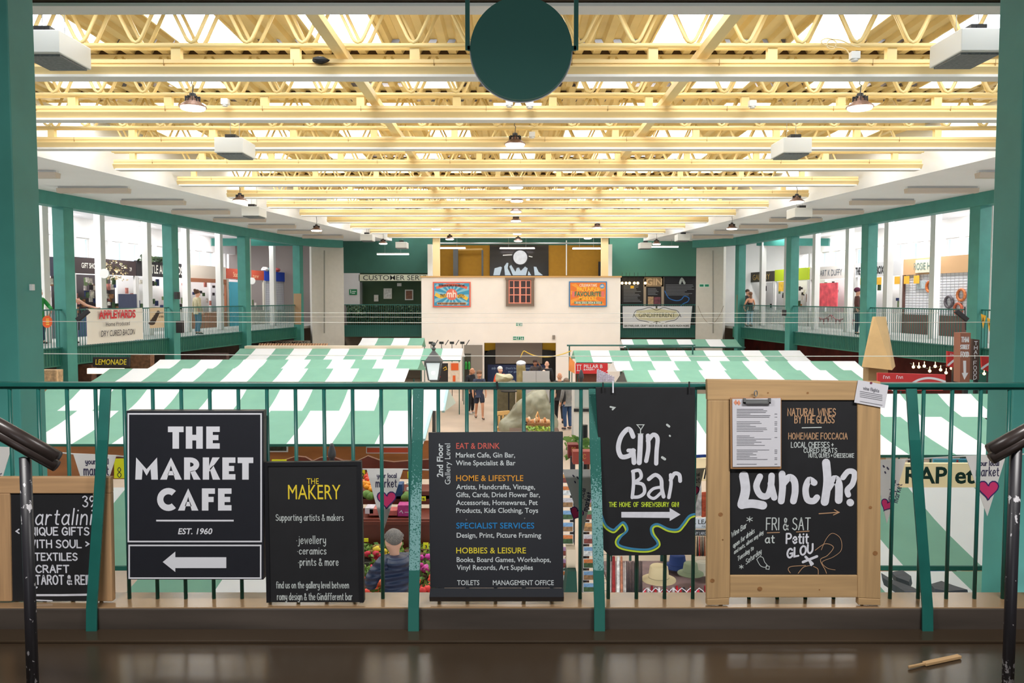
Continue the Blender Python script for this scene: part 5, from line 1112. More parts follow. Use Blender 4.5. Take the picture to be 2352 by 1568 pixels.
t, px = board('price_board', 'tilted black board with white rows under the near right eave', 'board', 7.35, [(2252, 1302), (2272, 1285), (2302, 1322), (2284, 1330)], .02, BLACK); letter(t, px, CHALKW, [('l', [(2260 + 5 * k, 1303 + 5 * k), (2270 + 5 * k, 1295 + 5 * k)], 3) for k in range(5)])
# ---------------------------------------------------------------- bunting below the near handrail
HRT = mat('flag pink', (224, 60, 122), .7); FLG = mat('flag canvas', (236, 234, 232), .8); INK = mat('flag ink', (66, 62, 92), .7); NAVY = mat('heart navy', (58, 44, 110), .7)
def flag(label, Y, A, B, T, upright=True, text=True, ang=0):
    px = PX(Y); t = thing('bunting_flag', label, 'flag', P(T[0], T[1], Y), 'market bunting flags'); mb = MB(); px.slab(mb, [A, T, B], .003); mb.build('cloth', FLG, t)
    W = B[0] - A[0]; cx = (A[0] + B[0]) / 2; H = T[1] - A[1]; k = W / 82.0
    if upright:
        it = [('h', 'your local', cx - 17 * k, cx + 42 * k * .62, A[1] + 10 * k, A[1] + 19 * k, 1.7 * k), ('h', 'market', cx - 20 * k, cx + 26 * k, A[1] + 23 * k, A[1] + 40 * k, 2.1 * k)]
        letter(t, px, INK, it)
        hx, hy = cx + 3 * k, A[1] + 66 * k
        pts = [(hx + 1.25 * k * 16 * sin(a_) ** 3 + (2 * k if a_ < pi else 0), hy - 1.3 * k * (13 * cos(a_) - 5 * cos(2 * a_) - 2 * cos(3 * a_) - cos(4 * a_))) for a_ in [2 * pi * j / 24 for j in range(24)]]
    else:
        a = px.uv(A[0] + W * .45, A[1] + H * .62); mbt = MB(); pl = Plane((0, Y, 0), (.25, 0, .97), (-.97, 0, .25), (0, -1, 0))
        q = P(A[0] + W * .52, A[1] + H * .66, Y); pl = Plane(q, (.22, 0, .976), (-.976, 0, .22), (0, -1, 0)); s_ = Y / F
        hand(mbt, pl, 'your local', 0, 52 * s_, 0, 9 * s_, 1.6 * s_); hand(mbt, pl, 'market', 2 * s_, 46 * s_, -16 * s_, -4 * s_, 1.9 * s_); mbt.build('lettering', INK, t)
        it = [('l', [(A[0] + W * .3, A[1] + 12), (A[0] + W * .33, A[1] + 15)], 3), ('l', [(A[0] + W * .42, A[1] + 16), (A[0] + W * .46, A[1] + 20)], 3), ('l', [(A[0] + W * .35, A[1] + 26), (A[0] + W * .37, A[1] + 29)], 3)]
        letter(t, px, INK, it, 'birds'); hx, hy = A[0] + W * .40, A[1] + H * .7; k = W / 95.0
        ro = .45; raw = [(16 * sin(a_) ** 3, -(13 * cos(a_) - 5 * cos(2 * a_) - 2 * cos(3 * a_) - cos(4 * a_))) for a_ in [2 * pi * j / 24 for j in range(24)]]; pts = [(hx + 1.15 * k * (x * cos(ro) - y * sin(ro)), hy + 1.15 * k * (x * sin(ro) + y * cos(ro))) for x, y in raw]
    mb = MB(); cq = (sum(p[0] for p in pts) / len(pts), sum(p[1] for p in pts) / len(pts))
    for j in range(len(pts)): px.poly(mb, [cq, pts[j], pts[(j + 1) % len(pts)]], .002)
    h = mb.build('heart', HRT, t)
    mb = MB(); px.line(mb, pts + [pts[0]], 2.4 * k, off=.003); mb.build('heart_outline', NAVY, h)
    return t
flag('white market bunting flag with pink heart hanging beside the chalkboard with yellow title', 3.55, (842, 1077), (926, 1077), (880, 1222))
flag('white market bunting flag half hidden by the craft chalkboard and the left rail post', 3.55, (168, 1042), (267, 1046), (218, 1200))
flag('white market bunting flag with pink heart beside the cream crepe sign', 3.55, (2218, 1047), (2311, 1045), (2268, 1185))
flag('white market bunting flag with sideways lettering just right of the lunch chalkboard', 3.55, (2006, 1057), (2081, 1055), (2037, 1202), False)
flag('white market bunting flag with sideways lettering between directory and gin bar boards', 3.55, (1292, 1079), (1372, 1079), (1340, 1220), False)
flag('white market bunting flag mostly hidden between the gin bar and lunch boards', 3.55, (1556, 1078), (1618, 1076), (1588, 1200))
flag('white market bunting flag cut by the left edge of the view', 3.55, (-70, 1024), (26, 1028), (-20, 1180), False)
mb = MB(); q = [P(x, y, 3.56) for x, y in ((-60, 1025), (30, 1028), (100, 1036), (170, 1042), (267, 1046), (420, 1064), (606, 1076), (842, 1077), (926, 1077), (1100, 1082), (1292, 1079), (1372, 1079), (1556, 1078), (1618, 1076), (1800, 1070), (2006, 1057), (2081, 1055), (2218, 1047), (2311, 1045), (2400, 1040))]; mb.tube(q, .0035, 5)
single('bunting_string', mb, mat('white tape', (216, 214, 212), .7), 'thin white string carrying the market bunting flags behind the railing', 'string')
# ---------------------------------------------------------------- fruit and flower stand under the left stall
WOODB = mat('orange plywood', (172, 106, 56), .6, var=.18, scale=5, stretch=(.3, 1, 1)); MAHOG = mat('mahogany stain', (104, 42, 24), .45, var=.12, scale=4)
px = PX(14.0); mb = MB(); px.slab(mb, R4(90, 1012, 1002, 1100), .04); single('plywood_back', mb, WOODB, 'orange plywood back panel of the fruit stand below the striped eave', 'panel')  # plywood back of the fruit stand, a single board
px = PX(12.45); mb = MB(); top_ = [(250, 1048), (330, 1046), (420, 1058), (520, 1046), (606, 1060), (640, 1060), (680, 1047), (702, 1049), (718, 1058), (736, 1050), (760, 1047), (788, 1057), (820, 1058), (845, 1046), (872, 1056), (905, 1060), (940, 1057), (1004, 1053)]
px.slab(mb, [(250, 1092)] + [(1004, 1080)] + top_[::-1], .05); t = single('scalloped_valance', mb, MAHOG, 'dark mahogany scalloped board across the fruit stand', 'board')
mb = MB(); px.line(mb, top_, 2, off=.004); mb.build('edge_trim', mat('pale edge', (206, 160, 130), .6), t)
t, px = board('food_photo_sign', 'small white edged food photo sign on the plywood', 'sign', 13.9, R4(606, 1020, 661, 1038), .03, LETW); mb = MB(); px.poly(mb, R4(608, 1022, 658, 1035), .004); mb.build('photo', mat('dark food photo', (52, 52, 40), .6, var=.9, scale=12), t)
t, px = board('red_sign', 'orange red blank sign with white rim under the eave of the fruit stand', 'sign', 13.2, R4(841, 1026, 955, 1041), .03, LETW); mb = MB(); px.poly(mb, R4(843, 1028, 953, 1039), .004); mb.build('red_field', mat('sign vermilion', (206, 84, 52), .6), t)
for x0, y0, x1, y1, Y, tx, nm in ((262, 1053, 285, 1098, 12.3, '8', 'yellow price card with an 8 beside the cafe sign'), (624, 1055, 658, 1068, 12.3, '', 'blank yellow price card above the top of the makery chalkboard'), (829, 1076, 838, 1100, 11.7, '2', 'yellow price card at the right edge of the makery chalkboard'), (936, 1083, 951, 1098, 11.7, '9', 'yellow price card above the white mushrooms'), (966, 1140, 978, 1150, 11.0, '1', 'small yellow price card beside the rail post'), (972, 1246, 984, 1260, 9.3, '3', 'yellow price card above the green bedding plants'), (834, 1236, 846, 1244, 9.9, '', 'small yellow card in the flowers by the makery chalkboard')):
    t, px = board('price_card', nm, 'card', Y, R4(x0, y0, x1, y1), .008, mat('fluorescent yellow', (228, 226, 20), .7), 0, 'card'); 
    if tx: letter(t, px, mat('marker ink', (60, 60, 50), .7), [('h', tx, x0 + (x1 - x0) * .35, x0 + (x1 - x0) * .7, y0 + (y1 - y0) * .45, y1 - 2, 1.8)])
t = thing('produce_stand', 'tiered mahogany produce stand beneath the scalloped board', 'stand', P(800, 1300, 11.2)); t.location.z = GZ; ROOT[t.name] = Vector(t.location)
mb = MB()
for Y, y, d in ((11.7, 1128, .7), (11.0, 1186, .7)):
    a = P(600, y, Y); b = P(1000, y, Y); mb.box(a.x, b.x, Y - .25, Y + d - .25, a.z - .05, a.z)
mb.build('shelf', MAHOG, t)
mb = MB(); a = P(600, 1192, 10.8); b = P(1000, 1192, 10.8); mb.box(a.x, b.x, 10.8, 10.86, GZ, a.z); mb.box(a.x, b.x, 11.45, 11.5, P(0, 1160, 11.4).z, P(0, 1130, 11.4).z); mb.build('front_panel', MAHOG, t)
def pile(name, m, label, cat, group, n, x0, x1, y0, y1, Y, r, leaf=None, sq=1.0):
    rs = random.Random(len(label)); proto = None
    for i in range(n):
        for _ in range(30):
            c = P(rs.uniform(x0, x1), rs.uniform(y0, y1), Y); c.y += (c.z - P(0, y1, Y).z) * .8 + rs.uniform(0, .03)
            break
        if proto is None:
            mb = MB(); mb.ball((0, 0, 0), (r, r, r * sq), 12, 8); proto = mb.build(name, m, smooth=True)
            if leaf: mb = MB(); mb.tube([(0, 0, r * sq * .9), (.005, 0, r * sq * 1.15)], .005, 5); k = mb.build('stem', leaf, proto)
            o = proto
        else:
            o = proto.copy(); COL.objects.link(o)
            for ch in proto.children: c2 = ch.copy(); COL.objects.link(c2); c2.parent = o
        o.location = c; o.rotation_euler = (rs.uniform(-.4, .4), rs.uniform(-.4, .4), rs.uniform(0, 6)); tag(o, label, cat, group)
STEM = mat('stem green', (70, 100, 44), .7)
pile('tomato', mat('tomato red', (214, 62, 30), .3), 'red tomato piled beside the bunting flag on the fruit stand', 'tomato', 'tomatoes on the stand', 9, 833, 850, 1092, 1108, 11.6, .045, STEM, .85)
pile('orange', mat('orange peel', (244, 150, 20), .45, bump=.1, scale=60), 'orange piled below the tomatoes on the fruit stand', 'orange', 'oranges on the stand', 12, 832, 856, 1110, 1128, 11.45, .042, STEM)
pile('mushroom', mat('mushroom white', (226, 216, 200), .7), 'white mushroom in the heap beside the second rail post', 'mushroom', 'mushrooms on the stand', 20, 937, 958, 1100, 1126, 11.5, .035, None, .8)
pile('cabbage', mat('cabbage green', (96, 128, 52), .7, var=.3, scale=14), 'green cabbage at the front of the fruit stand', 'cabbage', 'cabbages on the stand', 7, 832, 960, 1133, 1142, 11.3, .07, None, .8)
for i, (x0, y0, x1, y1, c, nm) in enumerate(((913, 1160, 948, 1186, (176, 48, 120), 'magenta fruit carton on the lower shelf behind the bunting flag'), (838, 1166, 858, 1180, (214, 200, 206), 'white card tray on the lower shelf'), (848, 1168, 880, 1184, (196, 110, 100), 'pink packed tray on the lower shelf'), (884, 1172, 912, 1184, (190, 90, 84), 'red packed tray on the lower shelf by the magenta carton'), (908, 1112, 924, 1140, (24, 66, 110), 'navy blue crate on the upper shelf'))):
    mb = MB(); px = PX(11.0 - .05 if y0 > 1150 else 11.4); px.slab(mb, R4(x0, y0, x1, y1), .2); t = single('produce_carton', mb, mat('carton %d' % i, c, .6, var=.2, scale=14), nm, 'carton', bevel=.006)
    if i == 0: letter(t, PX(10.95), LETW, [('l', [(918, 1176), (922, 1172), (925, 1178)], 1.4), ('l', [(930, 1176), (940, 1176)], 1.2)])
# flower bench with potted plants
t = thing('flower_bench', 'long bench of bedding plants behind the woman in the navy jacket', 'bench', (P(900, 1300, 10.1).x, 10.1, GZ))
mb = MB()
for Y, z in ((10.55, -2.1), (10.1, -2.26), (9.65, -2.42)): a = P(790, 1300, Y).x; b = P(1010, 1300, Y).x; mb.box(a, b, Y - .22, Y + .22, z - .04, z)
mb.build('tier', mat('bench grey', (80, 76, 66), .8), t)
mb = MB()
for x in (790, 900, 1010): q = P(x, 1300, 10.1).x; mb.bar((q, 9.7, GZ), (q, 9.7, -2.46), .05, .05); mb.bar((q, 10.5, GZ), (q, 10.5, -2.14), .05, .05)
mb.build('bench_frame', DARKM, t)
FOL = [mat('bedding leaf', (92, 134, 56), .6), mat('bedding leaf light', (140, 172, 84), .6), mat('bedding leaf yellow', (168, 188, 70), .6)]
POT = mat('plant pot', (96, 58, 44), .8)
def potted(px_, py_, Y, col, nm, nfl=7, lm=(0, 1), r=.15):
    Y += .8; c = P(px_, py_, Y); zb = -2.1 if Y > 10.3 else -2.26 if Y > 9.85 else -2.42
    t = thing('potted_flower', nm, 'plant', (c.x, c.y, zb), 'bedding plants on the flower bench')
    mb = MB(); mb.lathe((c.x, c.y, zb), [(.05, 0), (.07, .1), (.075, .1)], 12); mb.build('pot', POT, t)
    mb = MB(); h = max(.1, c.z - zb); leafcloud(mb, 70, (c.x - r, c.x + r), (c.y - r * .8, c.y + r * .8), (zb + .06, c.z + .02), .035, lm); tag(mb.build('foliage', FOL, t), kind='stuff')
    if col:
        m = mat('petal %d %d %d' % col, col, .6)
        for i in range(nfl):
            q = Vector((c.x + random.uniform(-r, r) * .9, c.y - r * random.uniform(.2, .9), c.z + random.uniform(-.09, .05))); mb = MB(); k = random.uniform(.034, .055); mb.ball(q, (k, k * .8, k * .8), 8, 5, jit=.5); mb.build('blossom', m, t, smooth=True)
fl = [(848, 1255, 9.8, (150, 120, 60), 'bronze'), (880, 1262, 9.8, (232, 200, 60), 'yellow'), (852, 1268, 9.7, (206, 40, 66), 'crimson'), (874, 1290, 9.35, (220, 44, 84), 'cerise'), (846, 1296, 9.3, None, 'plain green'), (848, 1328, 9.0, (240, 96, 56), 'orange red'), (866, 1332, 8.95, (242, 110, 70), 'coral'), (845, 1354, 8.8, (232, 70, 50), 'scarlet'), (862, 1368, 8.7, None, 'leafy green'), (940, 1268, 9.75, None, 'bright green'), (964, 1280, 9.6, (206, 60, 160), 'magenta'), (985, 1286, 9.4, (220, 90, 180), 'pink'), (968, 1300, 9.25, (200, 50, 140), 'purple'), (972, 1328, 9.0, (240, 90, 60), 'orange'), (978, 1350, 8.85, (226, 60, 56), 'red'), (960, 1368, 8.75, None, 'dark green'), (978, 1256, 9.8, None, 'lime green'), (862, 1306, 9.25, (120, 150, 80), 'pale green'), (900, 1246, 9.9, None, 'mid green')]
for x, y, Y, c, nm in fl: potted(x, y, Y, c, 'potted %s bedding plant on the bench %s of the navy jacket' % (nm, 'left' if x < 900 else 'right'), lm=(2, 1) if 'lime' in nm or 'bright' in nm else (0, 1))
# ---------------------------------------------------------------- accessories stall right of the aisle
def rackitem(label, x0, y0, x1, y1, Y, c, name='scarf', cat='scarf', group=None, th=.03):
    px = PX(Y); mb = MB(); px.slab(mb, [(x0, y1), (x1, y1 - 2), (x1 - 1, y0), (x0 + 1, y0 + 1)], th); return single(name, mb, mat('cloth %d %d %d' % c, c, .85, var=.35, scale=30), label, cat, group, bevel=.006)
for i, (x, y, r, c, nm) in enumerate(((1513, 1330, .155, (226, 204, 160), 'cream bucket hat on the accessories stall'), (1586, 1316, .12, (132, 142, 112), 'sage green bucket hat on the accessories stall'), (1612, 1312, .12, (206, 196, 176), 'pale hat half hidden by the lunch chalkboard'), (1556, 1300, .14, (40, 62, 120), 'navy blue cap behind the cream bucket hat'))):
    t = thing('bucket_hat', nm, 'hat', P(x, y, 7.0 + .2 * i)); hat(t, P(x, y, 7.0 + .2 * i), r, mat('hat %d' % i, c, .85), mat('hat band %d' % i, tuple(int(v * .75) for v in c), .8))
t = thing('accessory_stand', 'crowded accessories stand with rails under the gin bar board', 'stand', (P(1510, 1300, 7.2).x, 7.2, GZ))
mb = MB(); a = P(1400, 1345, 7.2); b = P(1640, 1345, 7.2); mb.box(a.x, b.x, 6.95, 7.9, a.z - .04, a.z); mb.build('stand_top', mat('stand top', (128, 98, 96), .7, var=.3), t)
for x in (1402, 1520, 1638): mb = MB(); q = P(x, 1300, 7.9).x; mb.tube([(q, 7.9, GZ), (q, 7.9, ZH(-1.9))], .018, 6); mb.build('upright', POLE, t)
rs = random.Random(11)
for i in range(13):
    x = 1432 + i * 3.4; c = rs.choice([(30, 26, 30), (46, 40, 44), (70, 62, 58), (226, 220, 214), (24, 24, 30)])
    rackitem('hanging bead strand in the dark bunch left of the hats', x, 1288 + rs.uniform(0, 6), x + 3, 1384, 6.9, c, 'bead_strand', 'beads', 'bead strands on the accessories stand', .02)
for i, (x0, x1, c, nm) in enumerate(((1396, 1404, (196, 190, 190), 'grey'), (1406, 1414, (150, 40, 40), 'dark red'), (1416, 1424, (226, 220, 214), 'ivory'), (1425, 1431, (190, 120, 90), 'rust'))): rackitem('%s folded card pack hanging at the left of the accessories stand' % nm, x0, 1278, x1, 1384, 6.85, c, 'card_pack', 'card')
for i in range(18):
    x = 1478 + i * 8.2; c = rs.choice([(190, 30, 44), (206, 40, 60), (226, 216, 216), (40, 36, 44), (150, 24, 40)])
    rackitem('small bright trinket packet along the front of the accessories stand', x, 1346 + rs.uniform(-4, 14), x + 7, 1386, 6.8 + rs.uniform(0, .1), c, 'trinket_packet', 'packet', 'trinket packets on the accessories stand')
for i in range(7):
    x = 1486 + i * 20; q = [P(x + dx, 1358 + dy, 6.72) for dx, dy in ((-14, 8), (-6, -3), (0, -8), (8, -2), (16, 7), (0, 9), (-14, 8))]
    mb = MB(); mb.tube(q, .004, 5); single('clothes_hanger', mb, mat('hanger white', (232, 226, 232), .3), 'white clothes hanger lying along the accessories stand', 'hanger', 'hangers on the accessories stand')
t, px = board('leather_sign', 'white sign for leather goods peeking out between gin bar and lunch boards', 'sign', 7.6, R4(1556, 1190, 1672, 1214), .03, LETW); letter(t, px, BLACK, [('p', 'REAL LEATHER', 1566, 1664, 1193, 1203, {'bold': .015}), ('p', 'MADE IN ENGLAND', 1612, 1668, 1206, 1211, {})])
t, px = board('black_rail_sign', 'narrow black sign below the white leather sign', 'sign', 7.55, R4(1560, 1218, 1668, 1230), .03, BLACK); letter(t, px, LETW, [('p', 'ANY LARGE', 1590, 1625, 1221, 1228, {})])
for i in range(7): rackitem('%s leather belt hanging below the narrow black sign' % ['tan', 'black', 'red', 'brown', 'dark', 'rust', 'cream'][i], 1597 + i * 4.2, 1232, 1600 + i * 4.2, 1278, 7.5, [(190, 150, 110), (28, 24, 26), (170, 36, 36), (96, 60, 40), (50, 40, 40), (160, 84, 50), (214, 196, 176)][i], 'belt', 'belt')
t, px = board('cream_stall_sign', 'cream stall sign with dark letters half hidden behind the lunch board', 'sign', 8.2, R4(1598, 1052, 1690, 1104), .04, mat('warm cream sign', (250, 222, 176), .6, emit=.25)); letter(t, px, BLACK, [('p', 'A', 1616, 1632, 1062, 1098, {'bold': .03})])
for x0, y0, x1, y1, c, nm in ((1597, 1105, 1612, 1186, (214, 206, 206), 'white'), (1612, 1130, 1626, 1188, (206, 90, 60), 'orange'), (1598, 1044, 1624, 1052, (30, 60, 130), 'blue')): rackitem('%s hanging cloth behind the strip between gin bar and lunch boards' % nm, x0, y0, x1, y1, 8.0, c, 'hanging_cloth', 'cloth')
# postcard spinner
t = thing('postcard_spinner', 'tall wire postcard spinner between the directory and gin bar boards', 'rack', (P(1335, 1300, 7.4).x, 7.5, GZ)); xc = P(1335, 1300, 7.5).x
mb = MB(); mb.tube([(xc, 7.5, GZ), (xc, 7.5, ZH(-1.55))], .02, 8); mb.lathe((xc, 7.5, GZ), [(.25, 0), (.25, .02), (.03, .05)], 16); mb.build('pole', METAL, t)
mb = MB()
for k in range(10):
    z = ZH(-1.65 - .115 * k)
    for dx in (-.17, .17): mb.tube([(xc + dx - .09, 7.36, z - .06), (xc + dx + .09, 7.36, z - .06), (xc + dx + .09, 7.40, z), (xc + dx - .09, 7.40, z)], .003, 4, closed=True)
mb.build('wire_pockets', METAL, t); t.children[-1]['kind'] = 'stuff'
rs = random.Random(21)
for k in range(10):
    for col, dx in (('left', -.145), ('right', .06)):
        z = ZH(-1.67 - .115 * k); c1 = rs.choice([(120, 160, 200), (206, 150, 90), (90, 120, 80), (196, 190, 196), (170, 130, 170), (210, 120, 60)])
        c2 = rs.choice([(60, 90, 50), (150, 110, 70), (226, 224, 220), (130, 60, 50)])
        o = MB(); o.box(xc + dx - .055, xc + dx + .055, 7.345, 7.352, z - .05, z + .04); t2 = thing('postcard', '%s postcard from the top in the %s column of the wire spinner' % (ordinal(k), col), 'postcard', (xc + dx, 7.35, z - .05), 'postcards on the spinner'); o.build('card', mat('card white', (226, 222, 218), .6), t2)
        o = MB(); o.quad((xc + dx - .05, 7.343, z - .0), (xc + dx + .05, 7.343, z - .0), (xc + dx + .05, 7.343, z + .035), (xc + dx - .05, 7.343, z + .035), 0); o.quad((xc + dx - .05, 7.343, z - .045), (xc + dx + .05, 7.343, z - .045), (xc + dx + .05, 7.343, z), (xc + dx - .05, 7.343, z), 1); o.build('picture', [mat('pic %d%d%d' % c1, c1, .6, var=.3, scale=40), mat('pic %d%d%d' % c2, c2, .6, var=.4, scale=40)], t2)
px = PX(7.1); mb = MB(); px.slab(mb, [(1293, 1400), (1328, 1400), (1324, 1312), (1304, 1312)], .4); single('tablecloth', mb, mat('dark green cloth', (34, 74, 62), .9), 'dark green tablecloth beside the postcard spinner', 'tablecloth')
px = PX(7.2); mb = MB(); px.slab(mb, R4(1302, 1262, 1322, 1311), .2); single('card_stack', mb, mat('card stack cream', (222, 202, 176), .8), 'cream stack of cards on the green tablecloth', 'cards')
for x0, y0, x1, y1, nm in ((1305, 1021, 1329, 1052, 'dark red box with gold mark, the upper left of two'), (1316, 1037, 1358, 1066, 'brick red box with gold mark, the lower right of two')):
    t, px = board('red_box', nm, 'box', 8.0 if x0 > 1310 else 8.3, R4(x0, y0, x1, y1), .15, mat('box red %d' % x0, (130, 30, 28) if x0 < 1310 else (166, 62, 44), .6)); letter(t, px, mat('gold mark', (196, 140, 60), .5), [('h', 'RC', x0 + (x1 - x0) * .35, x0 + (x1 - x0) * .7, y0 + 6, y0 + 16, 1.6)])
    mb = MB(); a = P((x0 + x1) / 2, y1, 8.1); mb.bar((a.x, 8.2, GZ), (a.x, 8.2, a.z), .05, .05); mb.build('stand', DARKM, t)
for x, y, nm in ((1316, 1018, 'broad leafed green pot plant behind the upper red box'), (1352, 1026, 'spiky green pot plant behind the lower red box')):
    c = P(x, y, 8.8); t = thing('pot_plant', nm, 'plant', (c.x, c.y, GZ)); mb = MB(); mb.lathe((c.x, c.y, GZ), [(.1, 0), (.13, .3)], 12); mb.tube([(c.x, c.y, GZ + .3), (c.x, c.y, c.z - .1)], .015, 6); mb.build('pot', POT, t)
    mb = MB(); leafcloud(mb, 40, (c.x - .08, c.x + .08), (c.y - .08, c.y + .08), (c.z - .15, c.z + .08), .05, (0, 1)); tag(mb.build('foliage', FOL, t), kind='stuff')
mb = MB(); a = P(1340, 1036, 9.5); b = P(1340, 975, 9.5); mb.tube([(a.x, 9.5, GZ), (a.x, 9.5, b.z)], .05, 10); single('black_post', mb, BLACK, 'short black post behind the red boxes', 'post')
# ---------------------------------------------------------------- centre aisle
TARP = mat('olive grey tarpaulin', (146, 142, 120), .36, var=.16, scale=4, bump=.6)
KH = mat('khaki cover', (150, 132, 84), .6, var=.25, scale=7, bump=.5)
def drape(name, label, Y, pts, depth, m, cat='cover', ridge=.0):
    """a draped cover: picture outline at depth Y, wrinkled and closing back over its load"""
    px = PX(Y); t = None; rs = random.Random(int(pts[0][0])); mb = MB(); n = len(pts)
    cx = sum(p[0] for p in pts) / n; cy = sum(p[1] for p in pts) / n; rings = []
    for k, (sc, dy) in enumerate(((1.0, depth * .5), (1.0, .15), (.8, 0), (.55, -.1), (.25, -.16))):
        rings.append([P(cx + (x - cx) * sc * (1 + rs.uniform(-.05, .05) * (k > 1)), cy + (y - cy) * sc, Y) + Vector((0, dy + rs.uniform(-.06, .06) * (k > 0), 0)) for x, y in pts])
    vs = [v for r in rings for v in r]; fs = []
    for i in range(4):
        for j in range(n): fs.append((i * n + j, i * n + (j + 1) % n, (i + 1) * n + (j + 1) % n, (i + 1) * n + j))
    fs.append(tuple(4 * n + j for j in range(n))); fs.append(tuple(range(n - 1, -1, -1))); mb.add(vs, fs)
    o = single(name, mb, m, label, cat, smooth=True); sb = o.modifiers.new('soft', 'SUBSURF'); sb.levels = 1; sb.render_levels = 3
    tx = bpy.data.textures.get('folds') or bpy.data.textures.new('folds', 'CLOUDS'); tx.noise_scale = .7
    dm = o.modifiers.new('folds', 'DISPLACE'); dm.texture = tx; dm.mid_level = .5; dm.strength = .3 if depth > 1 else .12 if depth > .6 else .05; dm.texture_coords = 'GLOBAL'
    return o
drape('tarpaulin', 'big olive grey tarpaulin draped over goods in the middle of the aisle', 24.5, [(1146, 984), (1150, 970), (1162, 955), (1178, 938), (1195, 922), (1212, 910), (1226, 899), (1240, 898), (1254, 900), (1260, 910), (1270, 935), (1280, 965), (1288, 992), (1240, 1012), (1190, 1012), (1150, 1012)], 2.0, TARP)
drape('covered_column', 'tall khaki wrapped stand in the aisle', 27.0, [(1184, 990), (1183, 950), (1186, 900), (1186, 850), (1186, 830), (1196, 826), (1208, 830), (1208, 870), (1205, 920), (1204, 990)], .5, KH, 'stand')
drape('white_cap_cloth', 'white cloth over the top of the khaki wrapped stand', 26.7, [(1185, 840), (1185, 831), (1196, 827), (1209, 831), (1209, 839), (1198, 842)], .5, LETW, 'cloth')
drape('draped_chair', 'pale cover slung over goods beside the person in orange', 27.3, [(1137, 880), (1138, 866), (1138, 856), (1148, 859), (1160, 861), (1172, 857), (1180, 864), (1183, 871), (1170, 880)], .8, mat('pale cover', (196, 190, 158), .7, var=.1, bump=.3))
px = PX(27.4); mb = MB(); px.slab(mb, R4(1138, 878, 1184, 1000), .8); t = single('covered_cart', mb, mat('olive cover', (104, 96, 72), .6, var=.2, bump=.4), 'olive covered cart below the pale cover in the aisle', 'cart', bevel=.05)
mb = MB(); a = P(1150, 895, 27.1); b = P(1192, 893, 27.1); mb.lathe((a.x + .28, 26.6, a.z), [(.28, 0), (.28, .03)], 20); mb.tube([(a.x + .28, 26.6, GZ), (a.x + .28, 26.6, a.z)], .025, 8); single('cafe_table', mb, DARKM, 'thin dark cafe table before the olive covered cart', 'table')
px = PX(26.0)
for i in range(2):
    mb = MB(); px = PX(26.0); px.slab(mb, R4(1200.5 + 31.2 * i, 852, 1231 + 31.2 * i, 995), .05); single('grey_partition', mb, mat('pale grey panel', (190, 186, 186), .6), 'pale grey partition panel in the aisle, its %s half' % ('left', 'right')[i], 'panel', 'grey partition panels')
t = thing('wooden_bench', 'pale wooden slatted bench end beside the tarpaulin', 'bench', P(1150, 990, 25.2)); t.location.z = GZ; ROOT[t.name] = Vector(t.location)
px = PX(25.0); mb = MB(); px.slab(mb, [(1134, 956), (1134, 946), (1170, 943), (1172, 951)], .08); mb.build('top_rail', mat('bench pine', (226, 178, 112), .6), t)
for k in range(4): mb = MB(); px.slab(mb, R4(1135 + 9 * k, 953, 1140 + 9 * k, 985), .05); mb.build('slat', mat('bench pine', (226, 178, 112), .6), t)
mb = MB(); px.slab(mb, R4(1134, 983, 1172, 990), .4); mb.build('seat', mat('bench pine', (226, 178, 112), .6), t)
for k in (1136, 1168): mb = MB(); a = P(k, 988, 25.1); mb.bar((a.x, 25.1, GZ), (a.x, 25.1, a.z), .07, .07); mb.build('leg', mat('bench pine', (226, 178, 112), .6), t)
# bread display
t = thing('bread_basket', 'long wicker basket with tall handle on the produce display before the tarpaulin', 'basket', P(1232, 985, 22.0)); px = PX(22.0)
mb = MB(); px.slab(mb, [(1204, 986), (1262, 986), (1264, 972), (1202, 972)], .35); mb.build('basket_body', mat('wicker', (150, 104, 62), .8, var=.4, scale=30), t)
mb = MB(); mb.tube([P(1232, 974, 22.1), P(1231, 956, 22.15), P(1235, 946, 22.2), P(1238, 958, 22.25), P(1240, 974, 22.3)], .02, 6); mb.build('handle', mat('wicker pale', (222, 170, 110), .8), t)
mb = MB(); a = P(1170, 990, 22.3); b = P(1285, 990, 22.3); mb.box(a.x, b.x, 21.6, 23.0, GZ, a.z - .02); single('display_table', mb, mat('brown display', (84, 62, 46), .8), 'brown display table beneath the bread basket', 'table')
rs = random.Random(4)
for i in range(13):
    q = P(1206 + i * 4.5, 966 + rs.uniform(-4, 4), 22.05 + rs.uniform(0, .2)); mb = MB(); mb.ball(q, (.045, .05, .08), 8, 6, jit=.15); t = single('bagged_loaf', mb, mat('bread crust %d' % (i % 3), [(222, 170, 120), (206, 140, 90), (232, 206, 176)][i % 3], .6, var=.2, scale=30), 'paper bagged loaf standing in the long wicker basket', 'bread', 'loaves in the basket')
for i in range(6):
    q = P(1216 + i * 9, 984, 21.7); mb = MB(); leafcloud(mb, 14, (q.x - .07, q.x + .07), (q.y - .05, q.y + .05), (q.z - .06, q.z + .06), .05, (1, 2)); single('lettuce', mb, FOL, 'green lettuce in front of the bread basket', 'lettuce', 'lettuces before the basket')
t, px = board('black_label', 'small black label card left of the bread basket', 'label', 21.8, R4(1200, 968, 1210, 976), .02, BLACK); letter(t, px, LETW, [('l', [(1202, 972), (1208, 972)], 1.4)])
mb = MB(); q = [P(x, y, 26.5) for x, y in ((1196, 820), (1200, 810), (1204, 806), (1212, 810), (1226, 816), (1244, 819), (1262, 819), (1280, 816), (1298, 811), (1312, 805))]; mb.tube([Vector(v) for v in smooth([tuple(p) for p in q])], .018, 6); single('yellow_hose', mb, mat('yellow hose', (226, 184, 60), .5), 'yellow cable looping over the aisle from the khaki stand', 'cable')
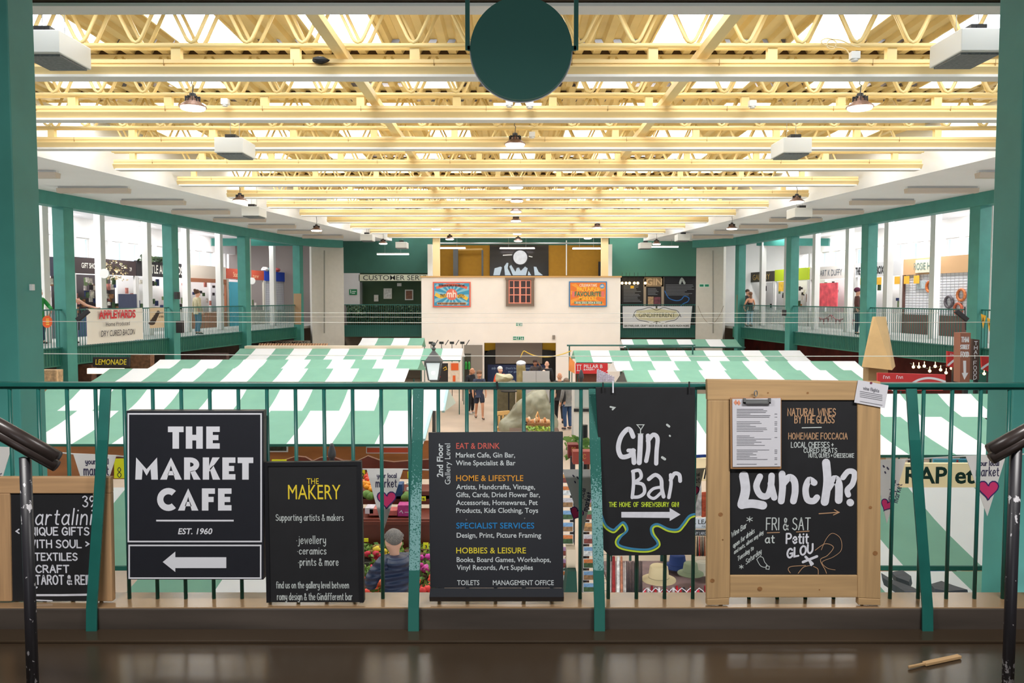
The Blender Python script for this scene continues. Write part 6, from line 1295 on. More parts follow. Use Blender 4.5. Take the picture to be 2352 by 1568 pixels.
# street lanterns
def lantern(px_, ytop, Y, label, k=1.0):
    c = P(px_, ytop, Y); zt = c.z; x = c.x
    t = thing('street_lantern', label, 'lamp', (x, Y, GZ)); LM = mat('lantern grey', (84, 84, 84), .5, metal=.3)
    mb = MB(); mb.lathe((x, Y, zt), [(.03, 0), (.05, -.05 * k), (.02, -.09 * k), (.05, -.13 * k), (.03, -.17 * k), (.06, -.22 * k)], 12); mb.build('finial', LM, t)
    def sq(r, z): return [(x + sx * r, Y + sy * r, z) for sx, sy in ((-1, -1), (1, -1), (1, 1), (-1, 1))]
    def frus(r0, z0, r1, z1, m, nm):
        mb = MB(); mb.add(sq(r0, z0) + sq(r1, z1), [(0, 1, 5, 4), (1, 2, 6, 5), (2, 3, 7, 6), (3, 0, 4, 7), (0, 3, 2, 1), (4, 5, 6, 7)]); return mb.build(nm, m, t)
    frus(.17 * k, zt - .38 * k, .06 * k, zt - .22 * k, LM, 'cap'); frus(.18 * k, zt - .42 * k, .18 * k, zt - .38 * k, LM, 'eave')
    frus(.095 * k, zt - .78 * k, .155 * k, zt - .42 * k, mat('frosted lantern glass', (222, 226, 230), .4, emit=.25), 'glass')
    mb = MB()
    for sx, sy in ((-1, -1), (1, -1), (1, 1), (-1, 1)): mb.bar((x + sx * .098 * k, Y + sy * .098 * k, zt - .79 * k), (x + sx * .16 * k, Y + sy * .16 * k, zt - .41 * k), .022, .022)
    mb.build('corner_frame', LM, t)
    mb = MB(); mb.ball((x, Y - .11 * k, zt - .62 * k), (.05 * k, .02, .05 * k), 10, 6); mb.build('bulb', LAMPW, t)
    frus(.05 * k, zt - .84 * k, .1 * k, zt - .78 * k, LM, 'base_cup')
    mb = MB(); mb.tube([(x, Y, GZ), (x, Y, GZ + .6), (x, Y, zt - .8 * k)], [.09, .05, .03], 12); mb.build('lamp_post', LM, t)
    return t
lantern(996, 786, 17.0, 'grey street lantern with frosted glass standing left of the aisle', 1.02)
px = PX(22.0); t = thing('display_fridge', 'white display fridge beside the aisle, just right of the jeans wearer', 'fridge', P(1332, 990, 22.0)); t.location.z = GZ; ROOT[t.name] = Vector(t.location)
mb = MB(); a = P(1317, 950, 22.0); b = P(1358, 884, 22.0); mb.box(a.x, b.x, 22.0, 22.7, GZ, b.z); mb.build('casing', mat('fridge white', (216, 212, 206), .5), t, bevel=.02)
mb = MB(); px.slab(mb, R4(1320, 892, 1355, 935), .01); o = mb.build('glass_front', mat('fridge glass', (178, 186, 184), .15), t); o.location.y -= .015
mb = MB(); px.slab(mb, R4(1318, 938, 1358, 945), .03); o = mb.build('base_grille', BLACK, t); o.location.y -= .03
for x, y, Y, nm_ in ((762, 1018, 11.0, 'dark pear shaped post top above the makery chalkboard'), (1335, 849, 17.0, 'grey pear shaped post top just above the handrail below the bakery sign')):
    c = P(x, y, Y); t = thing('lamp_finial_post', nm_, 'post', (c.x, Y, GZ)); mb = MB(); mb.lathe((c.x, Y, c.z), [(.02, 0), (.03, -.03), (.055, -.12), (.058, -.17), (.045, -.2), (.03, -.21), (.04, -.24), (.01, -.26)], 14); mb.build('finial', mat('iron grey', (62, 62, 66), .5), t, smooth=True); mb = MB(); mb.tube([(c.x, Y, GZ), (c.x, Y, c.z - .24)], .03, 8); mb.build('post', DARKM, t)
# stalls at the far end of the aisle
def panel(name, label, cat, Y, r, c, th=.04, **k):
    px = PX(Y); mb = MB(); px.slab(mb, R4(*r), th); return single(name, mb, mat('%s %d %d %d' % ((name,) + c), c, .7, var=k.get('var', .1), scale=10), label, cat)
t = panel('menu_chalkboard', 'dark cafe board with yellow swirls behind the street lantern', 'board', 29.5, (1001, 834, 1029, 878), (40, 34, 36)); mb = MB(); px = PX(29.49); px.line(mb, [(1008, 849), (1011, 847), (1010, 852), (1007, 851)], 1.6, off=.004); px.line(mb, [(1018, 846), (1024, 842), (1026, 848), (1020, 850)], 1.4, off=.004); mb.build('swirl', mat('swirl yellow', (232, 186, 50), .6), t); mb = MB(); px.line(mb, [(1004, 865), (1010, 865)], 4, off=.004); mb.build('red_mark', mat('mark red', (200, 30, 40), .6), t)
t = panel('kiosk_panel', 'white kiosk side panel with orange squares', 'panel', 29.3, (1029, 832, 1056, 880), (226, 206, 186)); mb = MB(); px = PX(29.29); px.poly(mb, R4(1036, 834, 1053, 850), .004); px.poly(mb, R4(1040, 862, 1046, 876), .004); mb.build('orange_square', mat('kiosk orange', (226, 96, 36), .6), t)  # flat side panel of the kiosk
t = thing('drinks_shelf', 'tall dark shelf of green bottles beside the grey door', 'shelf', P(1074, 880, 33)); px = PX(33); mb = MB(); px.slab(mb, R4(1067, 812, 1081, 880), .3); mb.build('cabinet', mat('dark shelf', (60, 56, 46), .7), t); 
for i in range(2):
    for j in range(2): mb = MB(); c = P(1070.5 + 7 * i, 834 + 8 * j, 32.9); mb.lathe((c.x, 32.85, c.z), [(.05, -.1), (.05, .02), (.02, .08)], 8); single('green_bottle', mb, mat('bottle green glass', (40, 150, 60), .3), 'green bottle on the tall dark shelf beside the grey door', 'bottle', 'bottles on the tall shelf')
t, px = board('bakery_sign', 'red bakery sign with a white column emblem under the right stall roof', 'sign', 29.9, R4(1322, 834, 1396, 858), .05, mat('bakery red', (206, 44, 50), .6))
letter(t, px, LETW, [('p', 'PILLAR B', 1341, 1384, 837, 845, {'bold': .01}), ('h', 'BAKERY', 1341, 1366, 847, 850, .8), ('l', [(1325, 838), (1335, 838)], 1.5), ('l', [(1325, 851), (1335, 851)], 1.5), ('l', [(1327, 838), (1327, 851)], 1.2), ('l', [(1333, 838), (1333, 851)], 1.2)])
mb = MB(); px = PX(29.6); px.slab(mb, [(1306, 850), (1320, 858), (1320, 832), (1308, 818)], .02); single('orange_pennant', mb, mat('pennant orange', (244, 150, 80), .7, var=.2, scale=2), 'slanting orange and yellow pennant left of the bakery sign', 'flag')
for i in range(8): rackitem('lilac folded shirt hanging in the row below the bakery sign', 1370 + i * 5, 847 + i * 2.4, 1377 + i * 5, 884, 26 - .05 * i, (190, 184, 204), 'hanging_shirt', 'shirt', 'lilac shirts below the bakery sign')
panel('stall_counter', 'brown counter beneath the red bakery sign', 'counter', 30.2, (1322, 858, 1396, 892), (110, 62, 48))
for p_, q_, nm in (((1302, 793, 31), (1597, 793, 31), 'dark green level pole above the bakery stall roof'), ((1438, 795.5, 36.0), (1712, 798, 36.0), 'dark grey level pole in front of the far right stall roof')): mb = MB(); mb.tube([P(*p_), P(*q_)], .035, 6); t = single('frame_pole', mb, POLE, nm, 'pole'); mb = MB(); a = P(*p_); b = P(*q_); mb.tube([(a.x + .1, a.y, GZ), (a.x + .1, a.y, a.z)], .03, 6); mb.tube([(b.x - .1, a.y, GZ), (b.x - .1, a.y, b.z)], .03, 6); mb.build('upright', POLE, t)
for k in range(4): c = P(990 + 24 * k, 787, 34); mb = MB(); mb.bar((c.x - .09, 34, c.z), (c.x + .09, 34, c.z), .12, .1); mb.bar((c.x + .16, 34, c.z - .1), (c.x + .3, 34, c.z + .12), .03, .03); mb.tube([(c.x, 34, GZ), (c.x, 34, c.z)], .015, 5); single('spot_fitting', mb, DARKM, 'small spot fitting in the row of four along the white wall foot, behind the lantern', 'light', 'spot fittings behind the lantern')
# wooden trellis behind the left stall
t = thing('trellis_panel', 'brown square trellis lying along the far left stall ridge', 'trellis', P(670, 800, 33)); mb = MB()
for i in range(26): x = 592 + i * 6.2; mb.bar(P(x, 800, 33), P(x + 5, 789, 34), .05, .03)
for y, Y in ((799, 33.05), (795.5, 33.4), (792, 33.75), (789.5, 34)): mb.bar(P(590 + (800 - y) * .5, y, Y), P(752, y, Y), .05, .03)
mb.build('lattice', mat('trellis brown', (170, 126, 88), .7), t); mb = MB()
for x in (600, 745): q = P(x, 799, 33.2); mb.bar((q.x, 33.2, GZ), (q.x, 33.2, q.z), .08, .08)
mb.build('post', mat('trellis brown', (170, 126, 88), .7), t)
# plywood obelisk standing behind the right stall
Yo = 19.6; mb = MB(); c = P(2040, 860, Yo)
zt = P(0, 727, Yo).z; zb = P(0, 842, Yo).z; k = Yo / F; xt = P(2037, 0, Yo).x; xb = P(2036, 0, Yo).x
OBW = mat('obelisk ply', (206, 172, 122), .7, var=.08, scale=3)
vs = [(xb - 36 * k, Yo, zb), (xb + 12 * k, Yo - .5, zb - .04), (xb + 46 * k, Yo + .1, zb), (xb, Yo + .6, zb), (xt - 15 * k, Yo, zt), (xt - 12 * k, Yo - .06, zt), (xt + 18 * k, Yo + .05, zt), (xt - 8 * k, Yo + .1, zt)]
mb.add(vs, [(0, 1, 5, 4), (1, 2, 6, 5), (2, 3, 7, 6), (3, 0, 4, 7), (4, 5, 6, 7), (3, 2, 1, 0)]); t = single('plywood_obelisk', mb, OBW, 'tall tapering plywood obelisk above the right stall roofs', 'obelisk')
mb = MB(); mb.box(xb - 20 * k, xb + 25 * k, Yo + .0, Yo + .3, GZ, zb); mb.build('plinth', mat('plinth ply', (150, 122, 86), .8), t)
# red drink signs and thai food signs at right
RED = mat('drink sign red', (196, 36, 38), .5)
def drink(label, Y, pts, sw, tx):
    t, px = board('drink_sign', label, 'sign', Y, pts, .06, RED, .004, 'board', 'red drink signs'); px.line(mb2 := MB(), sw, 5, sm=True, off=.004); mb2.build('white_ribbon', LETW, t)
    it = []
    for x, y, s in tx: it += [('l', [(x, y + 12 * s), (x, y + 5 * s), (x + 2 * s, y), (x + 5 * s, y + 2 * s)], 2 * s), ('l', [(x + 8 * s, y + 12 * s), (x + 8 * s, y + 5 * s), (x + 12 * s, y + 4 * s), (x + 14 * s, y + 7 * s), (x + 14 * s, y + 12 * s)], 2 * s), ('l', [(x + 18 * s, y + 12 * s), (x + 18 * s, y + 5 * s), (x + 23 * s, y + 4 * s), (x + 24 * s, y + 12 * s)], 2 * s)]
    letter(t, px, LETW, it)
    mb = MB(); x, y = pts[0]; q = P(sum(p[0] for p in pts) / 4, max(p[1] for p in pts), Y + .1); mb.bar((q.x, Y + .1, GZ), (q.x, Y + .1, q.z + .05), .06, .06); mb.build('stand', DARKM, t)
drink('long red drink sign with white ribbon just above the near handrail at right', 18.0, [(2016, 877), (2172, 880), (2172, 860), (2016, 856)], [(2095, 880), (2110, 872), (2130, 868), (2150, 870), (2170, 876)], [(2029, 862, .6), (2059, 862, .6)])
drink('lower red drink sign glimpsed under the near handrail at right', 17.6, [(2040, 897), (2166, 897), (2166, 888), (2040, 888)], [(2050, 895), (2070, 892), (2090, 893)], [(2110, 889, .5), (2140, 889, .5)])
drink('red drink sign left of the thai street food sign', 21.0, [(2176, 842), (2204, 846), (2204, 810), (2176, 806)], [(2178, 838), (2190, 828), (2204, 820)], [(2183, 812, .4)])
drink('red drink sign right of the thai food sign', 21.0, [(2256, 848), (2286, 858), (2284, 820), (2254, 818)], [(2255, 846), (2266, 838), (2284, 828)], [(2272, 846, .4)])
t, px = board('street_food_sign', 'brown thai street food sign with white down arrow', 'sign', 20.0, [(2205, 878), (2227, 878), (2230, 764), (2206, 764)], .3, mat('sign brown', (146, 92, 72), .6))
letter(t, px, LETW, [('h', 'THAI', 2208, 2225, 774, 785, 2), ('h', 'STREET', 2206, 2226, 792, 801, 1.8), ('h', 'FOOD', 2207, 2225, 808, 819, 2), ('f', [(2212, 828), (2219, 828), (2219, 856), (2224, 856), (2215, 872), (2209, 856), (2213, 856)])])
mb = MB(); q = P(2217, 878, 20.15); mb.bar((q.x, 20.15, GZ), (q.x, 20.15, q.z), .1, .1); mb.build('post', DARKM, t)
t, px = board('food_sign', 'dark brown thai food sign with letters running down', 'sign', 20.6, [(2232, 872), (2249, 872), (2250, 780), (2234, 778)], .2, mat('sign dark brown', (74, 52, 44), .6)); letter(t, px, LETW, [('h', ch, 2238 - .3 * i, 2245 - .3 * i, 784 + 10.4 * i, 792 + 10.4 * i, 1.4) for i, ch in enumerate('THAI') if ch != 'I'] + [('h', ch, 2236, 2243, 829 + 11 * i, 838 + 11 * i, 1.4) for i, ch in enumerate('FOOD')] + [('l', [(2239, 815), (2239, 823)], 1.4)])
mb = MB(); q = P(2241, 872, 20.7); mb.bar((q.x, 20.7, GZ), (q.x, 20.7, q.z), .08, .08); mb.build('post', DARKM, t)
rs = random.Random(9)
for i in range(16): c = P(2098 + i * 12.5, 842 + rs.uniform(-6, 8) + i * 1.2, 21.5); mb = MB(); mb.ball(c, .04, 8, 5); mb.tube([c, c + Vector((0, 0, .12))], .008, 4); single('string_bulb', mb, mat('warm bulb glow', (255, 220, 150), emit=6), 'small lit bulb in the string above the red drink sign', 'lamp', 'string of bulbs at right') if not 2190 < 2098 + i * 12.5 < 2255 else None
mb = MB(); q = [P(2090 + i * 20, 834 + 8 * sin(i * .9) + i * 2.0, 21.55) for i in range(11)]; mb.tube(q, .01, 5); single('bulb_wire', mb, DARKM, 'dark wire carrying the string of small bulbs at right', 'wire')
# ground floor frontage under the left gallery
for x, y, tx, Y, nm, c in ((255, 832, 'LEMONADE', 22.3, 'dark stall board with yellow lettering under the left gallery', (236, 206, 40)), (662, 788, 'SMOKED MEATS', 38.0, 'dark stall board with dark lettering under the far left gallery', (40, 34, 34))):
    k = 36 if x < 300 else 44; t, px = board('stall_board', nm, 'sign', Y, R4(x - k - 6, y - 12 if x < 300 else y - 6, x + k + 6, y + 10 if x < 300 else y + 5), .06, mat('stall board %d' % x, (44, 34, 34) if x < 300 else (140, 130, 116), .7)); letter(t, px, mat('board letters %d' % x, c, .6), [('p', tx, x - k, x + k, y - 7 if x < 300 else y - 4, y + 5 if x < 300 else y + 3, {'bold': .01, 'shear': .15})])
mb = MB(); px = PX(22.6); px.slab(mb, R4(200, 846, 282, 858), .1); single('lit_strip', mb, mat('warm strip glow', (255, 226, 190), emit=2.5), 'warm lit strip over the ground floor stall under the left gallery', 'light')
for x0, y0, x1, y1, Y, c, nm in ((88, 850, 130, 880, 20.5, (196, 160, 120), 'tan'), (180, 838, 210, 880, 23.5, (90, 56, 40), 'brown'), (300, 815, 345, 826, 25.5, (120, 84, 60), 'rust'), (410, 812, 520, 826, 29, (70, 44, 40), 'dark')):
    panel('stall_front', '%s stall front below the left gallery' % nm, 'stall', Y, (x0, y0, x1, y1 + 40), c, .3, var=.4)  # plain slab for each stall front

a = P(2086, 1562, 2.9); b = P(2203, 1538, 2.99); a.z = b.z = .008
mb = MB(); mb.bar(a, a.lerp(b, .35), .008, .01); mb.bar(a.lerp(b, .3), b, .02, .012); single('wooden_stick', mb, mat('bare wood stick', (196, 160, 116), .6), 'small flat wooden stick lying on the brown floor by the right handrail post', 'stick', bevel=.002)
# ---------------------------------------------------------------- people
def skin_mesh(name, verts, edges, m, parent, root=0, sub=1, loc=None):
    """verts: (x, y, z, rx, ry)"""
    me = bpy.data.meshes.new(name); me.from_pydata([v[:3] for v in verts], edges, []); me.materials.append(m)
    o = bpy.data.objects.new(name, me); COL.objects.link(o); o.parent = parent
    me.skin_vertices or None
    o.modifiers.new('skin', 'SKIN')
    sv = me.skin_vertices[0].data
    for i, v in enumerate(verts): sv[i].radius = (v[3], v[4]); sv[i].use_root = (i == root)
    s = o.modifiers.new('smooth', 'SUBSURF'); s.levels = sub; s.render_levels = sub + (1 if sub > 1 else 0)
    md = o.modifiers['skin']; md.use_smooth_shade = True
    return o
POSE0 = {'pel': (0, 0, .95), 'spi': (0, .01, 1.13), 'che': (0, .0, 1.32), 'nb': (0, .02, 1.46), 'nk': (0, .005, 1.53), 'hd': (0, -.015, 1.60), 'ht': (0, .0, 1.685),
    'sl': (.17, .02, 1.42), 'el': (.235, .04, 1.16), 'wl': (.235, -.06, .93), 'hl': (.23, -.09, .86), 'sr': (-.17, .02, 1.42), 'er': (-.235, .04, 1.16), 'wr': (-.235, -.06, .93), 'hr': (-.23, -.09, .86),
    'pl': (.09, 0, .9), 'kl': (.1, -.02, .5), 'al': (.1, .03, .1), 'tl': (.115, -.14, .045), 'pr': (-.09, 0, .9), 'kr': (-.1, -.02, .5), 'ar': (-.1, .03, .1), 'tr': (-.115, -.14, .045)}
SKINS = {'fair': (226, 172, 146), 'tan': (206, 148, 116), 'pale': (236, 196, 176), 'brown': (150, 100, 76)}
def person(label, loc, H, ang, top, bottom, hair, skin='fair', pose=None, sleeves='long', shorts=False, bald=False, extra=None, shoes=(50, 44, 42), longhair=False, hires=0):
    t = thing('person', label, 'person', loc); t.rotation_euler = (0, 0, ang); t.scale = (H / 1.75,) * 3
    J = dict(POSE0); J.update(pose or {}); sm = mat('skin ' + skin, SKINS[skin], .55)
    R = {'pel': (.135, .1), 'spi': (.115, .085), 'che': (.14, .095), 'nb': (.075, .065), 'nk': (.05, .052), 'hd': (.083, .098), 'ht': (.096, .112), 'sl': (.06, .06), 'el': (.042, .042), 'wl': (.027, .03), 'hl': (.034, .02), 'pl': (.085, .09), 'kl': (.055, .058), 'al': (.036, .04), 'tl': (.035, .025)}
    for k in ('s', 'e', 'w', 'h', 'p', 'k', 'a', 't'): R[k + 'r'] = R[k + 'l']
    names = list(J); idx = {n: i for i, n in enumerate(names)}
    vs = [J[n] + R[n] for n in names]
    E = [('pel', 'spi'), ('spi', 'che'), ('che', 'nb'), ('nb', 'nk'), ('nk', 'hd'), ('hd', 'ht'), ('che', 'sl'), ('sl', 'el'), ('el', 'wl'), ('wl', 'hl'), ('che', 'sr'), ('sr', 'er'), ('er', 'wr'), ('wr', 'hr'), ('pel', 'pl'), ('pl', 'kl'), ('kl', 'al'), ('al', 'tl'), ('pel', 'pr'), ('pr', 'kr'), ('kr', 'ar'), ('ar', 'tr')]
    es = [(idx[a], idx[b]) for a, b in E]
    hd = Vector(J['hd'])
    def br(a, p, r): vs.append(tuple(p) + (r, r)); es.append((a if isinstance(a, int) else idx[a], len(vs) - 1)); return len(vs) - 1
    tp = Vector(J['ht']); br('ht', tp + Vector((0, .005, .075)), .05); br('ht', tp + Vector((0, .06, -.01)), .07)
    br('hd', hd + Vector((0, -.118, .005)), .016)                      # nose
    br('hd', hd + Vector((0, -.075, -.07)), .036)                         # chin
    for s in (-1, 1): br('hd', hd + Vector((s * .096, .015, .03)), .02)     # ears
    for s, w_, h_ in ((1, 'wl', 'hl'), (-1, 'wr', 'hr')):
        d = (Vector(J[h_]) - Vector(J[w_])).normalized(); sd = d.cross(Vector((s, .2, 0))).normalized()
        for k, (o_, l) in enumerate(((-.03, .065), (-.01, .08), (.01, .078), (.03, .06))): 
            q = br(h_, Vector(J[h_]) + sd * o_ + d * l * .55, .009); br(q, Vector(J[h_]) + sd * o_ * 1.05 + d * l + Vector((-s * .012, 0, 0)), .008)
        br(w_, Vector(J[w_]) + sd * -.045 + d * .055, .011)                # thumb
    skin_mesh('body', vs, es, sm, t, 0, 1 + hires)
    def sub(nm, keys, edges, m, grow, rad=None):
        v2 = []; ii = {}
        for k in keys: ii[k] = len(v2); r = (rad or {}).get(k, R[k]); v2.append(J[k] + (r[0] + grow, r[1] + grow))
        return skin_mesh(nm, v2, [(ii[a], ii[b]) for a, b in edges], m, t, 0, 1 + hires)
    tm = mat('top %d %d %d' % top, top, .8, var=.12, scale=14)
    arms = {'long': ('wl', 'wr'), 'short': ('el', 'er'), 'none': ()}[sleeves]
    pe = Vector(J['pel']); J['hem'] = tuple(pe + Vector((0, 0, -.13))); J['wst'] = tuple(pe + Vector((0, 0, .1))); R['hem'] = (.14, .105); R['wst'] = (.125, .092)
    keys = ['pel', 'spi', 'che', 'nb', 'sl', 'sr', 'hem']; ed = [('hem', 'pel'), ('pel', 'spi'), ('spi', 'che'), ('che', 'nb'), ('che', 'sl'), ('che', 'sr')]
    if sleeves == 'none': keys = ['pel', 'spi', 'che', 'hem']; ed = ed[:3]
    if sleeves != 'none':
        keys += ['el', 'er']; ed += [('sl', 'el'), ('sr', 'er')]
        if sleeves == 'long': keys += ['wl', 'wr']; ed += [('el', 'wl'), ('er', 'wr')]
    if sleeves == 'short':
        J2 = dict(J)
        for a, b in (('sl', 'el'), ('sr', 'er')): J[b] = tuple(Vector(J[a]).lerp(Vector(J[b]), .8))
    g = sub('jacket' if extra == 'puffer' else 'top', keys, ed, PUFF if extra == 'puffer' else tm, .045 if extra == 'puffer' else .02)
    if sleeves == 'short': J = J2
    bm_ = mat('bottom %d %d %d' % bottom, bottom, .85, var=.12, scale=16)
    if shorts:
        J3 = dict(J)
        for a, b in (('pl', 'kl'), ('pr', 'kr')): J[b] = tuple(Vector(J[a]).lerp(Vector(J[b]), .85))
        sub('shorts', ['pel', 'pl', 'kl', 'pr', 'kr', 'wst'], [('wst', 'pel'), ('pel', 'pl'), ('pl', 'kl'), ('pel', 'pr'), ('pr', 'kr')], bm_, .025, {'kl': (.07, .07), 'kr': (.07, .07)}); J = J3
    else: sub('trousers', ['pel', 'pl', 'kl', 'al', 'pr', 'kr', 'ar', 'wst'], [('wst', 'pel'), ('pel', 'pl'), ('pl', 'kl'), ('kl', 'al'), ('pel', 'pr'), ('pr', 'kr'), ('kr', 'ar')], bm_, .018)
    ROOT[t.name] = Vector((0, 0, 0))
    for s in 'lr':
        a, b = Vector(J['a' + s]), Vector(J['t' + s]); d = (b - a); skin_mesh('shoe', [tuple(a + Vector((0, .03, -.045))) + (.045, .04), tuple(a.lerp(b, .5) + Vector((0, 0, -.01))) + (.05, .038), tuple(b + d * .08) + (.045, .03)], [(0, 1), (1, 2)], mat('shoe %d' % shoes[0], shoes, .6), t)
    tp = Vector(J['ht'])
    if not bald:
        mb = MB(); mb.ball(tp + Vector((0, .022, .012)), (.102, .118, .098), 14, 9, jit=.05)
        if longhair: mb.ball(hd + Vector((0, .06, -.06)), (.08, .06, .15), 10, 7, jit=.1)
        hm = mat('hair %d %d %d' % hair, hair, .7, var=.25, scale=60); mb.build('hair', hm, t, smooth=True)
    for s in (-1, 1):
        mb = MB(); mb.ball(hd + Vector((s * .034, -.098, .045)), (.009, .006, .007), 6, 4); mb.build('eye', mat('eye dark', (40, 32, 30), .3), t)
    mb = MB(); mb.box(hd.x - .026, hd.x + .026, hd.y - .108, hd.y - .09, hd.z - .045, hd.z - .036); mb.build('mouth', mat('lip', (170, 96, 88), .5), t)
    if extra == 'puffer':
        mb = MB(); mb.lathe((0, .09, 1.44), [(.05, -.1), (.13, -.07), (.15, 0), (.12, .055), (.07, .06)], 16); o = mb.build('hood', PUFF, t, smooth=True)
        rs = random.Random(2); mb = MB()
        for i in range(380):
            a = rs.uniform(0, 6.28); e = rs.uniform(-.1, 1.4); q = tp + Vector((.1 * cos(a) * cos(e), .022 + .116 * sin(a) * cos(e), .01 + .098 * sin(e))); n = (q - tp).normalized(); mb.tube([q, q + n * .007 + Vector((rs.uniform(-.014, .014), rs.uniform(-.01, .01), -.018))], .0028, 4)
        mb.build('hair_tufts', mat('grey tufts', (150, 142, 136), .7), t); t.children[-1]['kind'] = 'stuff'
    if extra == 'bag':
        for s in (-1, 1): mb = MB(); mb.tube([(s * .1, .06, 1.47), (s * .11, -.1, 1.42), (s * .12, -.125, 1.25), (s * .13, -.05, 1.08)], .018, 6); mb.build('strap', mat('strap dark', (40, 42, 52), .7), t)
        mb = MB(); mb.ball((0, .2, 1.25), (.15, .1, .22), 12, 8); mb.build('backpack', mat('strap dark', (40, 42, 52), .7), t)
    if extra == 'vest':
        mb = MB()
        for s in (-1, 1): mb.tube([(s * .135, .03, 1.4), (s * .15, .02, 1.2), (s * .15, .02, .98)], [.05, .07, .06], 8)
        mb.build('side_panel', mat('vest black', (38, 38, 42), .8), t)
    if extra == 'beanie':
        mb = MB(); mb.ball(tp + Vector((0, .02, .02)), (.108, .124, .105), 12, 8); mb.build('beanie', mat('plum knit', (104, 46, 74), .9), t)
    if extra == 'bun': mb = MB(); mb.ball(tp + Vector((0, .1, .08)), (.055, .055, .055), 8, 6); mb.build('hair_bun', mat('hair %d %d %d' % hair, hair, .7), t)
    return t
def puff_mat():
    m = mat('quilted navy nylon', (38, 52, 84), .45); nt = m.node_tree; b = nt.nodes['Principled BSDF']
    tc = nt.nodes.new('ShaderNodeTexCoord'); wv = nt.nodes.new('ShaderNodeTexWave'); wv.bands_direction = 'Z'; wv.inputs['Scale'].default_value = 3.6; wv.inputs['Distortion'].default_value = .8; wv.inputs['Detail'].default_value = 1
    bp = nt.nodes.new('ShaderNodeBump'); bp.inputs['Strength'].default_value = .9; bp.inputs['Distance'].default_value = .03
    nt.links.new(tc.outputs['Object'], wv.inputs['Vector']); nt.links.new(wv.outputs['Fac'], bp.inputs['Height']); nt.links.new(bp.outputs['Normal'], b.inputs['Normal']); return m
PUFF = puff_mat()
def gx(px_, Y, z): return Vector((HX(px_, Y, z - EYE), Y, z))
def G(px_, Y): return gx(px_, Y, GZ)
person('person with short grey hair in a navy quilted jacket, back turned, by the flower bench', G(908, 9.0), 1.72, pi + .5, (38, 52, 84), (50, 54, 66), (122, 116, 112), extra='puffer', hires=1, pose={'el': (.27, -.06, 1.2), 'wl': (.2, -.24, 1.08), 'hl': (.17, -.3, 1.06), 'er': (-.27, -.06, 1.2), 'wr': (-.2, -.24, 1.08), 'hr': (-.17, -.3, 1.06), 'hd': (.0, -.035, 1.60), 'ht': (0, -.03, 1.685)})
WALK = {'kl': (.1, -.16, .52), 'al': (.1, -.2, .12), 'tl': (.12, -.36, .06), 'kr': (-.1, .02, .5), 'ar': (-.1, .24, .18), 'tr': (-.11, .14, .05)}
person('person in navy shirt and shorts with backpack straps walking towards the camera', G(1101, 28.8), 1.76, .15, (52, 60, 84), (44, 48, 64), (116, 84, 62), 'tan', WALK, 'short', True, extra='bag', shoes=(92, 70, 56))
person('bald person in black looking down, just behind the walker in navy shorts', G(1082, 30.2), 1.78, .9, (30, 32, 40), (28, 28, 34), (0, 0, 0), 'tan', {'hd': (0, -.06, 1.585), 'ht': (0, -.075, 1.665)}, bald=True, shoes=(190, 186, 184))
person('white haired person in an orange top beyond the pale slung cover', G(1149, 31.0), 1.72, .5, (232, 84, 44), (60, 60, 70), (232, 226, 220), 'fair')
person('dark haired person in dark clothes, hand to the head, before the banner in the doorway', G(1229, 34.5), 1.72, .3, (74, 66, 68), (40, 38, 42), (58, 36, 30), 'brown', {'el': (.3, -.12, 1.32), 'wl': (.16, -.16, 1.54), 'hl': (.12, -.14, 1.62)}, longhair=True)
person('bald person in a black jacket seen from behind at the right of the doorway', G(1256, 32.5), 1.84, pi - .2, (36, 34, 38), (40, 40, 46), (0, 0, 0), 'fair', bald=True)
person('pale bald person mostly hidden behind the grey partition panels', G(1249, 31.0), 1.62, pi, (150, 146, 150), (60, 60, 66), (0, 0, 0), 'pale', bald=True)
person('bald person in a black t-shirt walking away beside the grey partition', G(1285, 27.8), 1.80, pi, (40, 38, 38), (28, 28, 32), (0, 0, 0), 'tan', WALK, 'short', bald=True, shoes=(36, 32, 34))
person('person in a grey and black body warmer and jeans standing right of the aisle', G(1303, 26.5), 1.74, pi + .5, (134, 132, 130), (52, 80, 120), (120, 98, 82), 'fair', {'hd': (0, -.07, 1.575), 'ht': (0, -.09, 1.65)}, extra='vest', shoes=(52, 50, 56))
U0 = lambda px_, Y: gx(px_, Y, 0.0)
person('person with a hair bun in beige top and jeans on the left gallery', U0(455, 30.4), 1.68, pi - .7, (196, 186, 152), (92, 124, 150), (92, 62, 44), 'fair', extra='bun')
person('person behind the left gallery column with one bare arm along the railing', U0(166, 24.1), 1.70, 1.35, (232, 140, 120), (60, 70, 90), (150, 100, 60), 'fair', {'sl': (.19, -.1, 1.36), 'el': (.3, -.3, 1.2), 'wl': (.36, -.6, 1.12), 'hl': (.37, -.68, 1.11)}, 'none')
person('person in a black vest top, back turned on the right gallery', U0(1722, 38.25), 1.66, pi + .3, (30, 28, 32), (150, 176, 190), (120, 84, 62), 'tan', {'el': (.3, .02, 1.18), 'wl': (.28, -.16, 1.02)}, 'none', longhair=True)
person('bearded person facing the hall behind the black vest top on the right gallery', U0(1716, 39.9), 1.80, .2, (60, 54, 56), (60, 66, 80), (70, 52, 44), 'fair')
person('person in a plum beanie and brown top beside the right gallery column', U0(1968, 30.0), 1.74, 1.3, (88, 52, 48), (44, 50, 70), (60, 40, 34), 'fair', extra='beanie')
person('person in a green top at the far left of the left gallery', U0(93, 23.8), 1.66, 1.2, (30, 140, 60), (50, 60, 90), (200, 190, 180), 'fair', {'el': (.26, -.1, 1.2), 'wl': (.2, -.3, 1.1)})
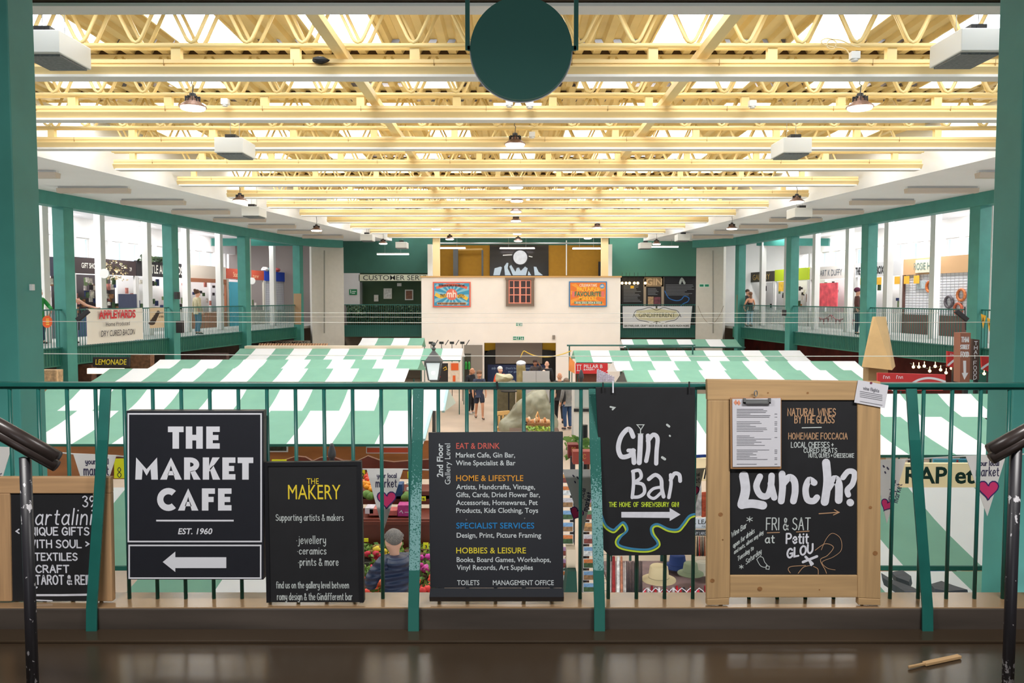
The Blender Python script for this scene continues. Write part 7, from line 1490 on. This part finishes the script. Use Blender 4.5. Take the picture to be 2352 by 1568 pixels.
# ---------------------------------------------------------------- gallery shops
def line_plane(px0, px1, c):
    """upright plane along a gallery line between two picture columns, facing the hall"""
    px0, px1 = min(px0, px1), max(px0, px1)
    s, Y0 = at_line(px0, c); _, Y1 = at_line(px1, c); A = Vector((GX(s, Y0, c), Y0, 0)); B = Vector((GX(s, Y1, c), Y1, 0)); U = (B - A); L = U.length; U.normalize()
    N = Vector((-s * 1.0, -.134, 0)).normalized(); return Plane(A, U, (0, 0, 1), N), L, s
def lp_u(pl, px_, c): s, Y = at_line(px_, c); return (Vector((GX(s, Y, c), Y, 0)) - pl.O).dot(pl.U)
def lslab(mb, pl, u0, u1, v0, v1, th, m=0, off=0): q = [pl.at(u0, v0, off), pl.at(u1, v0, off), pl.at(u1, v1, off), pl.at(u0, v1, off)]; mb.prism(q, pl.N * -th, m)
CS = 3.6
def shop(px0, px1, label, fasc, zf=(2.28, 2.86), texts=(), front=(200, 198, 196), style='glass', lcol=(232, 228, 220), goods=0, seed=1, counter=None):
    pl, L, s = line_plane(px0, px1, CS); t = thing('gallery_shop', label, 'shop', pl.at(L / 2, 0))
    mb = MB(); lslab(mb, pl, 0, L, zf[0], zf[1], .12); mb.build('fascia', mat('fascia %d %d %d' % fasc, fasc, .7), t)
    for tx, a, b, z0, z1, bd in texts:
        mb = MB(); u0, u1 = lp_u(pl, a, CS), lp_u(pl, b, CS); printed(mb, pl, tx, u0, u1, z0, z1, bold=bd, off=.01); mb.build('lettering', mat('shop lettering %d %d %d' % lcol, lcol, .6), t)
    fm = mat('shop front %d %d %d' % front, front, .7)
    mb = MB(); lslab(mb, pl, 0, L, 0, .75 if counter is None else counter[0], .1); mb.build('counter_front', mat('counter %d' % seed, counter[1], .8, var=.1) if counter else fm, t)
    for u in (0, L - .08): mb = MB(); lslab(mb, pl, u, u + .08, 0, zf[0], .1, off=.02); mb.build('side_frame', fm, t)
    back = mat('shop back %d' % seed, {'glass': (206, 202, 206), 'dark': (70, 62, 66), 'shutter': (232, 232, 238), 'white': (236, 234, 236)}[style], .8)
    if style == 'shutter':
        mb = MB(); lslab(mb, pl, .08, L - .08, .75, zf[0], .03, off=-.06); sh = mb.build('roller_grille', back, t); mb = MB(); z = .8
        while z < zf[0]: lslab(mb, pl, .08, L - .08, z, z + .012, .005, off=-.05); z += .1
        u = .1; 
        while u < L - .15: 
            lslab(mb, pl, u, u + .012, .75, zf[0], .005, off=-.048); u += .22
        mb.build('grille_line', mat('grille grey', (170, 168, 178), .6), sh)
    else: mb = MB(); lslab(mb, pl, .05, L - .05, 0, zf[0], .05, off=-.9); mb.build('back_wall', back, t)
    rs = random.Random(seed); pal = [(60, 84, 52), (140, 96, 60), (206, 196, 190), (48, 40, 44), (40, 52, 96), (190, 120, 110), (110, 130, 90), (226, 216, 204)]
    for i in range(goods):
        u = rs.uniform(.15, L - .25); z = rs.uniform(.8, zf[0] - .25); w_ = rs.uniform(.08, .2); h = rs.uniform(.1, .3); mb = MB(); lslab(mb, pl, u, min(u + w_, L - .1), z, z + h, .06, off=-.7 + .08 * (i % 6)); c = rs.choice(pal); single('shop_ware', mb, mat('ware %d %d %d' % c, c, .8, var=.4, scale=12), 'small ware in the %s' % label.split(',')[0].split(' on the ')[0], 'ware', 'wares in the ' + label.split(',')[0].split(' on the ')[0])
    return t, pl, L
# left gallery, near to far
t, pl, L = shop(70, 171, 'dark navy canopied shop, first on the left gallery', (44, 44, 62), (2.15, 2.8), front=(206, 202, 200), style='dark', goods=24, seed=1, counter=(1.0, (96, 98, 106)))
t, pl, L = shop(173, 315, 'gift shop with dark brown fascia on the left gallery', (58, 44, 46), texts=(('GIFT SHOP', 190, 226, 2.48, 2.66, .02), ('29', 300, 305, 2.46, 2.6, .01)), style='dark', goods=64, seed=2, counter=(.75, (58, 74, 108)))
mb = MB(); u = lp_u(pl, 269, CS); lslab(mb, pl, u, u + 1.1, .78, 1.55, .05, off=.12); o = single('slate_board', mb, mat('slate blue board', (58, 64, 90), .7, var=.1), 'blank slate blue board standing at the gift shop front', 'board')
mb = MB(); u = lp_u(pl, 256, CS); q = pl.at(u, 2.5, .2)
leafcloud(mb, 130, (q.x - .3, q.x + .3), (q.y - .55, q.y + .55), (q.z - .45, q.z + .3), .055, (0, 1, 2)); tag(single('dried_flower_bunch', mb, [mat('dried stem', (170, 150, 112), .8), mat('dried leaf', (110, 108, 76), .8), mat('dried petal', (226, 206, 170), .8)], 'bunch of dried flowers hung on the gift shop fascia', 'flowers'))
t, pl, L = shop(317, 427, 'shop with black fascia and tall white capitals on the left gallery', (40, 36, 40), (2.28, 2.9), texts=(('CASTLE AND YARDS', 330, 421, 2.42, 2.76, .02),), style='white', goods=30, seed=3)
mb = MB(); q0, q1 = pl.at(0, 2.98, 0), pl.at(L * .8, 2.98, 0); leafcloud(mb, 160, (min(q0.x, q1.x), max(q0.x, q1.x)), (q0.y, q1.y), (2.9, 3.1), .09, (0, 1)); tag(single('ivy_trim', mb, IV, 'green ivy trained along the top of the black fascia', 'ivy'), kind='stuff')
t, pl, L = shop(432, 521, 'shop with beige fascia and orange brown window frame on the left gallery', (196, 184, 172), (2.3, 2.9), style='white', goods=24, seed=4, front=(150, 92, 62))
mb = MB(); lslab(mb, pl, .1, L - .1, 2.12, 2.3, .08, off=.04); mb.build('window_head', mat('orange brown timber', (150, 92, 62), .6), t)
t, pl, L = shop(524, 608, 'shop with terracotta fascia and turquoise door on the left gallery', (182, 74, 50), (2.36, 2.86), texts=(('Studio', 537, 553, 2.46, 2.7, 0), ('turer', 582, 596, 2.46, 2.66, 0)), style='glass', goods=22, seed=5, lcol=(240, 190, 150), front=(170, 164, 152))
mb = MB(); lslab(mb, pl, .15, 1.1, 0, 2.2, .06, off=.05); mb.build('shop_door', mat('turquoise door', (60, 150, 170), .5), t)
t, pl, L = shop(609, 676, 'closed shop with royal blue fascia and white grille on the left gallery', (24, 70, 186), (2.34, 2.86), style='shutter', seed=6)
for i in range(3):
    mb = MB(); u = .3 + i * .7; q = pl.at(u, 2.98, -.1); mb.ball(q, (.22, .3, .12), 8, 6, jit=.4); single('carrier_bag', mb, mat('bag %d' % i, [(226, 222, 220), (60, 140, 150), (190, 90, 90)][i], .7), '%s plastic bag left on top of the royal blue fascia' % ['white', 'teal', 'pinkish'][i], 'bag')
# right gallery, near to far
shop(2312, 2262, 'dark shop at the near end of the right gallery', (52, 44, 46), (2.3, 2.95), style='dark', goods=8, seed=7)
t, pl, L = shop(2232, 2072, 'closed shop with tan fascia and white grille on the right gallery', (206, 164, 120), (2.3, 2.92), style='shutter', seed=8, front=(96, 66, 58))
mb = MB(); u0, u1 = lp_u(pl, 2152, CS), lp_u(pl, 2102, CS); lslab(mb, pl, u0, u1, 2.36, 2.86, .03, off=.05); mb.build('name_board', mat('pale name board', (206, 204, 184), .7), t); mb = MB(); printed(mb, pl, 'ROSIE HEAL', u0 + .08, u1 - .08, 2.48, 2.74, off=.06); mb.build('lettering', mat('teal grey print', (96, 124, 122), .6), t)
for i, (x, z, c, nm) in enumerate(((2134, 1.82, (206, 110, 50), 'round orange wreath on the white grille'), (2206, 1.5, (190, 110, 60), 'orange wall ornament high on the white grille'), (2200, 1.0, (180, 90, 60), 'rust wall ornament low on the white grille'), (2178, 1.25, (90, 84, 90), 'grey ornament in the middle of the white grille'), (2104, 1.9, (176, 190, 196), 'pale notice on the white grille'))):
    q = pl.at(lp_u(pl, x, CS), z, .0); mb = MB()
    if i == 4: lslab(mb, pl, lp_u(pl, x, CS), lp_u(pl, x, CS) + .5, z - .15, z + .15, .02, off=.0)
    else: mb.tube([q + pl.U * .2 * cos(a * pi / 6) + Vector((0, 0, .2 * sin(a * pi / 6))) for a in range(12)], .05, 6, closed=True)
    single('wall_ornament', mb, mat('ornament %d' % i, c, .7, var=.3, scale=10), nm, 'ornament')
t, pl, L = shop(2068, 1962, 'pale grey shop with black lettering and yellow pennants on the right gallery', (206, 206, 210), (2.3, 2.9), style='white', goods=10, seed=9)
mb = MB(); printed(mb, pl, 'BOX', lp_u(pl, 2028, CS), lp_u(pl, 2010, CS), 2.42, 2.72, bold=.03, off=.01); printed(mb, pl, 'THE', lp_u(pl, 1974, CS), lp_u(pl, 1963, CS), 2.42, 2.72, bold=.03, off=.01); mb.build('lettering', mat('black print', (34, 36, 38), .6), t)
for i in range(7):
    u = .5 + i * .62; mb = MB(); mb.prism([pl.at(u, 2.26, .05), pl.at(u + .34, 2.26, .05), pl.at(u + .34, 1.95, .05), pl.at(u, 1.95, .05)], pl.N * .01); single('yellow_pennant', mb, mat('pennant amber', (232, 176, 50), .7), 'amber pennant in the row under the pale grey shop sign', 'pennant', 'amber pennants')
t, pl, L = shop(1958, 1858, 'white shop with serif name and pink painting on the right gallery', (214, 208, 204), (2.3, 2.88), style='white', goods=16, seed=10)
mb = MB(); printed(mb, pl, 'ART K DUFFY', lp_u(pl, 1932, CS), lp_u(pl, 1882, CS), 2.44, 2.72, off=.01); mb.build('lettering', mat('slate print', (84, 96, 110), .6), t)
mb = MB(); lslab(mb, pl, lp_u(pl, 1926, CS), lp_u(pl, 1880, CS), 1.0, 2.1, .05, off=.1); t2 = single('pink_painting', mb, mat('pink red painting', (226, 84, 96), .7, var=.35, scale=3), 'large pink and red painting at the front of the white shop', 'painting')
mb = MB(); q = [pl.at(1.2 + i * .35, .62 - .22 * sin(i * pi / 4 % pi), .3) for i in range(13)]; mb.tube(q, .03, 5)
for i in range(12): v = q[i]; mb.prism([v, v + pl.U * .2, v + pl.U * .1 + Vector((0, 0, -.25))], pl.N * .01)
single('bunting_garland', mb, mat('maroon cloth', (150, 90, 96), .8), 'maroon cloth bunting strung before the white shop on the right gallery', 'bunting')
t, pl, L = shop(1855, 1778, 'shop with lime green fascia on the right gallery', (176, 196, 20), (2.3, 2.9), style='glass', goods=10, seed=11)
mb = MB(); lslab(mb, pl, .5, 1.5, 1.75, 2.25, .04, off=.02); single('yellow_banner', mb, mat('banner yellow', (240, 190, 60), .7, var=.2, scale=5), 'yellow printed banner under the lime green fascia', 'banner')
t, pl, L = shop(1776, 1682, 'shop with dark olive fascia and gold letters on the right gallery', (62, 56, 44), (2.3, 2.86), texts=(), style='white', goods=14, seed=12)
mb = MB(); printed(mb, pl, 'GALLERY', lp_u(pl, 1767, CS), lp_u(pl, 1728, CS), 2.42, 2.72, off=.01); mb.build('lettering', mat('gold print', (206, 170, 90), .6), t)
# banners and fittings on the gallery railings
pl, L, s = line_plane(195, 325, -.06)
t = thing('bacon_banner', 'white cloth banner for dry cured bacon hung on the left gallery railing', 'banner', pl.at(L / 2, .1))
mb = MB(); n = 14; vs = []
for i in range(n + 1):
    for z in (.02 + .02 * (i > 11), .55, 1.07): vs.append(pl.at(L * i / n, z - .03 * sin(pi * i / n) * (z > .9), .05 + .025 * sin(i * 1.3)))
mb.add(vs, [(i * 3 + j, i * 3 + 3 + j, i * 3 + 4 + j, i * 3 + 1 + j) for i in range(n) for j in range(2)]); mb.build('cloth', mat('banner cream', (230, 224, 214), .8), t, smooth=True)
uu = lambda x: lp_u(pl, x, -.06)
mb = MB(); printed(mb, pl, 'APPLEYARDS', uu(220), uu(305), .77, 1.0, bold=.035, off=.1); mb.build('lettering', mat('banner red', (206, 46, 56), .7), t)
mb = MB(); printed(mb, pl, 'Home Produced', uu(236), uu(291), .53, .66, bold=.0, off=.1); printed(mb, pl, 'DRY CURED BACON', uu(224), uu(303), .22, .4, bold=.0, shear=.2, off=.1); mb.build('lettering', mat('banner ink', (56, 50, 60), .7), t)
pl, L, s = line_plane(341, 374, -.06); t = thing('cow_banner', 'small beige banner with brown spots on the left gallery railing', 'banner', pl.at(L / 2, .4)); mb = MB(); lslab(mb, pl, 0, L, .38, 1.06, .01, off=.05); mb.build('cloth', mat('banner beige', (214, 190, 158), .8), t)
mb = MB()
for i in range(6): u, z = L * (.12 + .09 * i), .55 + .07 * i; mb.add([pl.at(u + .2 * cos(a * .785) * (1 - .1 * i), z + .07 * sin(a * .785), .055) for a in range(8)], [tuple(range(8))])
mb.build('spots', mat('spot brown', (74, 60, 52), .8), t); mb = MB(); printed(mb, pl, 'Farm', L * .62, L * .92, .86, .95, off=.056); printed(mb, pl, 'to fork', L * .6, L * .95, .72, .81, off=.056); mb.build('lettering', mat('spot brown', (74, 60, 52), .8), t)
pl, L, s = line_plane(98, 109, -.06); t = thing('orange_plaque', 'round orange plaque on the left gallery railing', 'plaque', pl.at(L / 2, .5)); mb = MB(); c = pl.at(L / 2, .74, .06); mb.add([c + pl.U * .2 * cos(a * pi / 8) + Vector((0, 0, .17 * sin(a * pi / 8))) for a in range(16)], [tuple(range(16))]); mb.build('disc', mat('plaque orange', (236, 100, 50), .7), t)
mb = MB()
for k in range(4): lslab(mb, pl, L / 2 - .06, L / 2 + .06, .65 + .05 * k, .675 + .05 * k, .005, off=.07)
mb.build('stripe', mat('plaque yellow', (250, 210, 90), .7), t)
for px_, y0, y1, s_, nm in ((683, 674, 745, -1, 'tan board tied to the far column of the left gallery'), (1701, 677, 749, 1, 'tan board tied to the far column of the right gallery')):
    Y = 38.6; px = PX(Y); mb = MB(); px.slab(mb, R4(px_ - 8.5, y0, px_ + 8.5, y1), .04); single('column_board', mb, mat('tan board', (190, 136, 104), .8), nm, 'board')
for px_, py_, Y, nm in ((411, 750, 27.6, 'black loudspeaker on the second left gallery column'), (2212, 725, 22.0, 'black spotlight arm on the near right gallery column'), (187, 725, 22.1, 'black spotlight arm on the near left gallery column'), (404, 678, 27.8, 'small dark box on the second left gallery column'), (1803, 718, 32.9, 'small black fitting on the third right gallery column')):
    c = P(px_, py_, Y); mb = MB(); k = 1.0 if 'loud' in nm else .6
    if 'arm' in nm: s_ = 1 if px_ < 1000 else -1; mb.bar(c + Vector((s_ * -.12, 0, -.12)), c + Vector((s_ * .2, 0, .14)), .1, .12); mb.bar(c + Vector((-s_ * .14, .1, -.4)), c + Vector((-s_ * .1, .1, .25)), .03, .03)
    else: mb.box(c.x - .11 * k, c.x + .11 * k, Y, Y + .2, c.z - .22 * k, c.z + .2 * k)
    single('wall_speaker' if 'loud' in nm else 'wall_fitting', mb, mat('fitting black', (44, 42, 46), .6), nm, 'fitting', bevel=.01)
pl, L, s = line_plane(2292, 2255, -.06)
for i in range(4): mb = MB(); u = .05 + i * .24; mb.prism([pl.at(u, .95 - .1 * i, .06), pl.at(u + .2, .9 - .1 * i, .06), pl.at(u + .1, .55 - .08 * i, .06)], pl.N * .01); o = single('letter_pennant', mb, mat('pennant amber', (232, 176, 50), .7), 'amber letter pennant on the near right gallery railing, %s along the string' % ordinal(i), 'pennant', 'letter pennants'); m2 = MB(); printed(m2, pl, 'NIVA'[3 - i], u + .06, u + .14, .72 - .1 * i, .86 - .1 * i, bold=.01, off=.075); m2.build('letter', BLACK, o)
pl, L, s = line_plane(214, 232, 2.0)
for px_, Y, z, nm in ((241, 26.9, 2.05, 'round white wall disc on the second left white post'), (580, 37.5, 2.0, 'round white disc on a far left white post')): q = P(px_ - 1, 628 if px_ < 300 else 645, Y); mb = MB(); mb.lathe(q, [(.16, -.03), (.16, .03)], 20, axis='y'); single('wall_disc_sign', mb, WHITE, nm, 'disc')
# ---------------------------------------------------------------- end
bpy.context.view_layer.update()
